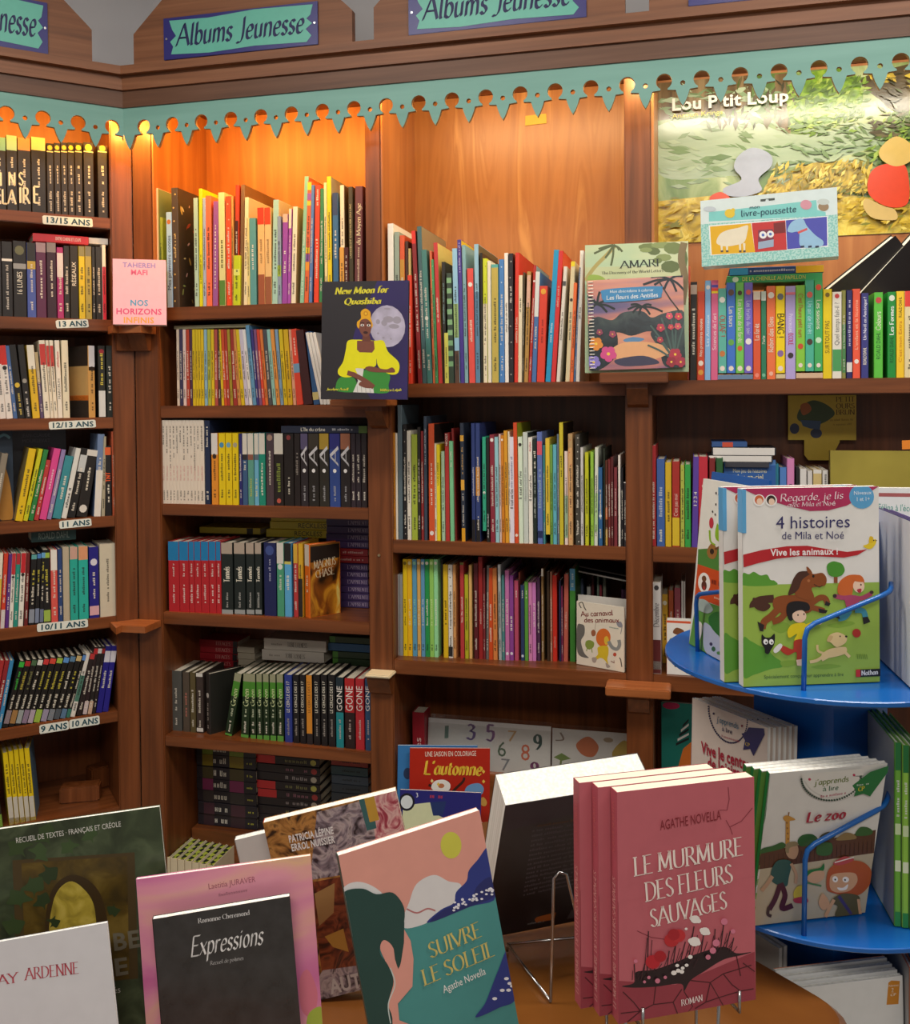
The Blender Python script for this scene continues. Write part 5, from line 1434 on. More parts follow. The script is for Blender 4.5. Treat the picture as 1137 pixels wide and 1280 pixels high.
for k in range(2):
    u0, z0 = FB.hit(630 + 660 / 7.106, 685 + (215 - 45 * k) / 7.106, .13)
    u1, z1 = FB.hit(630 + 1100 / 7.106, 685 + (305 - 45 * k) / 7.106, .13)
    m = FB.mat(u0, .13, z0) @ Matrix.Rotation(math.atan2(z0 - z1, u1 - u0), 4, 'Y') @ Matrix.Translation((0, 0, .0045)) @ Matrix.Rotation(math.pi / 2, 4, 'Y')
    spine_book(m, .0045, .15, u1 - u0 - .004, ('5c564e', '3c3a38')[k], {'b': [(0, 1, 'c8c4bc')] if k == 0 else []}, ('pale thin album lying aslant over the small albums above the carnival book', 'dark thin album lying aslant on the pale one above the carnival book')[k])

# ---------------------------------------------------------------- poster bay
c13, c14 = (860, 340, 8.121), (990, 290, 6.735)
usb = lambda x0, x1, yt, h, T, ink, **k: (x0, x1, yt, h, 0, dict({'up': 1026, 't': [(T, ink) + k.get('at', (330, 620)) + ('d', 'rounded', k.get('sz', .5))], 'pic': [(955, 1005, 'ecdcd0')] + k.get('pic', [])}))
row(FB, "poster bay's top shelf", 'board book', Z['C0'], (.012, .012), .17, c13, ((0, 1088), (1090, 1080)), [
    (-10, 12, -60, 'ec6854', 6, {'dd': .02, 'D': .2}), (14, 82, 100, '2a2624', 8, {'b': [(130, 225, 'c8b0a0')], 't': [('Renards des Hautes', wt, 360, 830, 'u', 'italic', .55)]}), (88, 162, 196, 'd04a2c', 6, {'t': [('Mes premières notions', wt, 470, 850, 'u', 'rounded', .38)], 'pic': [(890, 945, 'f0e0d0'), (980, 1040, 'e0a040')]}), (165, 224, 86, '84b4e0', 6, {'t': [('Les Animaux', 'e4f0f8', 330, 850, 'u', 'sans', .5)], 'pic': [(130, 180, 'e8dcd8')]}), (227, 298, 84, 'd8648c', 6, {'b': [(130, 155, '5048a8'), (165, 192, 'e84020'), (192, 215, 'f0d020')], 't': [("Sciences de l'art", 'f4d8e0', 390, 810, 'u', 'rounded', .5)]}),
    usb(305, 388, 166, '60b4a4', 'OUAF !', 'b85040', at=(440, 660), sz=.7, pic=[(225, 340, 'f0ece4'), (790, 870, 'c87840')]), usb(392, 480, 106, '4074cc', 'Les tours', wt, at=(350, 560), pic=[(170, 245, '6a4a40'), (680, 750, '68a850')]), usb(484, 566, 106, '74c458', 'Les bruits de la forêt', wt, at=(280, 720), pic=[(190, 235, '4a3020'), (750, 800, 'd85838')]), usb(569, 656, 106, '7464c4', 'Les bruits du soir', 'c8c4ec', at=(290, 640), pic=[(180, 230, 'e86060'), (670, 740, 'f0e8e4')]),
    (660, 736, 196, 'dc5834', 0, {'b': [(196, 280, 'e8d8c8')], 't': [('La forêt', wt, 520, 690, 'u', 'rounded', .6)], 'pic': [(1020, 1060, 'f08c78')]}), (740, 792, 196, '2c7c5c', 0, {'b': [(196, 290, 'd0dcd4')], 't': [('Perle', wt, 640, 730, 'u', 'rounded', .5)], 'pic': [(1020, 1060, '78b898')]}), (797, 886, 142, 'ec7444', 0, {'pic': [(195, 275, 'f4ece4'), (1005, 1045, 'f0b8a0')], 't': [('Robin des Bois', wt, 450, 810, 'u', 'rounded', .55)]}),
    usb(890, 982, 142, 'f4d40c', 'BANG !', '26221c', at=(420, 670), sz=.72, pic=[(200, 300, '6a7078'), (790, 865, '8a6aa0')]), (988, 1090, 142, 'b4a4dc', 0, {'t': [('Princesses', 'e8e0f8', 420, 610, 'd', 'sans', .4), ('ECOLE', 'c83c6c', 620, 740, 'd', 'bold', .45)], 'b': [(205, 230, 'e87890')], 'pic': [(815, 870, '3a3034')]})],
    'books on the top shelf of the poster bay')
us2 = lambda x0, x1, yt, h, T, ink, **k: (x0, x1, yt, h, 0, dict({'up': 1172, 't': [(T, ink) + k.get('at', (580, 860)) + ('d', 'rounded', k.get('sz', .5))], 'pic': [(1105, 1140, 'ecdcd0')] + k.get('pic', [])}))
row(FB, "poster bay's top shelf", 'picture book', Z['C0'], (.012, .012), .17, c14, ((0, 1222), (940, 1212)), [
    us2(31, 108, 448, '88c840', "C'est l'heure petit ours", 'b85838', at=(520, 890), pic=[(940, 985, 'c85030')]), us2(111, 183, 402, '4cb498', 'Un air de forêt', 'b8e8f0', at=(580, 860), pic=[(500, 555, 'e86858'), (900, 950, '4a3830')]), us2(186, 256, 402, '44ac60', 'Les saisons', wt, at=(550, 840), pic=[(430, 500, 'e85030'), (880, 940, 'c8e8c8')]),
    (259, 333, 480, 'e8cc14', 0, {'t': [('SURTOUT PAS', '6a5410', 740, 1010, 'u', 'sans', .5)], 'pic': [(510, 545, '7a6418')]}), (337, 416, 504, 'e6e2d6', 0, {'b': [(978, 1158, '4c9c5c')], 't': [('Quel temps fait-il ?', '6a6a66', 590, 945, 'u', 'sans', .5)], 'pic': [(520, 556, 'c83c3c')]}), (419, 450, 490, '8c8c48', 0, {'b': [(770, 1170, '488450')]}), (456, 505, 490, '2c2c68', 0, {'t': [('12 rêves en', 'c8c8e0', 560, 950, 'u', 'sans', .5)], 'b': [(1085, 1165, 'e0dcd8')]}),
    (509, 572, 478, 'f05c40', 0, {'t': [("L'enfant et la licorne", 'f8c8a8', 520, 1030, 'u', 'sans', .4)], 'pic': [(1060, 1095, 'f0e8e0')]}), (580, 642, 514, '3a3c84', 0, {'t': [('Un Noël en Amérique !', 'e0e0f0', 545, 900, 'u', 'bold', .42), ('ROALD DAHL', wt, 960, 1105, 'u', 'bold', .45)]}), (688, 763, 508, '60c444', 0, {'t': [('Colours', 'f0f4d8', 665, 820, 'u', 'rounded', .55), ('ROALD DAHL', '205828', 835, 1060, 'u', 'sans', .45)], 'pic': [(545, 600, 'c84848')]}),
    (802, 872, 504, '20903c', 0, {'t': [('Les Formes', 'f0f8f0', 620, 860, 'u', 'bold', .5), ('ROALD DAHL', '0c4c20', 870, 1090, 'u', 'sans', .45)], 'pic': [(530, 580, 'e0e8d8')]}), (876, 942, 498, 'f8cc2c', 0, {'t': [("C'est mon Extra", 'c87818', 740, 1090, 'u', 'sans', .4), ('ROALD DAHL', '4a3010', 545, 715, 'u', 'sans', .4)]}), (945, 1030, 496, 'e8d8a8', 0, {'b': [(496, 625, 'e8443c')]}), (1036, 1100, 500, '4878b8', 0)],
    'books on the top shelf of the poster bay')
for k, (x0, x1) in enumerate(((296, 655), (890, 985))):
    lying(FB, c13, x0, x1, 1029, 1080, .014, .15, 'd8c8a0', {'b': [(0, 1, '6c88a8')] if k == 0 else [], 'plain': 1}, ('thin flat book under the four board books with animal voices', 'thin flat book under the yellow board book')[k], None, Z['C0'] + .0004)
lying(FB, c14, 32, 256, 1174, 1222, .014, .15, 'd8b898', {'plain': 1}, 'thin flat book under the three green board books', None, Z['C0'] + .0004)
# books lying on top of that row, and the boxed cloth book set on them
zt = lying(FB, (840, 220, 3.828), 262, 718, 470, 508, .02, .17, '40a468', {'t': [('DE LA CHENILLE AU PAPILLON', 'e0d870', .16, .83, 'u', 'sans', .5)], 'pic': [(.05, .13, 'd8e8d8')]}, 'green album lying on the board books of the poster bay', None, None)
zt2 = lying(FB, (840, 220, 3.828), 274, 724, 433, 469, .02, .16, '2c4c8c', {'b': [(0, .2, '3c9cd4'), (.71, 1, 'f0b828')], 't': [('QUE FONT LES BEBES ?', 'd8d8ec', .22, .7, 'u', 'sans', .42)]}, 'blue and yellow album lying on the green one in the poster bay', None, zt + .0005)
# two dark books propped on a corner behind the row, page edges up
for k, (p0, p1) in enumerate((((318, 470), (868, 30)), ((590, 500), (1150, -110)))):
    A_, B_ = [FB.hit(990 + x / 6.735, 290 + y / 6.735, .19) for x, y in (p0, p1)]
    L = math.hypot(B_[0] - A_[0], B_[1] - A_[1])
    an = math.atan2(B_[0] - A_[0], B_[1] - A_[1])
    m = FB.mat(A_[0], .19 - .002 * k, A_[1]) @ Matrix.Rotation(an, 4, 'Y') @ Matrix.Rotation(math.radians(17), 4, 'Z')
    m = m @ Matrix.Translation((0, 0, -.03))
    face_book('book', m, .17, L + .03, .03, '1c191b', None, ('black book propped on its corner behind the poster bay row, white page edge up', 'second black book propped on its corner beside the first, nearer the frame')[k], '1c191b', pg=pages_w, hard=1, spine_right=True)

c15 = (790, 470, 3.277)
row(FB, "poster bay's second shelf", 'picture book', Z['C1'], (.015, .015), .18, c15, ((75, 688), (240, 694)), [
    (78, 98, 284, 'b02c30', 0, {'m': [(wt, 430, 660)]}), (101, 134, 340, '4060a0', 0, {'t': [('UN BEAU SALON', 'c8d0e0', 450, 570, 'u', 'sans', .5)], 'm': [(wt, 620, 670)]}), (136, 161, 354, 'd4b028', 0, {'t': [('MAMAN OU ELLE', '3a3010', 470, 590, 'u', 'sans', .5)]}), (164, 195, 350, 'a83028', 0, {'b': [(575, 688, 'd8b82c')], 't': [("C'est pas moi", 'e8c0b0', 480, 570, 'u', 'sans', .5)]}), (198, 214, 365, 'b0b84c', 0, {'dots': ('38602c', 8)}), (216, 240, 362, '38a048', 0),
    (243, 268, 330, '5c409c', 6, {'t': [('1 2 3 4', wt, 450, 550, 'u', 'bold', .5)]}), (272, 310, 330, 'c02c3c', 4, {'t': [('LE', wt, 440, 475, 'u', 'bold', .6)]}), (316, 340, 336, '7c2424', 0), (344, 372, 336, '2c5c34', 0), (582, 600, 360, '2c7c94', 0, {'dd': .05}), (604, 632, 374, '5080c4', 0, {'dd': .05}), (634, 664, 338, 'd484b8', 0, {'dd': .05}), (670, 684, 372, '201e22', 0, {'dd': .05}), (687, 714, 380, 'dcd8d4', 0, {'dd': .05}), (718, 738, 388, 'd4d0cc', 0, {'dd': .05}), (741, 776, 384, 'd0b87c', 0, {'dd': .05, 'b': [(384, 400, 'e0dcd4')]}), (779, 802, 386, 'd8d4d0', 0, {'dd': .05, 'm': [('201e1e', 400, 470)]})],
    'books on the second shelf of the poster bay')
lo = [('2a2a30', 'dcd8d4', 308, 575, 22), ('1f1f24', 'e4e0dc', 325, 588, 30)]
zz = FB.hit(790 + 440 / 3.277, 470 + 362 / 3.277, .06)[1]
zb_ = zz
for k, (h, e_, x0, x1, tk) in enumerate((('3c3c44', 0, 380, 560, 22), ('1f2026', 0, 308, 575, 26), ('26262c', 0, 325, 588, 32), ('34568c', 0, 325, 470, 22))):
    zz = lying(FB, c15, x0, x1, 0, tk, .05 + .004 * k, .15, h, {'b': [(.02, .98, 'e0dcd6')] if k in (1, 2) else ([(.3, .6, 'c85038')] if k == 3 else []), 'plain': 1}, ('dark book lying lowest in the small pile on the poster bay second shelf', 'thin book with white pages lying second in the poster bay pile', 'thin book with white pages lying third in the poster bay pile', 'blue and red book lying topmost on the poster bay pile')[k], 'small pile on the poster bay second shelf', zz + .0004 if k else FB.hit(790 + 440 / 3.277, 470 + 374 / 3.277, .06)[1])

# ---------------------------------------------------------------- face-out things on the shelves
def bface(u, d, z, turn=0.0, lean=0.0, tilt=0.0, frame=FB):
    """matrix of a face-out thing: foot at u, d, z, turned about z, leaning back, tilted in its own plane (degrees)"""
    return frame.mat(u, d, z) @ Matrix.Rotation(math.radians(turn), 4, 'Z') @ Matrix.Rotation(math.radians(-lean), 4, 'X') @ Matrix.Rotation(math.radians(tilt), 4, 'Y')


# rainbow book, gold album and card in the poster bay
x = lambda px, py, d: FB.hit(790 + px / 3.277, 470 + py / 3.277, d)
u0, zt = x(376, 372, .05)
u1, _ = x(588, 372, .05)
a = Art(u1 - u0, .21, ((376, 376), (588, 372), (588, 690), (376, 690)))
a.poly([(376, 376), (588, 374), (588, 392), (376, 394)], '4878b8')
a.blob([(400, 470), (480, 440), (560, 480), (540, 600), (430, 600)], '4a88c0')
a.text('', 446, 402, 506, 400, 9, 'c8d4e4', name='author_name', marks=9)
a.text('Mon jeu de histoires', 412, 422, 552, 420, 13, 'd8d4a8')
a.text('Arc-en-ciel', 426, 447, 538, 445, 19, 'e8dca0')
face_book('picture_book', bface(u0, .05, Z['C1'], 0, 3), u1 - u0, .21, .012, '28589c', a, 'blue rainbow book facing out under the pile in the poster bay', '204880')
u0, zt = x(815, 306, .03)
a = Art(.20, .27, ((815, 306), (1122, 310), (1122, 690), (815, 690)))
a.poly([(1056, 326), (1104, 324), (1104, 354), (1056, 355)], 'e8841c')
face_book('album', bface(u0, .04, Z['C1'], -2, 4), .20, zt - Z['C1'], .03, NM('gold_cloth', [(.3, '8a7c2c'), (.7, 'a8983c')], (6, 6, 6), 3, .3), a, 'gold album with an orange price sticker beside the yellow card', '7c6c28')
u0, zt = x(638, 80, .27)
u1, zb = x(917, 262, .27)
w_, h_ = u1 - u0, zt - FB.hit(790 + 760 / 3.277, 470 + 345 / 3.277, .27)[1]
r = thing('display_card', 'yellow shelf card hanging at the back of the poster bay with its stem down', 'card', FB.mat(u0, .27, zt - h_))
a = Art(w_, h_, ((638, 78), (917, 82), (917, 345), (638, 345)))
a.blob([(690, 130), (740, 100), (800, 120), (830, 160), (760, 200), (680, 180)], '4a5c34')
a.blob([(690, 120), (720, 110), (735, 140), (700, 160)], 'b86830')
a.circ(665, 215, 20, 22, '3c4460')
a.circ(755, 235, 24, 20, '3c4460')
a.poly([(690, 180), (775, 185), (770, 220), (730, 215), (700, 205)], '4c6484')
for k, (t, yy) in enumerate((('PETIT', 108), ('OURS', 135), ('BRUN', 160))):
    a.text(t, 836, yy, 912, yy, 20, '6a4c18', 'roman')
a.text('', 812, 186, 906, 184, 9, 'b0882c', name='small_print', marks=16)
a.text('', 826, 204, 900, 202, 8, 'b0882c', name='small_print', marks=12)
b = MB()
k = w_ / 279
zz = h_ * (345 - 262) / 267
b.prism([(0, zz), (w_ * .24, zz), (w_ * .24, h_ * .08), (w_ * .3, 0), (w_ * .62, 0), (w_ * .76, zz * .9), (w_ * .76, zz), (w_, zz), (w_, h_), (0, h_)], .0, .002, M('d8b838', .4), 'y')
a.build_into(b)
b.obj('card_board', r)
a.build_texts(r)

# lower poster bay
x = lambda px, py, d: FB.hit(810 + px / 6.4, 680 + py / 6.4, d)
row(FB, "poster bay's third shelf", 'book', Z['C2'], (.02, .02), .13, (810, 680, 6.4), ((30, 985), (300, 1000)), [(32, 104, 308, 'c4c0bc', 0, {'b': [(735, 985, '5c2424'), (895, 955, 'a8a49c')], 'pic': [(330, 365, '3a3838')], 't': [('Décembre', '6a6466', 460, 640, 'u', 'italic', .6)], 'say': 'above a dark red foot', 'plain': 1})], 'books on the third shelf of the poster bay')
row(FB, "poster bay's third shelf, above the bear book", 'small book', Z['C2'], (.12, .12), .12, (810, 680, 6.4), ((110, 900), (300, 900)), [(110, 158, 402, 'd8a830', 0, {'pic': [(440, 490, 'f0e8d0')]}), (164, 203, 372, 'b4562c', 0), (210, 260, 352, 'a04c58', 0), (266, 280, 298, 'e0dcd4', 0, {'plain': 1}), (284, 296, 300, 'd8d4cc', 0, {'plain': 1})], 'small books on the third shelf of the poster bay')
u0, zt = x(146, 612, .02)
h_ = zt - Z['C2']
a = Art(.15, h_, ((146, 612), (620, 600), (620, 1085), (150, 1080)))
a.poly([(146, 612), (620, 600), (620, 622), (146, 632)], 'd85c38')
a.blob([(200, 690), (225, 670), (270, 690), (275, 730), (235, 735), (195, 720)], '7a4c2c')
a.blob([(165, 790), (180, 765), (210, 790), (200, 815), (165, 815)], '2c7c40')
a.blob([(205, 1000), (225, 990), (230, 1010), (210, 1015)], '4a4038')
face_book('board_book', bface(u0, .02, Z['C2'] + .0005), .15, h_, .03, 'e8e6e0', a, 'white board book with a red top behind the blue tray of the rack', 'd85c38')
x = lambda px, py, d: FB.hit(480 + px / 2.992, 850 + py / 2.992, d)
u0, zt = x(1036, 82, .10)
a = Art(.19, zt - Z['C3'], ((1036, 82), (1300, 92), (1300, 700), (1030, 700)))
a.circ(1070, 95, 30, 14, 'a8204c')
for k in range(5):
    a.poly([(1085 + 6 * k, 240 - 18 * k), (1130, 215 - 18 * k), (1130, 224 - 18 * k), (1085 + 6 * k, 250 - 18 * k)], '201e22' if k % 2 == 0 else 'e4e0dc')
a.poly([(1090, 340), (1110, 260), (1140, 230), (1140, 340)], 'd8742c')
face_book('picture_book', bface(u0, .10, Z['C3']), .19, zt - Z['C3'], .012, '1e7468', a, 'teal picture book facing out at the bottom of the poster bay', '185c54')

# forest poster
d_ = DB - .003
u0, zt = FB.hit(822, 104, d_)
_, zb = FB.hit(822, 305, d_)
u1 = u0 + .88
r = thing('poster', 'large glossy forest poster pinned to the back of the bay beside the swirled panel', 'poster', FB.mat(u0, d_, zb))
W_, H_ = u1 - u0, zt - zb
px = lambda x, y: (x, y)
forest = NM('printed_forest', [(.25, '3c5c2c'), (.42, '6c8a44'), (.55, '9cae74'), (.7, 'c4cc9c')], (9, 1, 5), 6, .2, 1.2, .35, coat=.12)
gold = NM('printed_gold_leaves', [(.3, '8a7420'), (.5, 'ccae34'), (.65, 'e8d468'), (.8, '7c7428')], (26, 1, 26), 5, .2, 1.0, .35, coat=.12)
leaf = NM('printed_green_leaves', [(.3, '3c5a1c'), (.5, '78a02c'), (.7, 'b4c848')], (30, 1, 30), 5, .2, 1.0, .35, coat=.12)
bark = NM('printed_brown_bark', [(.3, '4c3a24'), (.5, '786040'), (.7, '9c8460')], (40, 1, 3), 5, .2, .6, .35, coat=.12)
shade = NM('printed_dark_wood', [(.3, '3c3220'), (.5, '5c4c30'), (.7, '7c6a44')], (8, 1, 20), 5, .2, 1, .35, coat=.12)
mist = NM('printed_pale_mist', [(.3, '8ca484'), (.5, 'a8b89c'), (.7, 'c0ccb4')], (3, 1, 9), 5, .2, 1, .35, coat=.12)
c3 = [FB.hit(780 + q[0] / 3.185, q[1] / 3.185, d_) for q in ((135, 330), (1400, 240))]
u2, _ = FB.hit(1137, 100, d_)
xe = 135 + (1137 - 822) * 3.185
yt2 = (104 - (1137 - 822) * .0917) * 3.185
kq = W_ / (u2 - u0)
q_ = ((135, 331), (135 + (xe - 135) * kq * 1.0, 331 + (yt2 - 331) * kq), (135 + (xe - 135) * kq, 971 + (60) * kq), (135, 971))
a = Art(W_, H_, q_)
a.poly([q_[0], q_[1], q_[2], q_[3]], forest)
a.poly([(135, 331), (430, 300), (440, 440), (135, 480)], bark)
a.poly([(420, 300), (450, 300), (440, 520), (432, 520)], bark)
a.poly([(528, 300), (600, 290), (580, 640), (535, 650)], bark)
a.blob([(135, 500), (400, 480), (620, 560), (900, 520), (960, 600), (700, 680), (300, 720), (135, 690)], mist)
a.blob([(590, 330), (800, 280), (860, 400), (820, 480), (700, 520), (590, 520)], leaf)
a.blob([(850, 330), (1000, 270), (1240, 240), (1240, 480), (1000, 470), (930, 420)], shade)
a.blob([(880, 300), (960, 280), (990, 330), (930, 340)], gold)
a.blob([(1050, 300), (1110, 265), (1180, 290), (1150, 380), (1090, 340)], gold)
a.blob([(1080, 740), (1150, 660), (1300, 700), (1300, 900), (1120, 900)], leaf)
a.blob([(500, 760), (640, 690), (760, 680), (870, 720), (900, 800), (700, 820), (520, 820)], gold)
a.poly([(135, 800), (400, 790), (800, 830), (1300, 960), (1300, 1040), (135, 971)], gold)
a.blob([(180, 640), (260, 610), (420, 620), (300, 690), (200, 700)], mist)
tones = {'l': ['4c6a24', '6c8c2c', '88a83c', 'a4bc54', '5c7c30'], 'g': ['8c7820', 'b89c2c', 'd4b83c', 'e4d068', '7c7c2c', 'c4a434'], 'd': ['4c4028', '5c5034', '3c3a24', '6c6040', '54602c'], 'm': ['88a078', '9cb08c', '7c9468', 'b0c0a0', '6c8458']}
tm = {k: [NM('brush_' + h, [(.3, h), (.7, h)], rough=.2, coat=.12) for h in v] for k, v in tones.items()}
r5 = random.Random(5)
def strokes(key, n, x0, y0, x1, y1, ln, wd, ang):
    for _ in range(n):
        x, yy = r5.uniform(x0, x1), r5.uniform(y0, y1)
        an = ang + r5.uniform(-.7, .7)
        dx, dy = math.cos(an) * ln * r5.uniform(.5, 1.2), math.sin(an) * ln * r5.uniform(.5, 1.2)
        w = wd * r5.uniform(.5, 1.2)
        a.poly([(x - dx, yy - dy), (x - dy / ln * w, yy + dx / ln * w), (x + dx, yy + dy), (x + dy / ln * w, yy - dx / ln * w)], r5.choice(tm[key]))
strokes('m', 130, 140, 350, 560, 760, 34, 10, .1)
strokes('d', 60, 300, 320, 600, 520, 30, 8, 1.5)
strokes('l', 170, 580, 320, 880, 560, 20, 8, -.6)
strokes('m', 70, 560, 520, 1000, 690, 34, 9, .2)
strokes('d', 90, 900, 290, 1240, 600, 36, 10, .3)
strokes('l', 80, 880, 480, 1080, 700, 22, 8, -.5)
strokes('l', 120, 1050, 640, 1270, 900, 20, 9, -.8)
strokes('g', 170, 500, 690, 900, 830, 22, 7, -1.0)
strokes('g', 190, 140, 790, 880, 975, 20, 8, -.4)
strokes('g', 110, 850, 850, 1290, 1010, 24, 9, -.3)
strokes('g', 40, 1040, 270, 1180, 380, 18, 8, .6)
strokes('g', 25, 880, 285, 990, 340, 16, 8, .6)
# plain soft shapes in place of the printed animals
a.blob([(385, 690), (400, 640), (450, 610), (510, 640), (515, 690), (470, 740), (480, 790), (420, 810), (360, 800), (350, 770), (410, 740)], M('aab0c4', .2))
a.blob([(305, 800), (340, 785), (370, 815), (310, 825)], M('d84c28', .2))
a.blob([(890, 740), (960, 710), (1030, 730), (1040, 890), (960, 905), (880, 840)], M('dc4420', .2))
a.blob([(925, 640), (990, 590), (1060, 640), (1055, 700), (990, 725), (930, 690)], M('d4b468', .2))
a.blob([(870, 860), (940, 900), (985, 920), (990, 965), (900, 950), (860, 900)], M('cdb070', .2))
a.text("Lou P'tit Loup", 178, 447, 580, 420, 46, 'f4f0e4', 'heavy', 'title')
a.text('Antoon Krings', 180, 478, 348, 466, 18, 'e8e070', 'sans', 'author_name')
b = MB()
b.box(0, W_, 0, .0012, 0, H_, forest)
a.build_into(b, .00001)
b.obj('printed_sheet', r)
a.build_texts(r, .00001)
# yellow paper slip stuck on the swirled panel
u0, zt = FB.hit(656, 145, DB - .002)
u1, zb = FB.hit(683, 155, DB - .002)
b = MB(); b.prism([(0, 0), (u1 - u0, .002), (u1 - u0 - .001, zt - zb + .002), (.001, zt - zb)], -.0006, .0018, M('d8b040', .6), 'y')
tag(b.obj('paper_slip', None, FB.mat(u0, DB - .002, zb)), 'small yellow paper slip stuck high on the swirled wooden panel', 'paper')

# boxed cloth book
q = ((148, 160), (802, 90), (805, 410), (135, 460))
k = 1.0
m = pose((.572, 2.222, zt2 - .006), (.93, -.36, 0.022), (.0, .02, 1))
r = thing('book_box', 'pale turquoise window box of cloth baby books standing on the lying albums', 'box', m)
w_, h_, t_ = .293, .152, .05
a = Art(w_, h_, q)
dotm = NM('dotted_turquoise_print', [(.45, 'b8e0d8'), (.55, '8cccc4')], (240, 1, 240), 0, .35)
a.poly(list(q), dotm)
a.poly([(148, 160), (802, 90), (803, 215), (142, 265)], 'dcecec')
a.poly([(185, 210), (700, 150), (705, 195), (745, 205), (745, 222), (182, 252)], '84d4d0')
a.poly([(180, 270), (755, 222), (755, 365), (180, 408)], 'f0f4f4')
a.poly([(186, 275), (382, 258), (395, 392), (186, 404)], 'e8b41c')
a.poly([(385, 258), (548, 244), (550, 380), (395, 392)], 'c83434')
a.poly([(550, 244), (750, 226), (750, 360), (552, 378)], '4c50b4')
a.blob([(212, 350), (230, 310), (270, 290), (320, 280), (365, 268), (362, 300), (345, 345), (300, 360), (250, 365)], 'ece4cc')
for xx in (230, 255, 318, 338):
    a.poly([(xx, 350), (xx + 12, 350), (xx + 10, 390), (xx + 2, 390)], 'ece4cc')
    a.poly([(xx, 384), (xx + 12, 383), (xx + 12, 392), (xx, 393)], '5a4c40')
a.poly([(490, 258), (546, 250), (548, 300), (490, 306)], '7c2428')
a.poly([(415, 290), (485, 284), (488, 350), (410, 370)], '7c3850')
a.circ(437, 312, 18, 17, 'f0f0f0'); a.circ(473, 308, 17, 16, 'f0f0f0'); a.circ(437, 312, 7, 7, '5070c0'); a.circ(473, 308, 7, 7, '5070c0')
a.poly([(413, 345), (488, 332), (486, 366), (410, 378)], '9cb0c8')
a.blob([(556, 290), (580, 250), (630, 236), (652, 270), (690, 310), (730, 340), (715, 365), (620, 366), (612, 300), (575, 300)], '98c4e4')
a.poly([(606, 296), (652, 278), (654, 288), (608, 306)], 'd85858')
for xx in (618, 655, 690):
    a.poly([(xx, 362), (xx + 18, 360), (xx + 18, 369), (xx, 371)], '28304c')
a.circ(283, 215, 24, 20, 'e8c83c'); a.circ(300, 200, 9, 9, 'e8c83c')
a.circ(650, 172, 28, 22, 'd898a8'); a.circ(735, 180, 26, 20, '9c8464'); a.circ(735, 158, 30, 14, 'c8d4d0'); a.circ(190, 196, 30, 12, 'c4d0d8')
a.poly([(432, 150), (500, 143), (500, 152), (472, 156), (470, 148), (458, 149), (455, 158), (432, 160)], '4a5450')
a.text('mon', 378, 194, 428, 189, 14, '4a6c78', 'rounded', 'title')
a.text('livre-poussette', 336, 229, 604, 205, 28, '3c6c7c', 'rounded', 'title')
b = MB()
b.box(0, w_, 0, t_, 0, h_, M('c8e4e0', .35), .001)
a.build_into(b)
b.obj('box_front', r)
a.build_texts(r)

# pink novel on the corner ledge
c0_ = (0, 150, 5.118)
m = pose((-.905, 2.552, ZN + .001), (.955, .25, 0), (-.015, .10, 1))
q = ((675, 858), (1005, 855), (1018, 1280), (690, 1280))
a = Art(.136, .177, q)
for t, x0, x1, yy, h, c in (('TAHEREH', 738, 944, 910, 30, '9a88c4'), ('MAFI', 788, 896, 958, 32, 'dc5c84'), ('NOS', 790, 902, 1158, 36, '4c9cc4'), ('HORIZONS', 706, 988, 1214, 36, 'dc4c7c'), ('INFINIS', 752, 942, 1270, 36, 'e8a038')):
    a.text(t, x0, yy, x1, yy, h, c, 'heavy', 'title' if yy > 1000 else 'author_name')
face_book('novel', m, .136, .177, .02, 'f0b4c4', a, 'pale pink novel facing out on the upper corner ledge', 'e8a4b8')

# moon album
q = ((115, 40), (935, 15), (905, 1140), (75, 1170))
m = pose((-.3235, 2.318, ZQ + .001), (.985, -.172, -.012), (.015, .035, 1))
a = Art(.214, .284, q)
a.poly(list(q), '2c282c')
nm = NM('printed_night_sky', [(.3, '2a2440'), (.6, '352a64'), (.8, '3c3078')], (4, 1, 4), 2, .35)
a.poly([(340, 800), (420, 500), (520, 300), (640, 26), (935, 15), (905, 1140), (560, 1150)], nm)
a.circ(728, 450, 168, 198, NM('printed_moon', [(.3, 'a49cac'), (.5, 'b8b0c4'), (.7, 'c8c0d4')], (30, 1, 30), 4, .35))
for cx, cy, rx, ry in ((740, 385, 50, 30), (820, 390, 40, 35), (790, 450, 50, 22), (700, 420, 28, 30), (640, 410, 20, 24), (730, 285, 30, 10), (690, 560, 12, 10), (760, 570, 10, 8), (640, 520, 10, 10)):
    a.circ(cx, cy, rx, ry, 'a098a4')
skin, yel, grn = '7c4838', 'e8e010', '3c8c38'
a.blob([(260, 960), (320, 940), (410, 960), (420, 1080), (240, 1085), (228, 1020)], grn)
a.blob([(460, 920), (540, 860), (680, 860), (745, 920), (730, 1010), (725, 1080), (580, 1085), (520, 1000)], grn)
a.poly([(400, 860), (500, 850), (480, 960), (580, 1000), (590, 1090), (390, 1090), (440, 980)], 'dcd8d0')
for xx in (430, 470, 510, 550):
    a.line([(xx, 1030), (xx + 4, 1088)], 5, 'a8a49c')
a.blob([(350, 600), (430, 585), (600, 590), (690, 590), (730, 690), (830, 790), (820, 890), (740, 905), (640, 840), (620, 760), (610, 830), (520, 860), (420, 860), (430, 920), (330, 950), (260, 930), (250, 880), (300, 800), (330, 680)], yel)
a.poly([(438, 595), (600, 592), (605, 670), (580, 705), (460, 705), (436, 680)], skin)
a.poly([(495, 540), (560, 540), (572, 600), (485, 600)], '6c3c30')
a.blob([(450, 430), (470, 395), (530, 385), (575, 410), (580, 460), (560, 530), (525, 555), (490, 540), (462, 490)], skin)
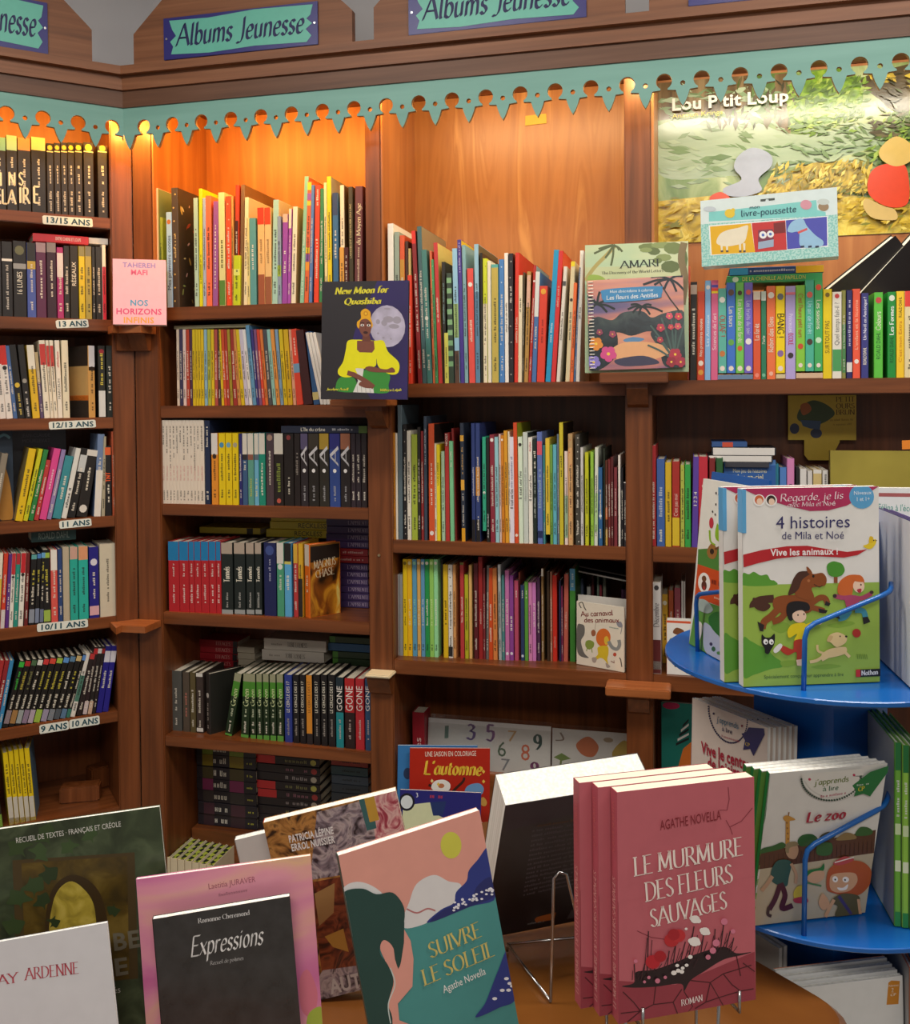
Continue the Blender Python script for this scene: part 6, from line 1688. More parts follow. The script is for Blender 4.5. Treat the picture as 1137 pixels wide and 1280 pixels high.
a.blob([(446, 470), (442, 420), (480, 380), (480, 320), (525, 288), (570, 320), (575, 380), (592, 440), (578, 470), (574, 420), (530, 385), (475, 405), (462, 470)], 'e8a818')
a.circ(527, 335, 22, 24, 'd08c10'); a.circ(527, 335, 10, 11, 'f0c030')
for xx in (492, 552):
    a.circ(xx, 446, 17, 11, 'f0ece4'); a.circ(xx, 446, 7, 9, '241a18')
    a.line([(xx - 20, 428), (xx, 420), (xx + 20, 428)], 7, '241a18')
a.line([(524, 450), (520, 485), (530, 487)], 4, '5c3024')
a.circ(522, 515, 22, 13, '3c1c1c')
a.line([(340, 905), (400, 920), (480, 960), (545, 1000), (590, 1035)], 46, skin)
a.blob([(470, 985), (540, 990), (585, 1035), (520, 1045), (450, 1020)], skin)
a.blob([(510, 855), (560, 835), (700, 860), (770, 840), (790, 885), (680, 890), (600, 890), (540, 880)], skin)
a.text('New Moon for', 236, 158, 742, 132, 62, 'e8dc38', 'boldital', 'title', .2)
a.text('Quashiba', 322, 252, 672, 240, 58, 'e8dc38', 'boldital', 'title', .2)
a.text('Jocelyne Arnell', 136, 1082, 346, 1074, 24, 'd8d040', 'boldital', 'author_name', .15)
a.text('Wilbeca Laljah', 650, 1072, 852, 1060, 24, 'd8d040', 'boldital', 'author_name', .15)
face_book('picture_book', m, .214, .284, .011, '2c282c', a, 'dark moon album with a seated woman in yellow on its cover, on the post ledge', '24202a', hard=1)

# spiral colouring book and the big album behind it
q = ((65, 105), (715, 85), (705, 955), (30, 965))
u0, _ = FB.hit(731, 470, -.035)
m = bface(u0, -.036, ZF + .0008, 2, 4)
a = Art(.244, .312, q)
sky = NM('printed_soft_sky', [(.3, '8cbcac'), (.5, 'b4c8a0'), (.7, 'd4d4ac')], (3, 1, 7), 3, .3)
a.poly(list(q), sky)
a.poly([(60, 250), (715, 240), (710, 400), (60, 420)], NM('printed_meadow', [(.3, '9cb07c'), (.7, 'c8cca4')], (4, 1, 9), 3, .3))
a.line([(55, 340), (120, 250), (200, 170), (260, 105)], 24, 'a89c5c', True)
for tx, ty in ((150, 130), (190, 190), (225, 240), (120, 160), (300, 150), (250, 120), (280, 140)):
    a.line([(245, 105), ((245 + tx) / 2 + 6, (105 + ty) / 2 - 4), (tx, ty)], 13, '54603c', True)
for k, (cx, cy, rx, ry) in enumerate(((470, 120, 70, 24), (560, 110, 80, 22), (500, 150, 40, 24), (620, 130, 60, 40), (560, 190, 50, 24), (600, 250, 60, 40), (520, 210, 30, 20), (450, 140, 40, 16), (680, 200, 30, 70))):
    a.circ(cx, cy, rx, ry, ('6c7c48', '84945c', '5c6c40')[k % 3], 9)
a.line([(690, 95), (670, 200), (690, 330), (670, 500)], 44, '7c6c4c', True)
a.blob([(70, 330), (90, 300), (150, 305), (185, 330), (170, 352), (90, 355)], '8ca848')
a.blob([(195, 340), (200, 330), (214, 330), (212, 344)], '3c3c34')
a.text('AMARI', 285, 258, 532, 246, 46, '2c3430', 'roman', 'title')
a.text('The Discovery of the World Letters', 163, 298, 556, 284, 18, '3c4438', 'roman', 'subtitle')
face_book('album', m, .244, .312, .01, 'b4c4a0', a, 'tall green album with a palm on its cover, behind the spiral flower book', 'a0a888', hard=1)
q = ((85, 372), (683, 325), (690, 925), (75, 950))
u0, _ = FB.hit(736, 470, -.052)
m = bface(u0, -.0505, ZF + .006, 2, 4, -1.2)
a = Art(.225, .218, q)
dusk = NM('printed_dusk', [(.25, '3c4470'), (.4, '6c5c84'), (.52, 'c8806c'), (.62, 'e0a484'), (.75, '6c6890')], (1.5, 1, 10), 4, .25, .6, coat=.5)
dkl = NM('printed_dark_jungle', [(.3, '1a2228'), (.5, '28343a'), (.7, '3c4a48')], (22, 1, 22), 5, .25, 1, coat=.5)
a.poly(list(q), dusk)
a.blob([(85, 640), (140, 600), (230, 620), (300, 570), (420, 560), (480, 600), (560, 570), (690, 560), (690, 760), (480, 690), (350, 720), (250, 700), (90, 760)], dkl)
a.blob([(85, 700), (200, 660), (260, 720), (240, 860), (150, 940), (80, 948)], dkl)
a.blob([(470, 700), (560, 640), (690, 620), (690, 925), (560, 920), (520, 800)], dkl)
a.blob([(300, 745), (360, 728), (430, 740), (380, 762), (310, 760)], '5c88b0')
a.blob([(230, 800), (330, 760), (520, 770), (590, 830), (400, 900), (300, 900), (230, 850)], 'e0a878')
a.blob([(240, 880), (420, 850), (520, 900), (300, 920)], '3c3c54')
def frond(a, cx, cy, tips, w, col):
    for tx, ty in tips:
        a.line([(cx, cy), ((cx + tx) / 2, (cy + ty) / 2 - 10), (tx, ty)], w, col, True)
frond(a, 140, 520, ((80, 470), (100, 560), (160, 440), (230, 500), (250, 550), (90, 510), (200, 570)), 14, '1f2a2c')
frond(a, 420, 530, ((330, 550), (350, 520), (400, 580), (480, 520), (550, 560), (470, 580), (360, 570)), 13, '222c2e')
frond(a, 600, 350, ((480, 340), (500, 390), (560, 420), (680, 330), (690, 420), (640, 430), (430, 390)), 14, '232c34')
a.line([(520, 350), (600, 480), (660, 560)], 9, '3a3430')
frond(a, 620, 880, ((470, 650), (540, 600), (600, 560), (640, 560), (690, 620), (450, 780), (500, 720)), 12, '48605c')
def bloom(a, cx, cy, r, col, mid):
    for k in range(5):
        an = 1.2566 * k + .3
        a.circ(cx + r * .55 * math.cos(an), cy + r * .55 * math.sin(an), r * .52, r * .52, col, 10)
    a.circ(cx, cy, r * .22, r * .22, mid, 8)
for cx, cy, r, col in ((125, 775, 42, 'e08c34'), (200, 840, 50, 'd04c88'), (105, 895, 42, '8478c4'), (625, 840, 40, 'b03448'), (600, 890, 34, '942c3c'), (660, 890, 34, 'a43044'), (592, 588, 22, 'd8586c'), (650, 590, 24, 'd04858'), (600, 660, 18, 'c84858'), (535, 665, 26, 'b83c54'), (645, 655, 22, 'd05868'), (530, 745, 20, 'b03c50'), (150, 700, 20, '8c4058'), (230, 712, 22, '9c4460')):
    bloom(a, cx, cy, r, col, 'f0c848')
a.blob([(170, 460), (200, 425), (520, 398), (550, 415), (545, 450), (510, 478), (220, 508), (180, 495)], '3c88bc')
a.text('Mon abécédaire à colorier', 222, 448, 496, 430, 17, 'e4eef4', 'rounded', 'title')
a.text('Les fleurs des Antilles', 200, 492, 524, 466, 26, 'f0f4f4', 'rounded', 'title')
bk = face_book('colouring_book', m, .225, .218, .006, '3c4470', a, 'spiral-bound flower colouring book with a dusk palm scene on the middle ledge')
for k in range(26):
    b = MB()
    z = .006 + k * .208 / 25
    b.tube([(.008 + .0065 * math.cos(t), .003 + .0065 * math.sin(t), z + .001 * math.sin(t)) for t in [6.2832 * j / 10 for j in range(10)]], .0011, M('ecebe6', .4), 5, True)
    b.obj('spiral_ring', bk)

# animal carnival book with a white one behind
q = ((618, 495), (1028, 575), (1028, 1105), (620, 1045))
xa = Vector((.797, -.604, 0))
m = pose((.304, 2.428, Z['B2'] + .001), xa, (0, .02, 1))
a = Art(.134, .160, q)
a.line([(660, 560), (640, 520), (670, 512), (690, 560), (705, 582)], 8, '3c3830', True)
a.line([(790, 690), (782, 760)], 3, '806050')
a.blob([(750, 770), (770, 750), (790, 770), (785, 800), (760, 805)], '9c5c3c')
a.blob([(625, 715), (660, 700), (690, 720), (690, 790), (660, 850), (690, 950), (730, 992), (650, 975), (622, 900)], '6a6660')
a.blob([(705, 850), (740, 840), (775, 860), (770, 900), (730, 920), (700, 890)], '84943c')
a.line([(715, 910), (710, 935)], 7, '84943c'); a.line([(755, 905), (760, 945)], 7, '84943c')
a.circ(855, 820, 62, 78, 'd86c24')
a.blob([(865, 820), (890, 810), (905, 860), (880, 880), (865, 860)], 'e0b838')
a.line([(900, 850), (930, 900), (970, 915), (990, 880), (985, 840)], 28, '8c8c88', True)
a.blob([(810, 900), (890, 890), (900, 950), (890, 1000), (900, 1050), (870, 1010), (830, 990), (780, 1020), (770, 1000), (810, 960)], 'd8b824')
a.blob([(760, 990), (800, 990), (790, 1030), (765, 1025)], 'a8988c'); a.blob([(880, 1030), (915, 1060), (890, 1072), (878, 1050)], 'a8988c')
a.circ(952, 960, 14, 16, 'c04c34'); a.line([(920, 1015), (950, 1030), (945, 1010)], 6, '7c3028'); a.line([(990, 985), (1000, 1000), (1010, 1060)], 8, '5c5048')
a.blob([(965, 700), (1000, 690), (1015, 730), (985, 735)], '8c8c94'); a.line([(1010, 735), (1000, 790)], 4, '6c6c74')
a.text('Au carnaval', 660, 634, 940, 634, 44, '8c2c28', 'rounded', 'title')
a.text('des animaux', 690, 684, 990, 697, 40, '8c2c28', 'rounded', 'title')
a.text('', 905, 735, 985, 752, 8, '5c8c84', name='author_name', marks=12)
face_book('picture_book', m, .134, .160, .005, 'e4d8c4', a, 'cream animal carnival book with an orange-maned beast on its cover, on the third shelf', 'd8ccb8')
m = pose((.31, 2.452, Z['B2'] + .001), (.86, -.51, 0), (0, .03, 1))
face_book('picture_book', m, .150, .171, .006, 'cfcac2', None, 'plain white-backed book standing behind the animal carnival book', 'c4c0b8')

# sticker packs, autumn book and its neighbours at the bottom of the middle bay
def pack(label, u0, u1, z0, h, d, marks, tilt=0.0):
    m = bface(u0, d, z0, 0, 9, tilt)
    r = thing('sticker_pack', label, 'sticker pack', m, 'sticker packs')
    w = u1 - u0
    b = MB()
    b.box(0, w, .001, .004, 0, h, M('c8c6c0', .5))
    a = Art(w, h, ((0, 0), (100, 0), (100, 100), (0, 100)), .001)
    marks(a)
    a.build_into(b)
    a.build_texts(b.obj('sticker_sheet', r))
    b = MB()
    b.box(-.004, w + .004, -.0015, -.0012, -.003, h + .012, film)
    b.obj('clear_sleeve', r)


film = bpy.data.materials.new('clear_film')
film.use_nodes = True
nt = film.node_tree
nt.nodes.clear()
o_ = nt.nodes.new('ShaderNodeOutputMaterial')
mx = nt.nodes.new('ShaderNodeMixShader')
tr = nt.nodes.new('ShaderNodeBsdfTransparent')
gs = nt.nodes.new('ShaderNodeBsdfGlossy')
gs.inputs['Roughness'].default_value = .12
nz = nt.nodes.new('ShaderNodeTexNoise')
nz.inputs['Scale'].default_value = 25
bp = nt.nodes.new('ShaderNodeBump')
bp.inputs['Strength'].default_value = .5
nt.links.new(nz.outputs[0], bp.inputs['Height'])
nt.links.new(bp.outputs[0], gs.inputs['Normal'])
mx.inputs[0].default_value = .10
nt.links.new(tr.outputs[0], mx.inputs[1])
nt.links.new(gs.outputs[0], mx.inputs[2])
nt.links.new(mx.outputs[0], o_.inputs[0])


def numbers(a):
    for t, x, y, h, c in (('1', 12, 40, 26, '6c8478'), ('3', 32, 38, 30, '78608c'), ('5', 48, 38, 32, '88628c'), ('6', 57, 68, 30, '4c6c58'), ('7', 65, 36, 22, 'b89468'), ('8', 76, 72, 32, 'c06448'), ('9', 86, 48, 30, '3c5c58'), ('7', 60, 96, 24, '7c8084'), ('9', 84, 98, 24, '78406c')):
        a.text(t, x, y, x + 8, y, h, c, 'bold', 'number_sticker')
    a.poly([(0, 0), (100, 0), (100, 9), (0, 9)], 'dcdad6')


def beasts(a):
    for pts, c in (([(30, 30), (45, 12), (58, 30), (52, 52), (38, 50)], 'b86c48'), ([(45, 75), (60, 55), (72, 80), (62, 100), (50, 95)], 'c07850'), ([(75, 40), (90, 14), (100, 40), (92, 78), (80, 60)], 'b0984c'), ([(18, 85), (30, 70), (42, 92), (25, 99)], 'c88458')):
        a.blob(pts, c)
    a.line([(10, 90), (12, 55)], 2.5, '6c7c48'); a.poly([(2, 60), (12, 50), (24, 60), (12, 66)], '6c8448')
    a.line([(4, 25), (14, 22), (10, 8)], 2.5, '84786c', True)
    a.circ(70, 16, 6, 5, '9c8c74'); a.line([(60, 84), (72, 70)], 2.5, '84786c')


u0, zt = FB.hit(533, 892, .14)
u1, _ = FB.hit(687, 905, .14)
u2, _ = FB.hit(790, 910, .14)
pack('clear pack of number stickers at the bottom of the middle bay', u0, u1, .5005, .128, .14, numbers)
pack('clear pack of dinosaur stickers beside the number stickers', u1 + .004, u2, .5005, .125, .14, beasts)
u0, zt = FB.hit(515, 890, .125)
m = FB.mat(u0, .125, .5005)
b = spine_book(m, .034, .06, zt - .5005, '98202c', {'t': [('ttes', 'e8c8c0', .12, .6, 'u', 'sans', .5)]}, 'dark red stationery box beside the number stickers', 'box', None, 'stationery_box')

q = ((113, 220), (420, 235), (395, 590), (95, 580))
m = pose((-.128, 2.435, Z['B3'] + .002), (.998, .02, -.02), (.02, .08, 1))
hh = .268
a = Art(.207, hh, q)
for p in ([(250, 470), (255, 400), (200, 360), (180, 350)], [(255, 470), (262, 390), (310, 345), (316, 330)], [(256, 470), (262, 420), (330, 400), (390, 420)], [(250, 470), (240, 440), (160, 430), (150, 380)], [(258, 430), (256, 350), (250, 345)], [(262, 440), (350, 420), (365, 395)]):
    a.line(p, 9, '3c2018', True)
a.blob([(190, 360), (205, 338), (240, 335), (262, 350), (255, 372), (215, 376)], 'ece8e0')
a.blob([(315, 380), (330, 358), (370, 352), (388, 370), (375, 392), (330, 395)], '6c98c4')
a.circ(228, 355, 12, 8, 'c07850')
for k in range(26):
    r2 = random.Random(k)
    cx, cy = r2.uniform(130, 400), r2.uniform(310, 570)
    a.poly([(cx, cy - 7), (cx + 6, cy), (cx, cy + 7), (cx - 6, cy)], r2.choice(['e8c050', 'f0ece4', 'e8a040', 'f0d890', 'd8d0c8']))
for cx, cy, c in ((160, 395, '5c8c9c'), (140, 445, 'b87848'), (385, 415, 'c89848'), (220, 462, 'c8d4d8')):
    a.blob([(cx - 14, cy - 8), (cx, cy - 16), (cx + 12, cy), (cx + 6, cy + 14), (cx - 10, cy + 10)], c)
a.text('UNE SAISON EN COLORIAGE', 170, 252, 366, 258, 17, 'f0e0d0', 'sans', 'series_name')
a.text("L'automne", 163, 312, 384, 326, 46, 'f0c840', 'bold', 'title', .15)
face_book('colouring_book', m, .207, hh, .006, 'b02818', a, 'red autumn colouring book with a bare tree on its cover, bottom of the middle bay', '942014')
m = pose((-.160, 2.455, Z['B3'] + .002), (.998, .02, -.02), (.02, .08, 1))
a = Art(.207, hh, ((60, 210), (367, 225), (345, 580), (45, 570)))
a.circ(95, 310, 16, 20, '2c3c5c'); a.circ(84, 372, 9, 9, 'dce4ec'); a.circ(94, 440, 12, 10, '2c3c5c')
face_book('colouring_book', m, .207, hh, .006, '3878b4', a, 'blue winter colouring book standing behind the red autumn one', '2c609c')
m = pose((-.152, 2.395, Z['B3'] + .0005), (.998, -.05, -.03), (.03, .06, 1))
a = Art(.205, .182, ((60, 462), (358, 485), (340, 740), (50, 720)))
a.poly([(70, 520), (170, 512), (200, 560), (280, 600), (330, 560), (330, 700), (60, 690)], 'd4d8b0')
a.circ(84, 508, 30, 32, '20202c'); a.circ(84, 508, 22, 24, 'd8e0e4')
a.poly([(170, 512), (230, 510), (215, 560), (180, 560)], '28386c')
a.text('3', 118, 492, 128, 492, 16, 'e8e8f0', 'sans', 'number')
a.text('', 170, 496, 218, 500, 14, 'c83c48', name='title', marks=6)
face_book('activity_book', m, .205, .182, .006, '2c2c78', a, 'dark blue activity book in front of the red autumn book', '242460')

# ---------------------------------------------------------------- novels standing on the table
def stand(name_label, m, w, reach=.09, back=.08, base=0.0):
    """a bent-wire book stand below a book face: two hooks, rails and a back loop (x right, z up, face at y = 0)"""
    r = thing('wire_stand', name_label, 'stand', m, 'wire stands')
    for s in (.15, .85):
        b = MB()
        b.tube([(w * s, -.006, .016), (w * s, -.006, -.004), (w * s, .004, -.004), (w * s, reach, -.004)], .0016, chrome, 8)
        b.obj('hook', r, smooth=True)
    b = MB()
    b.tube([(w * .15, reach, -.004), (w * .3, reach * .8, .06), (w * .5, reach * .75, .09), (w * .7, reach * .8, .06), (w * .85, reach, -.004)], .0016, chrome, 8)
    b.obj('back_loop', r, smooth=True)
    for s in (.15, .85):
        b = MB()
        b.tube([(w * s, .03, -.004), (w * s, .034, base + .0016), (w * s, reach, base + .0016), (w * s, reach, -.004)], .0016, chrome, 8)
        b.obj('foot', r, smooth=True)
    return r


def ext(q, e):
    (a, b, c, d) = q
    return (a, b, (b[0] + (c[0] - b[0]) * (1 + e), b[1] + (c[1] - b[1]) * (1 + e)), (a[0] + (d[0] - a[0]) * (1 + e), a[1] + (d[1] - a[1]) * (1 + e)))


def table_book(name, pos, xax, up, w, h, t, front, q, label, draw, spine=None, pg=None, stext=(), hard=0, **k):
    """the foot is carried down to the table top when it hangs above it"""
    x = Vector(xax).normalized()
    z = Vector(up)
    z = (z - x * z.dot(x)).normalized()
    low = pos[2] + min(0, x.z * w)
    yv = z.cross(x)
    low = min(low, low + yv.z * t)
    e = max(0, (low - ZTAB - .0012) / z.z / h)
    p2 = Vector(pos) - z * (h * e)
    a = Art(w, h * (1 + e), ext(q, e))
    draw(a, a.h)
    return face_book(name, pose(p2, xax, up), w, h * (1 + e), t, front, a, label, spine, pg=pg, hard=hard, spine_text=stext, **k)


# pink wildflower novel, three copies on a wire stand
qm = ((76.8, 221.6), (698.5, 148.8), (711, 1170), (80.5, 1280))


def murmure(a, H):
    a.poly([(76, 221), (699, 148), (704, 600), (78, 720)], 'bc626c')
    a.poly([(78, 1080), (340, 1100), (705, 948), (712, 1180), (80, 1290)], '943a46')
    a.blob([(95, 1105), (150, 1090), (160, 1040), (240, 1030), (330, 1000), (430, 960), (560, 925), (620, 955), (690, 950), (640, 965), (560, 985), (470, 1040), (410, 1080), (380, 1130), (365, 1095), (250, 1108), (150, 1112)], '2a1a1e')
    cr = '4c1820'
    for p in ([(380, 1130), (420, 1200), (400, 1230)], [(410, 1080), (500, 1090), (560, 1050), (690, 1010)], [(500, 1090), (540, 1160), (640, 1130), (700, 1120)], [(560, 1050), (600, 1100), (640, 1130)], [(250, 1108), (240, 1190), (180, 1220), (90, 1230)], [(240, 1190), (330, 1180), (370, 1120)], [(330, 1180), (350, 1240)], [(100, 1130), (150, 1180), (180, 1220)], [(620, 965), (640, 1060)], [(480, 1180), (540, 1160), (560, 1200)], [(120, 1270), (180, 1220)], [(430, 1210), (480, 1180), (500, 1090)], [(650, 1000), (705, 1040)]):
        a.line(p, 5, cr)
    for p in ([(580, 195), (585, 250), (575, 300), (540, 300)], [(570, 345), (590, 380), (600, 410)], [(590, 375), (640, 350), (690, 290)], [(165, 850), (230, 880), (300, 890)]):
        a.line(p, 3, '7c2c38')
    st = '3c2026'
    for x0, y0, x1, y1 in ((330, 1000, 345, 890), (400, 980, 425, 830), (455, 960, 470, 860), (360, 1000, 385, 900), (240, 1040, 262, 960), (180, 1080, 200, 1000), (545, 940, 560, 820), (570, 930, 590, 850), (520, 960, 525, 900), (210, 1040, 216, 850), (515, 950, 520, 840), (300, 1020, 310, 940), (155, 1080, 150, 1000), (430, 980, 405, 980), (590, 950, 605, 880)):
        a.line([(x0, y0), (x1, y1)], 5, st)
        a.line([(x0 - 14, y0 - 6), (x1 - 6, y1 + 30)], 3, st)
        a.line([(x0 + 12, y0 - 4), (x1 + 16, y1 + 40)], 3, st)
    for x0, y0, r, c in ((235, 990, 34, 'b82430'), (268, 965, 28, 'a81e28'), (320, 890, 34, 'b82a30'), (352, 870, 32, 'c03036'), (330, 865, 28, 'a8222c')):
        a.circ(x0, y0, r, r * .95, c, 12)
    for x0, y0, r in ((428, 795, 22), (415, 790, 14), (443, 803, 12), (472, 850, 22), (460, 845, 13), (486, 858, 11), (425, 897, 26), (408, 893, 14), (441, 905, 12), (405, 967, 11), (386, 838, 7), (330, 1040, 13), (350, 1030, 11), (366, 1035, 11), (345, 1006, 9), (388, 1005, 9), (370, 1018, 9)):
        a.circ(x0, y0, r, r * .85, 'ece4e0', 10)
    for x0, y0, r in ((560, 805, 16), (600, 850, 11), (523, 903, 17), (508, 938, 15), (486, 968, 12), (255, 1076, 12), (155, 985, 9), (290, 1060, 8), (215, 1060, 8), (195, 1080, 7)):
        a.circ(x0, y0, r, r, 'd07890', 9)
    a.text('AGATHE NOVELLA', 268, 388, 545, 338, 44, '7c1c28', 'sans', 'author_name')
    a.text('LE MURMURE', 150, 596, 648, 498, 84, 'f0e4dc', 'roman', 'title')
    a.text('DES FLEURS', 202, 712, 602, 622, 86, 'f0e4dc', 'roman', 'title')
    a.text('SAUVAGES', 225, 830, 576, 742, 82, 'f0e4dc', 'roman', 'title')
    a.text('ROMAN', 364, 1192, 462, 1168, 28, 'f0e0dc', 'roman', 'genre')


mx_, mu_ = (.967, .253, -.006), (.001, .022, 1)
mn = pose((0, 0, 0), mx_, mu_)
base = Vector((.144, .859, .933))
yv = Vector((mn[0][1], mn[1][1], mn[2][1]))
xv = Vector((mn[0][0], mn[1][0], mn[2][0]))
cream_pg = NM('cream_page_edges', [(.35, 'dcd6be'), (.65, 'e8e2cc')], (4, 500, 4), 2, .8)
for k, lab in enumerate(('frontmost pink wildflower novel, its whole cover in view on the wire stand', 'middle copy of the pink wildflower novel, behind the front one', 'rearmost copy of the pink wildflower novel, touching the black-backed book')):
    a = Art(.14, .21, qm)
    murmure(a, .21)
    p = base + yv * (.0151 * k) - xv * (.0122 * k)
    face_book('novel', pose(p, mx_, mu_),   .14, .21, .0145, 'bc626c', a, lab, 'ac4e5a', '9c4450', 'book', 'copies of the pink wildflower novel', cream_pg, 0, (('LE MURMURE DES FLEURS SAUVAGES', 'e0a8a0', .05, .62, .45), ('AGATHE NOVELLA', 'c86868', .72, .95, .35)))
ms = pose(base - Vector((0, 0, .0005)), mx_, (0, 0, 1))
stand('chrome wire stand carrying the three pink wildflower novels', ms @ Matrix.Translation((.0, -.0, -.0005)), .14, .075, .07, ZTAB - .933 + .002)

# sunrise novel
qs = ((362, 270), (893, 98), (1042, 905), (505, 1085))


def soleil(a, H):
    a.poly([(362, 540), (600, 520), (960, 410), (1080, 1000), (520, 1300), (400, 900)], '488e8c')
    a.circ(782, 228, 40, 49, 'c8c44c', 28)
    a.blob([(620, 440), (650, 370), (715, 337), (770, 360), (820, 375), (800, 440), (740, 480), (680, 515), (605, 530), (600, 490)], 'd4d2d2')
    a.blob([(365, 420), (390, 375), (440, 362), (500, 385), (560, 440), (600, 470), (600, 530), (480, 560), (380, 540)], 'd4d2d2')
    a.line([(612, 460), (650, 475), (690, 460), (720, 468)], 6, 'b07070', True)
    a.blob([(920, 235), (935, 250), (960, 415), (850, 455), (690, 512), (740, 465), (790, 440), (800, 400), (840, 360), (850, 320), (885, 280)], '2c3880')
    a.blob([(935, 345), (955, 412), (850, 455), (700, 510), (760, 460), (850, 440), (880, 380)], '262c66')
    for k in range(34):
        r2 = random.Random(100 + k)
        t = r2.random()
        x0 = 785 + 160 * t
        a.circ(x0, 455 - 62 * t + r2.uniform(-18, 18), 6, 4, 'e0e0e8', 7)
    a.blob([(1000, 620), (1030, 790), (960, 830), (870, 862), (905, 815), (930, 760), (960, 690)], '2c3880')
    for k, (x0, y0) in enumerate(((945, 795), (975, 765), (992, 722), (1005, 740), (1000, 765), (1015, 750))):
        a.circ(x0, y0, 10, 6, 'e4e4ea', 8)
    skin = 'd8988a'
    a.poly([(600, 530), (625, 575), (635, 640), (630, 740), (575, 800), (580, 860), (640, 885), (740, 890), (790, 920), (790, 1200), (520, 1250), (470, 880), (540, 600)], skin)
    hair = '24443f'
    a.blob([(362, 450), (385, 395), (450, 385), (500, 405), (560, 400), (600, 450), (600, 510), (578, 545), (592, 620), (578, 672), (558, 610), (540, 575), (515, 580), (512, 620), (540, 660), (560, 720), (540, 800), (555, 880), (520, 1150), (470, 1180), (430, 940), (395, 700)], hair)
    a.blob([(512, 600), (525, 570), (555, 590), (572, 640), (560, 660), (535, 650)], skin)
    a.poly([(572, 520), (602, 505), (600, 580), (590, 640), (578, 676), (566, 640), (560, 590), (548, 570)], hair)
    a.line([(548, 670), (565, 730), (540, 800), (548, 870)], 4, 'c0ccc8', True)
    a.text('SUIVRE', 700, 640, 900, 560, 58, 'd0c070', 'roman', 'title')
    a.text('LE SOLEIL', 675, 738, 950, 632, 58, 'd0c070', 'roman', 'title')
    a.text('Agathe Novella', 748, 768, 912, 702, 28, 'e8e8e4', 'sans', 'author_name')


table_book('novel', (-.074, .864, .877), (.935, .32, .155), (-.173, .029, .984), .14, .21, .0095, 'd8988a', qs, 'salmon and teal novel with a dark-haired profile and a yellow sun on its cover', soleil, '35524e')

# pink watercolour poetry book with the black one in front
qj = ((467, 277), (1045, 178), (1115, 991), (506, 1083))
wcol = NM('printed_watercolour', [(.25, 'c8609c'), (.4, 'dc84ac'), (.52, 'e89cac'), (.62, 'e8b894'), (.75, 'a870a8')], (6, 1, 11), 3, .3, 1.2)


def jura(a, H):
    a.poly(list(qj), wcol)
    a.blob([(1010, 600), (1040, 560), (1075, 640), (1060, 720), (1020, 700)], 'd8788c')
    a.blob([(1040, 720), (1095, 690), (1100, 800), (1050, 830)], 'a8b848')
    a.text('Laetitia JURAVER', 700, 300, 858, 270, 18, 'a85868', 'sans', 'author_name')
    a.text('', 735, 322, 832, 302, 10, 'b87888', name='small_print', marks=12)


table_book('poetry_book', (-.2742, .8428, .858), (.987, .152, .059), (-.064, .03, .997), .1545, .2163, .0045, wcol, qj, 'pink watercolour poetry book standing behind the glossy black one', jura, 'd0a0b0')
qe = ((525, 395), (975, 308), (1050, 988), (563, 1077))
blackgloss = NM('black_gloss_cover', [(.3, '262628'), (.7, '363638')], (60, 60, 60), 6, .22, .0, .25, coat=.6)


def expr(a, H):
    a.text('Romanne Cheremond', 672, 402, 842, 370, 15, 'd8d8d8', 'roman', 'author_name')
    a.text('Expressions', 645, 508, 888, 462, 62, 'ececec', 'script', 'title', .25)
    a.text('Recueil de poèmes', 710, 534, 822, 514, 13, 'b8b8b8', 'script', 'subtitle')


table_book('poetry_book', (-.253, .8215, .873), (.981, .178, .072), (-.078, .028, .997), .1183, .1775, .007, blackgloss, qe, 'glossy black poetry book with white script title, in front of the pink one', expr, '1c1c1e', pages_w)

# dark green anthology
qr = ((-81, 115), (537, 28), (631, 872), (0, 980))
grn_ = NM('printed_dark_green', [(.3, '2a3324'), (.5, '3c4832'), (.7, '525f44')], (38, 1, 38), 4, .3, .8)


def recueil(a, H):
    a.poly(list(qr), grn_)
    a.poly([(45, 205), (455, 178), (470, 600), (60, 640)], '4a3c20')
    a.poly([(75, 215), (430, 190), (440, 600), (90, 640)], NM('printed_old_gold', [(.3, '3c3014'), (.5, '584618'), (.7, '74602a')], (36, 1, 36), 4, .3, 1))
    a.blob([(160, 470), (170, 320), (230, 255), (300, 270), (350, 340), (360, 470), (250, 520)], '3c2c14')
    a.blob([(170, 470), (185, 330), (235, 275), (285, 300), (320, 360), (320, 470), (240, 500)], NM('printed_glow_yellow', [(.3, '8a7a2c'), (.5, 'b4a03c'), (.7, 'ccb858')], (60, 1, 60), 4, .3, 1))
    for cx, cy, r in ((150, 120, 40), (130, 180, 34), (60, 160, 40), (230, 160, 30), (160, 250, 36), (110, 290, 40), (300, 120, 30), (140, 340, 32), (60, 330, 40), (380, 370, 24), (40, 420, 40), (180, 410, 22)):
        r2 = random.Random(cx)
        a.blob([(cx + r * (.62 + .38 * (j % 2)) * math.cos(.6283 * j + cy) + .2 * r * (j % 3), cy + r * (.62 + .38 * (j % 2)) * math.sin(.6283 * j + cy)) for j in range(10)], r2.choice(['2c3c20', '364a28', '3e5430']))
    a.text('RECUEIL DE TEXTES · FRANÇAIS ET CRÉOLE', 58, 148, 410, 92, 17, 'dcdcd4', 'sans', 'subtitle')
    a.text('BE', 385, 505, 480, 490, 55, '6c6858', 'heavy', 'title')
    a.text('E', 390, 590, 440, 582, 55, '6c6858', 'heavy', 'title')
    a.text('és', 386, 650, 412, 646, 22, 'c0c0b8', 'sans', 'author_name')


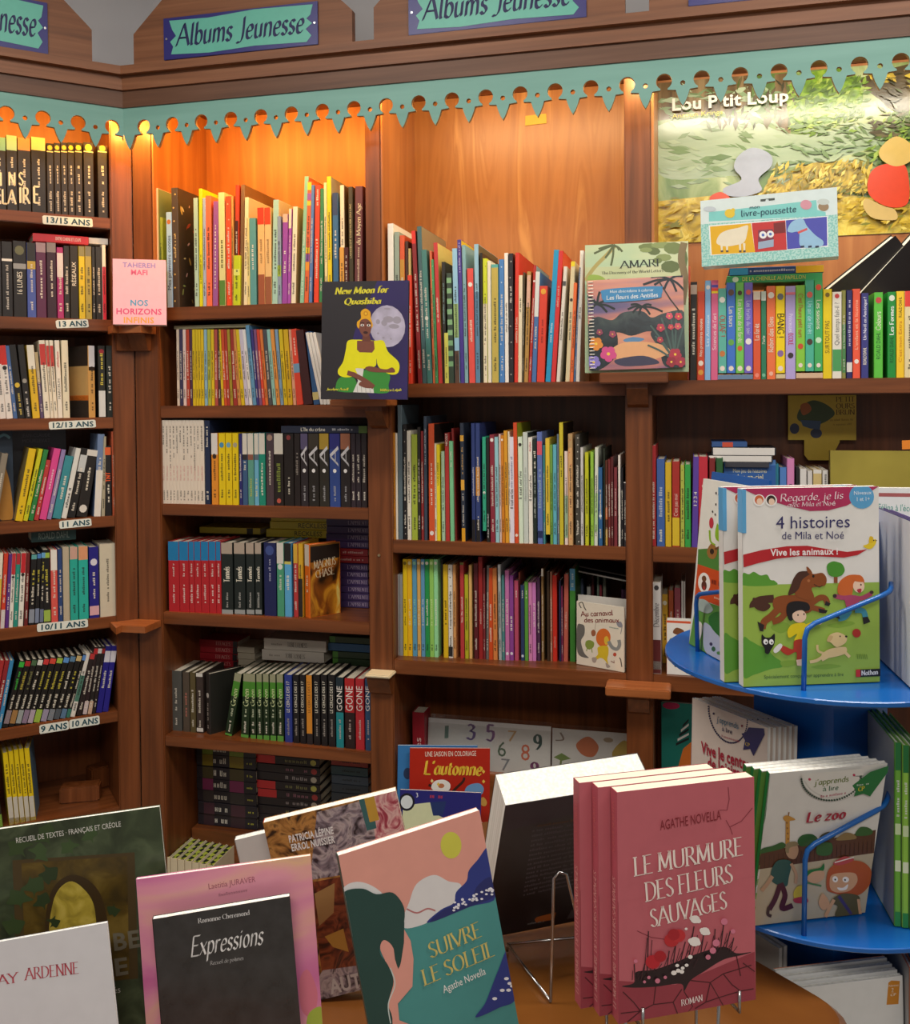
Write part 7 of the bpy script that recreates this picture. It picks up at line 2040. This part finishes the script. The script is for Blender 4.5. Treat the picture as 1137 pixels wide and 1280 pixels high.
table_book('anthology', (-.4131, .8504, .884), (.989, .123, .086), (-.088, .011, .996), .1616, .2323, .005, grn_, qr, 'dark green anthology with a glowing archway on its cover, behind the white book', recueil, '24301e')
qa = ((-203, 552), (367, 435), (438, 1248), (-122, 1353))


def arden(a, H):
    a.text('GOURAY', -150, 690, 60, 650, 34, 'b8505c', 'roman', 'author_name')
    a.text('ARDENNE', 84, 643, 270, 616, 40, 'b8505c', 'roman', 'author_name')


table_book('novel', (-.4105, .7774, .8505), (.988, .097, .123), (-.134, .11, .985), .1365, .1911, .004, 'd4d4d8', qa, 'plain white novel with red author lettering at the corner of the table', arden, 'c8c8cc')

# poetry and art book with the white one behind
ql = ((100, 152), (575, 28), (742, 700), (227, 823))
art1 = NM('printed_ochre_lines', [(.35, '3c2c1c'), (.45, '9a6c38'), (.55, 'c08c4c'), (.68, '4a3424')], (30, 1, 30), 3, .3, 2.5)
art2 = NM('printed_rose_lines', [(.35, 'a04050'), (.47, 'd08c90'), (.56, 'e4c0b8'), (.7, 'b86878')], (40, 1, 40), 3, .3, 2.5)
art3 = NM('printed_grey_lines', [(.35, '342c30'), (.47, '8c8088'), (.56, 'b8acac'), (.7, '584c50')], (40, 1, 40), 3, .3, 2.5)
art4 = NM('printed_rust_lines', [(.35, '341c14'), (.47, '6c3420'), (.56, '8c4a2c'), (.7, '40241c')], (36, 1, 36), 3, .3, 2.5)


def lepine(a, H):
    a.poly([(100, 152), (460, 58), (520, 330), (150, 420)], art1)
    a.poly([(290, 110), (470, 60), (560, 300), (260, 350)], art3)
    a.poly([(480, 52), (575, 28), (660, 380), (520, 330)], art2)
    a.poly([(440, 62), (485, 50), (505, 160), (470, 170)], '3c6c6c')
    a.poly([(460, 58), (495, 48), (515, 130), (480, 140)], 'c8a040')
    a.poly([(258, 360), (560, 300), (600, 700), (300, 720)], art4)
    a.poly([(275, 400), (350, 360), (345, 470), (290, 520)], 'a07c4c')
    a.poly([(310, 560), (380, 530), (400, 620), (340, 600)], 'b88a3c')
    a.poly([(300, 690), (700, 640), (742, 700), (227, 823)], art3)
    a.text('PATRICIA LÉPINE', 190, 218, 350, 182, 24, 'ececea', 'heavy', 'author_name')
    a.text('ERROL NUISSIER', 198, 248, 354, 214, 24, 'ececea', 'heavy', 'author_name')
    a.text('AUTRE', 332, 784, 520, 742, 56, 'c8c4c0', 'heavy', 'title')


table_book('art_book', (-.1678, 1.0234, .849), (.977, .063, .204), (-.203, -.018, .979), .1455, .2037, .012, art1, ql, 'book with swirling ochre and rose line art on its cover, behind the salmon novel', lepine, 'b04838')
table_book('novel', (-.2125, 1.052, .852), (.977, .063, .204), (-.203, -.018, .979), .13, .168, .010, 'd2d0cc', ((0, 0), (100, 0), (100, 100), (0, 100)), 'blank white book behind the swirling line-art one', lambda a, H: None, 'c4c2be')

# black-backed thick novel leaning on its own wire stand, seen from behind
mb = pose((.029, 1.111, .869), (.97, .239, .044), (.084, -.5, .862))
a = Art(.165, .242, ((118, 240), (660, 115), (555, 663), (-8, 728)))
a.poly([(118, 240), (660, 115), (655, 160), (110, 320)], '261c2a')
for k in range(15):
    y0 = 318 + 17 * k
    a.text('', 200 - 3.4 * k, y0, 560 - 3.4 * k, y0 - 72, 8, '6c6870', name='blurb_line', marks=44)
a.text('', 218, 300, 560, 232, 8, '6a4c30', name='blurb_line', marks=40)
a.poly([(190, 660), (200, 650), (280, 635), (270, 668), (195, 676)], 'a85c20')
a.text('', 160, 682, 230, 674, 8, '8a8a8a', name='small_print', marks=10)
a.poly([(325, 670), (345, 630), (400, 622), (395, 664)], '4a4648')
face_book('novel', mb, .165, .242, .040, '1d191c', a, 'thick black novel seen from its back, leaning towards the room on a wire stand', '1d191c', pg=pages_w, spine_right=True)
r = thing('wire_stand', 'chrome wire stand with a tall loop behind the black-backed novel', 'stand', Matrix.Translation((.10, 1.02, ZTAB)))
def P3(px, py, Y):
    r_ = RC @ Vector(((px - CX) / FPX, -(py - CY) / FPX, -1))
    p = EYEV + r_ * (Y / r_.y)
    return p - Vector((.10, 1.02, ZTAB))
f0 = P3(688, 1256, 1.02); f0.z = .0022
top1, top2 = P3(692, 1098, 1.012), P3(704, 1091, 1.016)
ft = P3(722, 1152, 1.05)
l0 = P3(634, 1180, 1.112); r0 = P3(718, 1172, 1.124)
b = MB()
b.tube([f0, f0 + (top1 - f0) * .5, top1, (top1 + top2) / 2 + Vector((0, 0, .004)), top2 + Vector((.003, 0, -.001)), ft, P3(731, 1190, 1.07)], .0017, chrome, 8)
b.obj('back_loop', r, smooth=True)
b = MB(); b.tube([f0, l0], .0017, chrome, 8); b.obj('side_rail', r, smooth=True)
b = MB(); b.tube([l0, r0, P3(745, 1168, 1.13)], .0017, chrome, 8); b.obj('lip_rail', r, smooth=True)
b = MB(); b.tube([l0, Vector((l0.x, l0.y + .004, .0018))], .0017, chrome, 8); b.obj('foot', r, smooth=True)
r2_ = P3(745, 1168, 1.13)
b = MB(); b.tube([r2_, Vector((r2_.x, r2_.y + .004, .0018))], .0017, chrome, 8); b.obj('foot', r, smooth=True)

# ---------------------------------------------------------------- books on the turning rack
qh = ((128, 66), (953, 43), (943, 1176), (137, 1232))


def histoires(a, H):
    a.poly([(130, 640), (950, 605), (943, 1176), (137, 1232)], '98b84c')
    hill = '5c9c34'
    a.blob([(132, 640), (134, 570), (170, 575), (200, 560), (240, 580), (280, 575), (300, 605), (325, 610), (330, 636)], hill)
    a.blob([(137, 1170), (135, 955), (180, 965), (230, 990), (280, 1010), (320, 1050), (365, 1080), (368, 1110), (300, 1125), (200, 1160)], hill)
    for pts in ([(300, 880), (380, 850), (420, 880), (360, 915)], [(640, 860), (760, 835), (800, 850), (700, 875)], [(540, 1105), (640, 1085), (720, 1095), (620, 1115)], [(360, 1080), (440, 1070), (450, 1095), (380, 1110)]):
        a.blob(pts, '84a83c')
    a.poly([(100, 60), (955, 40), (850, 110), (760, 160), (650, 190), (540, 195), (400, 165), (260, 125)], 'b0305c')
    a.circ(850, 105, 74, 72, '5ca4d4', 26)
    for x0, c in ((232, 'd0683c'), (305, '342824')):
        a.circ(x0, 135, 36, 36, 'f0eeec'); a.circ(x0, 132, 27, 28, c); a.circ(x0 + 3, 142, 18, 20, 'f0d0b8')
    a.poly([(135, 460), (250, 430), (400, 405), (520, 400), (660, 420), (760, 432), (880, 415), (820, 450), (740, 466), (600, 462), (480, 462), (340, 480), (220, 510), (138, 535)], 'b8242c')
    # yellow bird
    a.blob([(855, 395), (880, 385), (905, 365), (930, 355), (930, 380), (905, 410), (875, 410)], 'e4c82c'); a.blob([(890, 375), (895, 340), (915, 345), (912, 375)], 'dcb820'); a.circ(918, 362, 4, 4, '2a2420'); a.poly([(928, 358), (938, 362), (928, 368)], '6a4a30')
    # tree
    a.line([(690, 570), (690, 615)], 22, '8c4c2c')
    a.blob([(640, 545), (640, 510), (670, 490), (700, 492), (730, 505), (744, 540), (725, 570), (690, 580), (655, 572)], '4c9430')
    # horse
    br, dk_ = '8c4a20', '4c2c20'
    a.line([(210, 800), (195, 760), (225, 730), (270, 720), (320, 715)], 46, dk_, True)
    a.blob([(195, 712), (205, 770), (260, 790), (300, 760), (270, 735)], dk_)
    a.blob([(320, 715), (370, 695), (440, 690), (520, 670), (560, 700), (545, 780), (480, 800), (400, 800), (340, 790), (315, 760)], br)
    a.line([(350, 770), (300, 820), (262, 850), (250, 890)], 40, br, True); a.poly([(220, 850), (262, 870), (255, 908), (235, 905)], '2a2220')
    a.line([(400, 780), (360, 830), (310, 850)], 36, br, True)
    a.line([(540, 740), (590, 705), (625, 705), (640, 735)], 34, br, True); a.poly([(630, 720), (658, 735), (648, 750), (622, 745)], '2a2220')
    a.line([(540, 760), (590, 770), (620, 780)], 32, br, True); a.poly([(585, 765), (640, 775), (630, 792), (590, 790)], '2a2220')
    a.blob([(450, 690), (440, 620), (470, 570), (520, 555), (560, 565), (610, 558), (635, 590), (625, 630), (575, 640), (545, 650), (560, 700), (530, 720)], br)
    a.blob([(405, 690), (420, 640), (440, 590), (470, 555), (520, 550), (535, 565), (490, 600), (470, 650), (440, 680)], dk_)
    a.blob([(515, 525), (530, 530), (550, 560), (525, 560)], br); a.circ(556, 578, 7, 8, '201814'); a.circ(528, 605, 9, 9, 'b06c40'); a.line([(560, 625), (590, 640), (610, 630)], 4, '3c2014', True)
    # running girl
    a.blob([(700, 670), (710, 610), (760, 570), (820, 565), (850, 580), (855, 620), (800, 620), (780, 690), (730, 690)], 'd0682c')
    a.circ(825, 630, 34, 38, 'f0ccb0'); a.circ(838, 622, 4, 6, '241c1a'); a.blob([(815, 650), (840, 645), (835, 668), (820, 665)], 'b83040')
    a.blob([(780, 575), (830, 565), (855, 590), (850, 605), (800, 600)], 'd0682c')
    a.line([(680, 690), (730, 700), (790, 695), (840, 700), (900, 670)], 26, 'b04868', True); a.circ(900, 664, 12, 10, '4a3430'); a.circ(682, 690, 12, 11, '3a2c2c')
    a.poly([(735, 695), (830, 690), (820, 770), (755, 770)], 'b04868')
    a.line([(800, 770), (850, 775), (865, 830)], 32, '3c8ca4', True); a.line([(770, 770), (740, 810), (700, 820)], 34, '3c8ca4', True)
    a.poly([(845, 810), (875, 805), (890, 835), (850, 850)], '201c20'); a.poly([(640, 800), (700, 790), (712, 825), (660, 805)], '201c20')
    # running boy
    a.blob([(395, 800), (400, 745), (450, 725), (520, 735), (530, 775), (470, 790), (445, 830), (415, 830)], '1f1a1a')
    a.circ(470, 812, 42, 38, 'f0ccb0'); a.circ(462, 806, 4, 6, '241c1a'); a.circ(498, 800, 4, 6, '241c1a')
    a.blob([(400, 800), (410, 745), (460, 735), (525, 745), (525, 778), (470, 778), (430, 800), (425, 840), (405, 830)], '1f1a1a')
    a.blob([(405, 885), (430, 860), (490, 850), (510, 870), (500, 950), (440, 955), (455, 915), (410, 940), (398, 910)], 'e8d01c')
    a.line([(495, 880), (540, 860), (580, 845)], 28, 'e8d01c', True); a.circ(590, 845, 15, 13, 'f0ccb0')
    a.blob([(440, 955), (500, 950), (515, 1010), (480, 1060), (455, 1070), (450, 1020), (400, 1040), (355, 1010), (370, 985), (430, 1005)], 'b83c28')
    a.blob([(315, 1010), (350, 975), (368, 985), (350, 1015), (325, 1030)], 'e8e4e0'); a.poly([(450, 1065), (485, 1060), (488, 1100), (455, 1098)], 'f0ccb0')
    # black cat
    a.blob([(245, 975), (245, 925), (265, 940), (295, 940), (322, 918), (320, 975), (300, 1010), (285, 1035), (265, 1030), (262, 1005)], '1a181a')
    for x0 in (268, 302):
        a.circ(x0, 966, 14, 16, 'f4f4f0'); a.circ(x0 + 3, 970, 5, 6, '1a181a')
    # puppy and ball
    a.line([(575, 975), (580, 1010), (620, 1025)], 14, 'e0c488', True)
    a.blob([(600, 1030), (640, 1000), (700, 985), (745, 985), (740, 1020), (660, 1045), (610, 1050)], 'e4c890')
    a.blob([(635, 950), (650, 915), (700, 900), (748, 925), (740, 960), (690, 985), (655, 960)], 'e4c890'); a.circ(710, 922, 4, 5, '241c18'); a.circ(746, 922, 7, 6, '241c18'); a.blob([(632, 950), (645, 920), (668, 925), (650, 955)], 'd0b078')
    a.line([(610, 1040), (570, 1065), (530, 1075)], 18, 'e4c890', True); a.line([(735, 1010), (765, 1040)], 18, 'e4c890'); a.line([(640, 1040), (600, 1062)], 16, 'e4c890')
    a.circ(807, 901, 25, 25, 'b03028')
    for k in range(6):
        a.line([(808 + 11 * k, 1020), (812 + 11 * k, 1048)], 4, '6c8c34')
    a.poly([(800, 1110), (942, 1100), (942, 1142), (800, 1152)], '1e1b1c'); a.poly([(800, 1110), (826, 1108), (826, 1150), (800, 1152)], 'c83030')
    a.text('Regarde, je lis', 355, 140, 738, 118, 44, 'f4e4ea', 'script', 'series_name', .1)
    a.text('avec Mila et Noé', 400, 172, 690, 158, 28, 'f4e4ea', 'script', 'series_name', .1)
    a.text('Niveaux', 798, 95, 905, 90, 22, 'e8f2f8', 'sans', 'level')
    a.text('1 et 1+', 812, 132, 895, 128, 24, 'e8f2f8', 'sans', 'level')
    a.text('4 histoires', 330, 302, 778, 286, 72, '2c2860', 'sans', 'title')
    a.text('de Mila et Noé', 364, 364, 740, 354, 44, '2c2860', 'sans', 'title')
    a.text('Vive les animaux !', 298, 462, 705, 446, 38, 'f0e8e8', 'heavy', 'subtitle')
    a.text('Spécialement conçu pour apprendre à lire', 256, 1178, 728, 1148, 20, '34542c', 'sans', 'tagline')
    a.text('Nathan', 832, 1142, 930, 1132, 28, 'e8e8e8', 'bold', 'publisher_name')


for k, (p, xa_, lab) in enumerate((((.3195, 1.0655, RZ1 + .0012), (.995, .098, .0), 'white and green early reader with a running horse, front copy on the upper tray'), ((.3035, 1.084, RZ1 + .0012), (.995, .098, .0), 'second copy of the running-horse early reader, mostly hidden behind the front one'))):
    a = Art(.16, .2215, qh)
    histoires(a, .2215)
    bk = face_book('early_reader', pose(p, xa_, (-.012, .012 if k == 0 else .02, 1)), .16, .2215, .0125, 'e4e2de', a, lab, 'e0deda', None, 'book', 'copies of the running-horse early reader')
    b = MB(); b.box(-.0004, .004, -.0016, .012, .172, .2205, M('5ca4d4', .4)); b.obj('spine_label', bk)

qz = ((217, 160), (928, 85), (730, 955), (40, 1015))


def zoo(a, H):
    a.poly([(120, 690), (830, 600), (735, 955), (40, 1015)], 'b8ac94')
    a.poly([(118, 600), (830, 470), (815, 605), (100, 695)], '583420')
    for k in range(26):
        x0 = 125 + 27 * k
        a.line([(x0, 620 - 3.5 * k), (x0 - 8, 690 - 3.6 * k)], 3, '40261a')
    for pts in ([(350, 530), (380, 500), (440, 495), (470, 530), (400, 560), (360, 560)], [(120, 600), (140, 575), (200, 560), (260, 540), (270, 570), (150, 600)], [(700, 500), (730, 455), (780, 455), (810, 480), (780, 500)], [(460, 610), (470, 550), (550, 545), (540, 610)]):
        a.blob(pts, '34602c')
    a.blob([(490, 500), (540, 480), (580, 500), (540, 530), (480, 530)], '4a4a34'); a.blob([(580, 520), (640, 485), (690, 495), (700, 520), (600, 530)], '8c7448')
    # giraffe
    a.line([(288, 550), (296, 470), (300, 410)], 24, 'c08c3c', True); a.blob([(275, 400), (300, 388), (345, 410), (320, 418), (285, 420)], 'c08c3c'); a.line([(306, 392), (312, 370)], 6, '8c5c2c')
    for yy in (430, 460, 490, 520):
        a.circ(294, yy, 5, 6, '84582c', 6)
    # walking man
    a.blob([(190, 680), (230, 640), (300, 650), (280, 740), (260, 790), (190, 770), (175, 730)], '2c5450')
    a.blob([(275, 600), (280, 550), (330, 540), (350, 580), (330, 630), (295, 630)], 'b89478'); a.blob([(272, 590), (285, 545), (335, 535), (350, 555), (300, 570), (290, 600)], '8c7c5c')
    a.line([(185, 730), (150, 775), (115, 812)], 22, 'b89478', True); a.line([(300, 660), (325, 720), (318, 775)], 18, 'b89478', True)
    a.line([(230, 770), (250, 840), (225, 915), (290, 900)], 30, '4c1c28', True); a.line([(225, 780), (190, 860), (150, 920)], 28, '4c1c28', True); a.line([(150, 905), (140, 945), (160, 958)], 18, '4a3428', True)
    # small child and girl
    a.blob([(370, 740), (400, 700), (470, 685), (495, 660), (490, 700), (440, 720), (390, 760)], '24702c'); a.blob([(385, 750), (420, 710), (490, 705), (485, 750), (430, 775)], 'c8a080')
    a.blob([(300, 830), (330, 790), (385, 790), (360, 850), (310, 865)], 'd0bc30'); a.blob([(300, 860), (370, 850), (380, 885), (310, 885)], 'b03040'); a.line([(385, 770), (470, 790)], 9, '4c7c48')
    a.blob([(500, 800), (520, 700), (600, 650), (720, 650), (780, 700), (770, 780), (710, 840), (640, 850), (530, 830)], 'b0541c')
    a.blob([(520, 780), (535, 730), (600, 715), (680, 720), (690, 770), (640, 820), (570, 830), (530, 815)], 'd0a078')
    a.circ(556, 752, 17, 18, 'f0ece8'); a.circ(620, 755, 20, 17, 'f0ece8'); a.circ(556, 754, 5, 6, '241c1a'); a.circ(616, 757, 5, 6, '241c1a')
    a.blob([(565, 800), (600, 802), (632, 782), (620, 812), (580, 818)], 'ece8e4')
    a.blob([(550, 660), (620, 620), (680, 640), (600, 670)], 'b84848'); a.line([(560, 655), (680, 625)], 6, 'e8e0dc')
    a.blob([(540, 860), (600, 835), (690, 850), (700, 900), (690, 962), (545, 970), (560, 910), (520, 890)], '5c5430')
    a.line([(570, 850), (640, 960)], 20, '44386c'); a.line([(540, 870), (505, 925), (480, 970)], 20, 'd0a078', True); a.blob([(445, 890), (470, 835), (500, 860), (510, 905), (470, 930)], 'd0a078'); a.line([(690, 870), (695, 960)], 18, 'd0a078')
    # green checked strip by the spine
    a.poly([(178, 170), (217, 165), (170, 405), (140, 440)], '1c6c34')
    for k in range(8):
        y0 = 435 + 78 * k
        x0 = 138 - 14.5 * k
        a.poly([(x0 - 18, y0), (x0 + 22, y0 - 4), (x0 + 12, y0 + 32), (x0 - 28, y0 + 36)], '6c9c40')
    a.circ(575, 165, 178, 135, 'd8d6d0', 24, 0, 3.1416)
    for k in range(36):
        t = 3.1416 * k / 35
        a.circ(575 + 180 * math.cos(t), 162 - 18 * math.cos(t) + 134 * math.sin(t), 7, 6, '2c4438', 7)
    a.circ(575, 158, 166, 122, 'd8d6d0', 24, 0, 3.1416)
    a.poly([(400, 152), (765, 112), (768, 150), (400, 190)], 'd8d6d0')
    a.circ(442, 180, 9, 8, 'b83858', 6); a.circ(710, 150, 9, 8, 'b83858', 6)
    a.poly([(695, 210), (810, 130), (928, 92), (925, 130), (850, 210), (800, 270), (760, 255), (700, 272), (715, 240)], '1c7038')
    a.text("j'apprends", 470, 212, 676, 186, 30, '7c8c4c', 'rounded', 'series_name')
    a.text('à lire', 512, 246, 610, 234, 26, '3c6c50', 'rounded', 'series_name')
    a.text('', 500, 282, 655, 258, 14, 'b86878', name='series_name', marks=14)
    a.text('CP', 728, 242, 768, 236, 24, 'd8c83c', 'bold', 'level')
    a.text('', 722, 212, 800, 200, 9, 'd8e4d8', name='level', marks=8)
    a.text('Le zoo', 402, 422, 642, 396, 54, 'a8243c', 'bold', 'title', .1)


for k in range(4):
    p = Vector((.324, 1.053, RZ2 + .002)) + Vector((-.0062 * k, .0068 * k, 0))
    a = Art(.14, .19, qz)
    if k == 0:
        zoo(a, .19)
    else:
        a.poly([(178, 170), (250, 160), (70, 1010), (40, 1015)], '5c8c3c')
    face_book('early_reader', pose(p, (.982, .188, 0), (.07, -.20, .975)), .14, .19, .0055, 'd8d6d2', a, ('zoo early reader with a giraffe and a red-haired girl, front copy on the lower tray', 'second copy of the zoo early reader, right behind the front one', 'third copy of the zoo early reader counted from the front', 'rearmost copy of the zoo early reader on the lower tray')[k], '1c6c34', None, 'book', 'copies of the zoo early reader')

# leisure-centre readers turned to the corner of the shop
qv = ((200, 105), (830, 345), (815, 1700), (190, 1240))


def vive(a, H):
    a.poly([(200, 105), (330, 155), (640, 272), (830, 345), (825, 470), (200, 300)], 'd0c2b6')
    for k in range(40):
        t = 3.1416 * k / 39
        a.circ(490 + 160 * math.cos(t), 225 + 55 * math.cos(t) + 225 * math.sin(t), 7, 8, '26264a', 7)
    a.circ(372, 225, 9, 10, '3c2c4c', 6); a.circ(607, 325, 9, 10, '7c2c3c', 6)
    a.poly([(605, 385), (640, 380), (665, 338), (800, 350), (808, 400), (712, 570), (680, 510), (620, 515), (635, 440)], '2c2a5c')
    a.text("j'apprends", 400, 288, 580, 350, 44, '6c8ca0', 'rounded', 'series_name')
    a.text('à lire', 440, 358, 528, 388, 34, '4c4864', 'rounded', 'series_name')
    a.text('', 440, 405, 590, 455, 16, 'a84858', name='series_name', marks=14)
    a.text('CP', 640, 480, 680, 494, 26, 'c8b048', 'bold', 'level')
    a.text('Vive le centre', 280, 520, 686, 690, 84, 'a41c34', 'heavy', 'title')
    a.text('de loisirs', 330, 635, 600, 745, 80, 'a41c34', 'heavy', 'title')


vx = Vector((.464, -.886, 0)).normalized()
vn = Vector((.886, .464, 0))
for k in range(6):
    p = Vector((.300, 1.237, RZ2 + .0012)) + vn * (.0066 * k) + vx * (.002 * k)
    a = Art(.13, .1975, qv)
    vive(a, .1975)
    face_book('early_reader', pose(p, vx, (.03, .012, 1)), .13, .1975 - .001 * (k % 2), .0052, 'd0c2b6', a, ('leisure-centre early reader facing the corner, outermost of its stack on the lower tray',
        'second leisure-centre early reader of the stack beside the rack column', 'third leisure-centre early reader of the stack beside the rack column', 'fourth leisure-centre early reader of the stack beside the rack column', 'fifth leisure-centre early reader of the stack beside the rack column', 'innermost leisure-centre early reader, nearest the rack column')[k], '5c6c9c', None, 'book', 'copies of the leisure-centre early reader')

# music reader on the upper tray
qf = ((118, 112), (290, 130), (300, 1085), (35, 945))


def frog(a, H):
    a.poly([(85, 640), (290, 690), (300, 1085), (35, 945)], '5c9440')
    a.poly([(95, 385), (260, 360), (270, 500), (92, 455)], '4c8438')
    a.poly([(92, 455), (275, 500), (280, 690), (74, 632)], 'cc4c1c')
    a.circ(122, 548, 29, 54, 'f0ece4'); a.circ(122, 525, 11, 16, '6c4428'); a.circ(122, 562, 13, 26, '5c3024'); a.circ(122, 575, 6, 12, 'a83028')
    a.blob([(170, 330), (175, 270), (195, 238), (220, 250), (228, 300), (210, 350)], '8cb824')
    a.circ(187, 256, 14, 22, 'e4e8d8'); a.circ(215, 282, 14, 24, 'e4e8d8'); a.circ(187, 258, 6, 11, '242c18'); a.circ(215, 284, 6, 11, '242c18')
    a.blob([(190, 360), (225, 380), (250, 430), (240, 470), (190, 465), (200, 410)], '8cc030')
    a.blob([(135, 390), (155, 355), (180, 380), (170, 420), (145, 420)], '9c6c34'); a.line([(170, 380), (240, 330)], 9, '6c4828'); a.circ(157, 390, 9, 13, '2c2018')
    a.line([(145, 300), (150, 345), (170, 360)], 7, '8cb824', True); a.circ(152, 270, 9, 22, 'c03040')
    for k in range(12):
        r2 = random.Random(k)
        a.circ(r2.uniform(140, 260), r2.uniform(150, 240), 3, 5, '3c3c3c', 5)
    a.blob([(80, 650), (130, 640), (170, 690), (140, 720), (90, 700)], 'a8b8b0'); a.blob([(130, 780), (200, 850), (280, 1000), (290, 1070), (140, 1000), (120, 860)], 'b0b4c4')
    a.blob([(150, 740), (200, 700), (280, 730), (290, 880), (210, 860), (160, 800)], '2c6c2c'); a.blob([(80, 860), (95, 780), (115, 800), (110, 870), (90, 930)], 'e0dcd0')
    a.blob([(225, 880), (250, 850), (268, 880), (262, 910), (232, 910)], 'c8985c'); a.circ(180, 960, 12, 20, '2c6038', 8); a.circ(212, 985, 14, 14, '4c8438', 8); a.circ(240, 1020, 10, 16, 'c04838', 8); a.circ(165, 925, 9, 14, '3c3450', 8); a.circ(268, 1012, 8, 16, '5c3048', 8)
    a.text('', 160, 545, 262, 570, 30, '8c2c14', name='title', marks=9)
    a.text('', 175, 625, 258, 648, 14, 'f0c8a8', name='small_print', marks=8)
    a.text('', 216, 748, 268, 766, 18, 'd8e4d0', name='small_print', marks=6)


face_book('early_reader', pose((.3055, 1.257, RZ1 + .0012), (.215, -.977, 0), (.095, .02, .995)), .118, .218, .005, 'e4e2d8', (lambda a: (frog(a, .2), a)[1])(Art(.118, .218, qf)), 'early reader with a green frog playing a lute, on the upper blue tray', 'dcd8cc')

# readers in the trays at the far side of the rack
for tier, z, cols, hx, lab in ((1, RZ1, ('3c2c6c', '4a3a7c'), 'd8d6d4', 'white reader with a purple spine'), (2, RZ2, ('6cac3c', '8cc048', '5c9c40', '7cb444'), 'b8bab8', 'white reader with a green checked spine')):
    n = len(cols)
    for k in range(n):
        m = Matrix.Translation((.5005 - .018 * (tier == 2) + .0072 * k, 1.052 - .003 * k, z + .0012)) @ Matrix.Rotation(math.radians(-9), 4, 'Z')
        spine_book(m, .0068, .13, (.186, .205)[tier - 1] - .002 * k, cols[k], {'side': hx, 'lside': hx, 'pg': pages_w, 'b': [(.0, .08, '2c8440'), (.85, 1, '1c7038'), (.3, .36, 'd8e4c8'), (.5, .56, 'c8dcb0')] if tier == 2 else [(.3, .5, 'd8d4e0')], 'm': [('e8e8e8', .6, .8)]}, '%s, %s from the rack column on the %s tray' % (lab, ORD[k], ('upper', 'lower')[tier - 1]), 'book', 'readers on the far trays', 'early_reader')
a = Art(.16, .19, ((1000, 608), (1160, 612), (1160, 800), (1000, 800)))
a.text("et Félina à l'école", 1098, 634, 1158, 637, 9, '4c9c8c', 'sans', 'title')
a.poly([(1000, 608), (1160, 612), (1160, 617), (1000, 613)], 'a85c5c')
face_book('early_reader', Matrix.Translation((.478, 1.345, RZ1 + .0012)) @ Matrix.Rotation(math.radians(-12), 4, 'Z'), .16, .197, .012, 'e2e2e0', a, 'white reader with teal title at the back of the upper tray', 'c8a048')

# readers on the third tray down
for k in range(4):
    m = pose((.372 - .003 * k, 1.058 + .0065 * k, RZ3 + .0012), (.985, .17, 0), (.0, .04, 1))
    a = Art(.14, .186, ((-120, 600), (1000, 530), (1000, 2100), (-120, 2100)))
    if k == 0:
        a.poly([(850, 590), (880, 572), (970, 580), (950, 800), (825, 800)], 'c8842c')
        a.text('Niveau', 852, 632, 955, 626, 20, 'f0e4d0', 'sans', 'level')
        a.text('2', 880, 682, 905, 680, 36, 'f0e4d0', 'bold', 'level')
        a.text('CP', 870, 720, 930, 716, 22, 'f0e4d0', 'bold', 'level')
    face_book('early_reader', m, .14, .186 + .003 * k, .0055, 'dcdcda', a, ('white reader with an orange level badge, front copy on the third tray', 'second white reader behind the orange-badged one', 'third white reader behind the orange-badged one', 'rearmost white reader behind the orange-badged one, with an orange edge')[k], 'd8d8d4', 'c87850' if k == 3 else None, 'book', 'white readers on the third tray')
for k, c in enumerate(('b86848', '3c6c9c', '4c7cac')):
    m = Matrix.Translation((.508 + .0075 * k, 1.07 - .003 * k, RZ3 + .0012)) @ Matrix.Rotation(math.radians(-9), 4, 'Z')
    spine_book(m, .0068, .12, .205, c, {'side': 'b8b8b8', 'lside': 'b4b4b4', 'pg': pages_w, 'b': [(.82, 1, 'c8c8c8')]}, '%s reader, %s from the rack column on the third tray' % (cname(c), ORD[k]), 'book', 'readers on the far trays', 'early_reader')
for k in range(2):
    m = pose(Vector((.318, 1.225, RZ3 + .0012)) + vn * (.0075 * k), vx, (.02, .01, 1))
    face_book('early_reader', m, .12, .2, .006, 'b8b4ac', None, ('grey-edged reader facing the corner on the third tray', 'reader behind the grey-edged one on the third tray')[k], 'a8a49c')
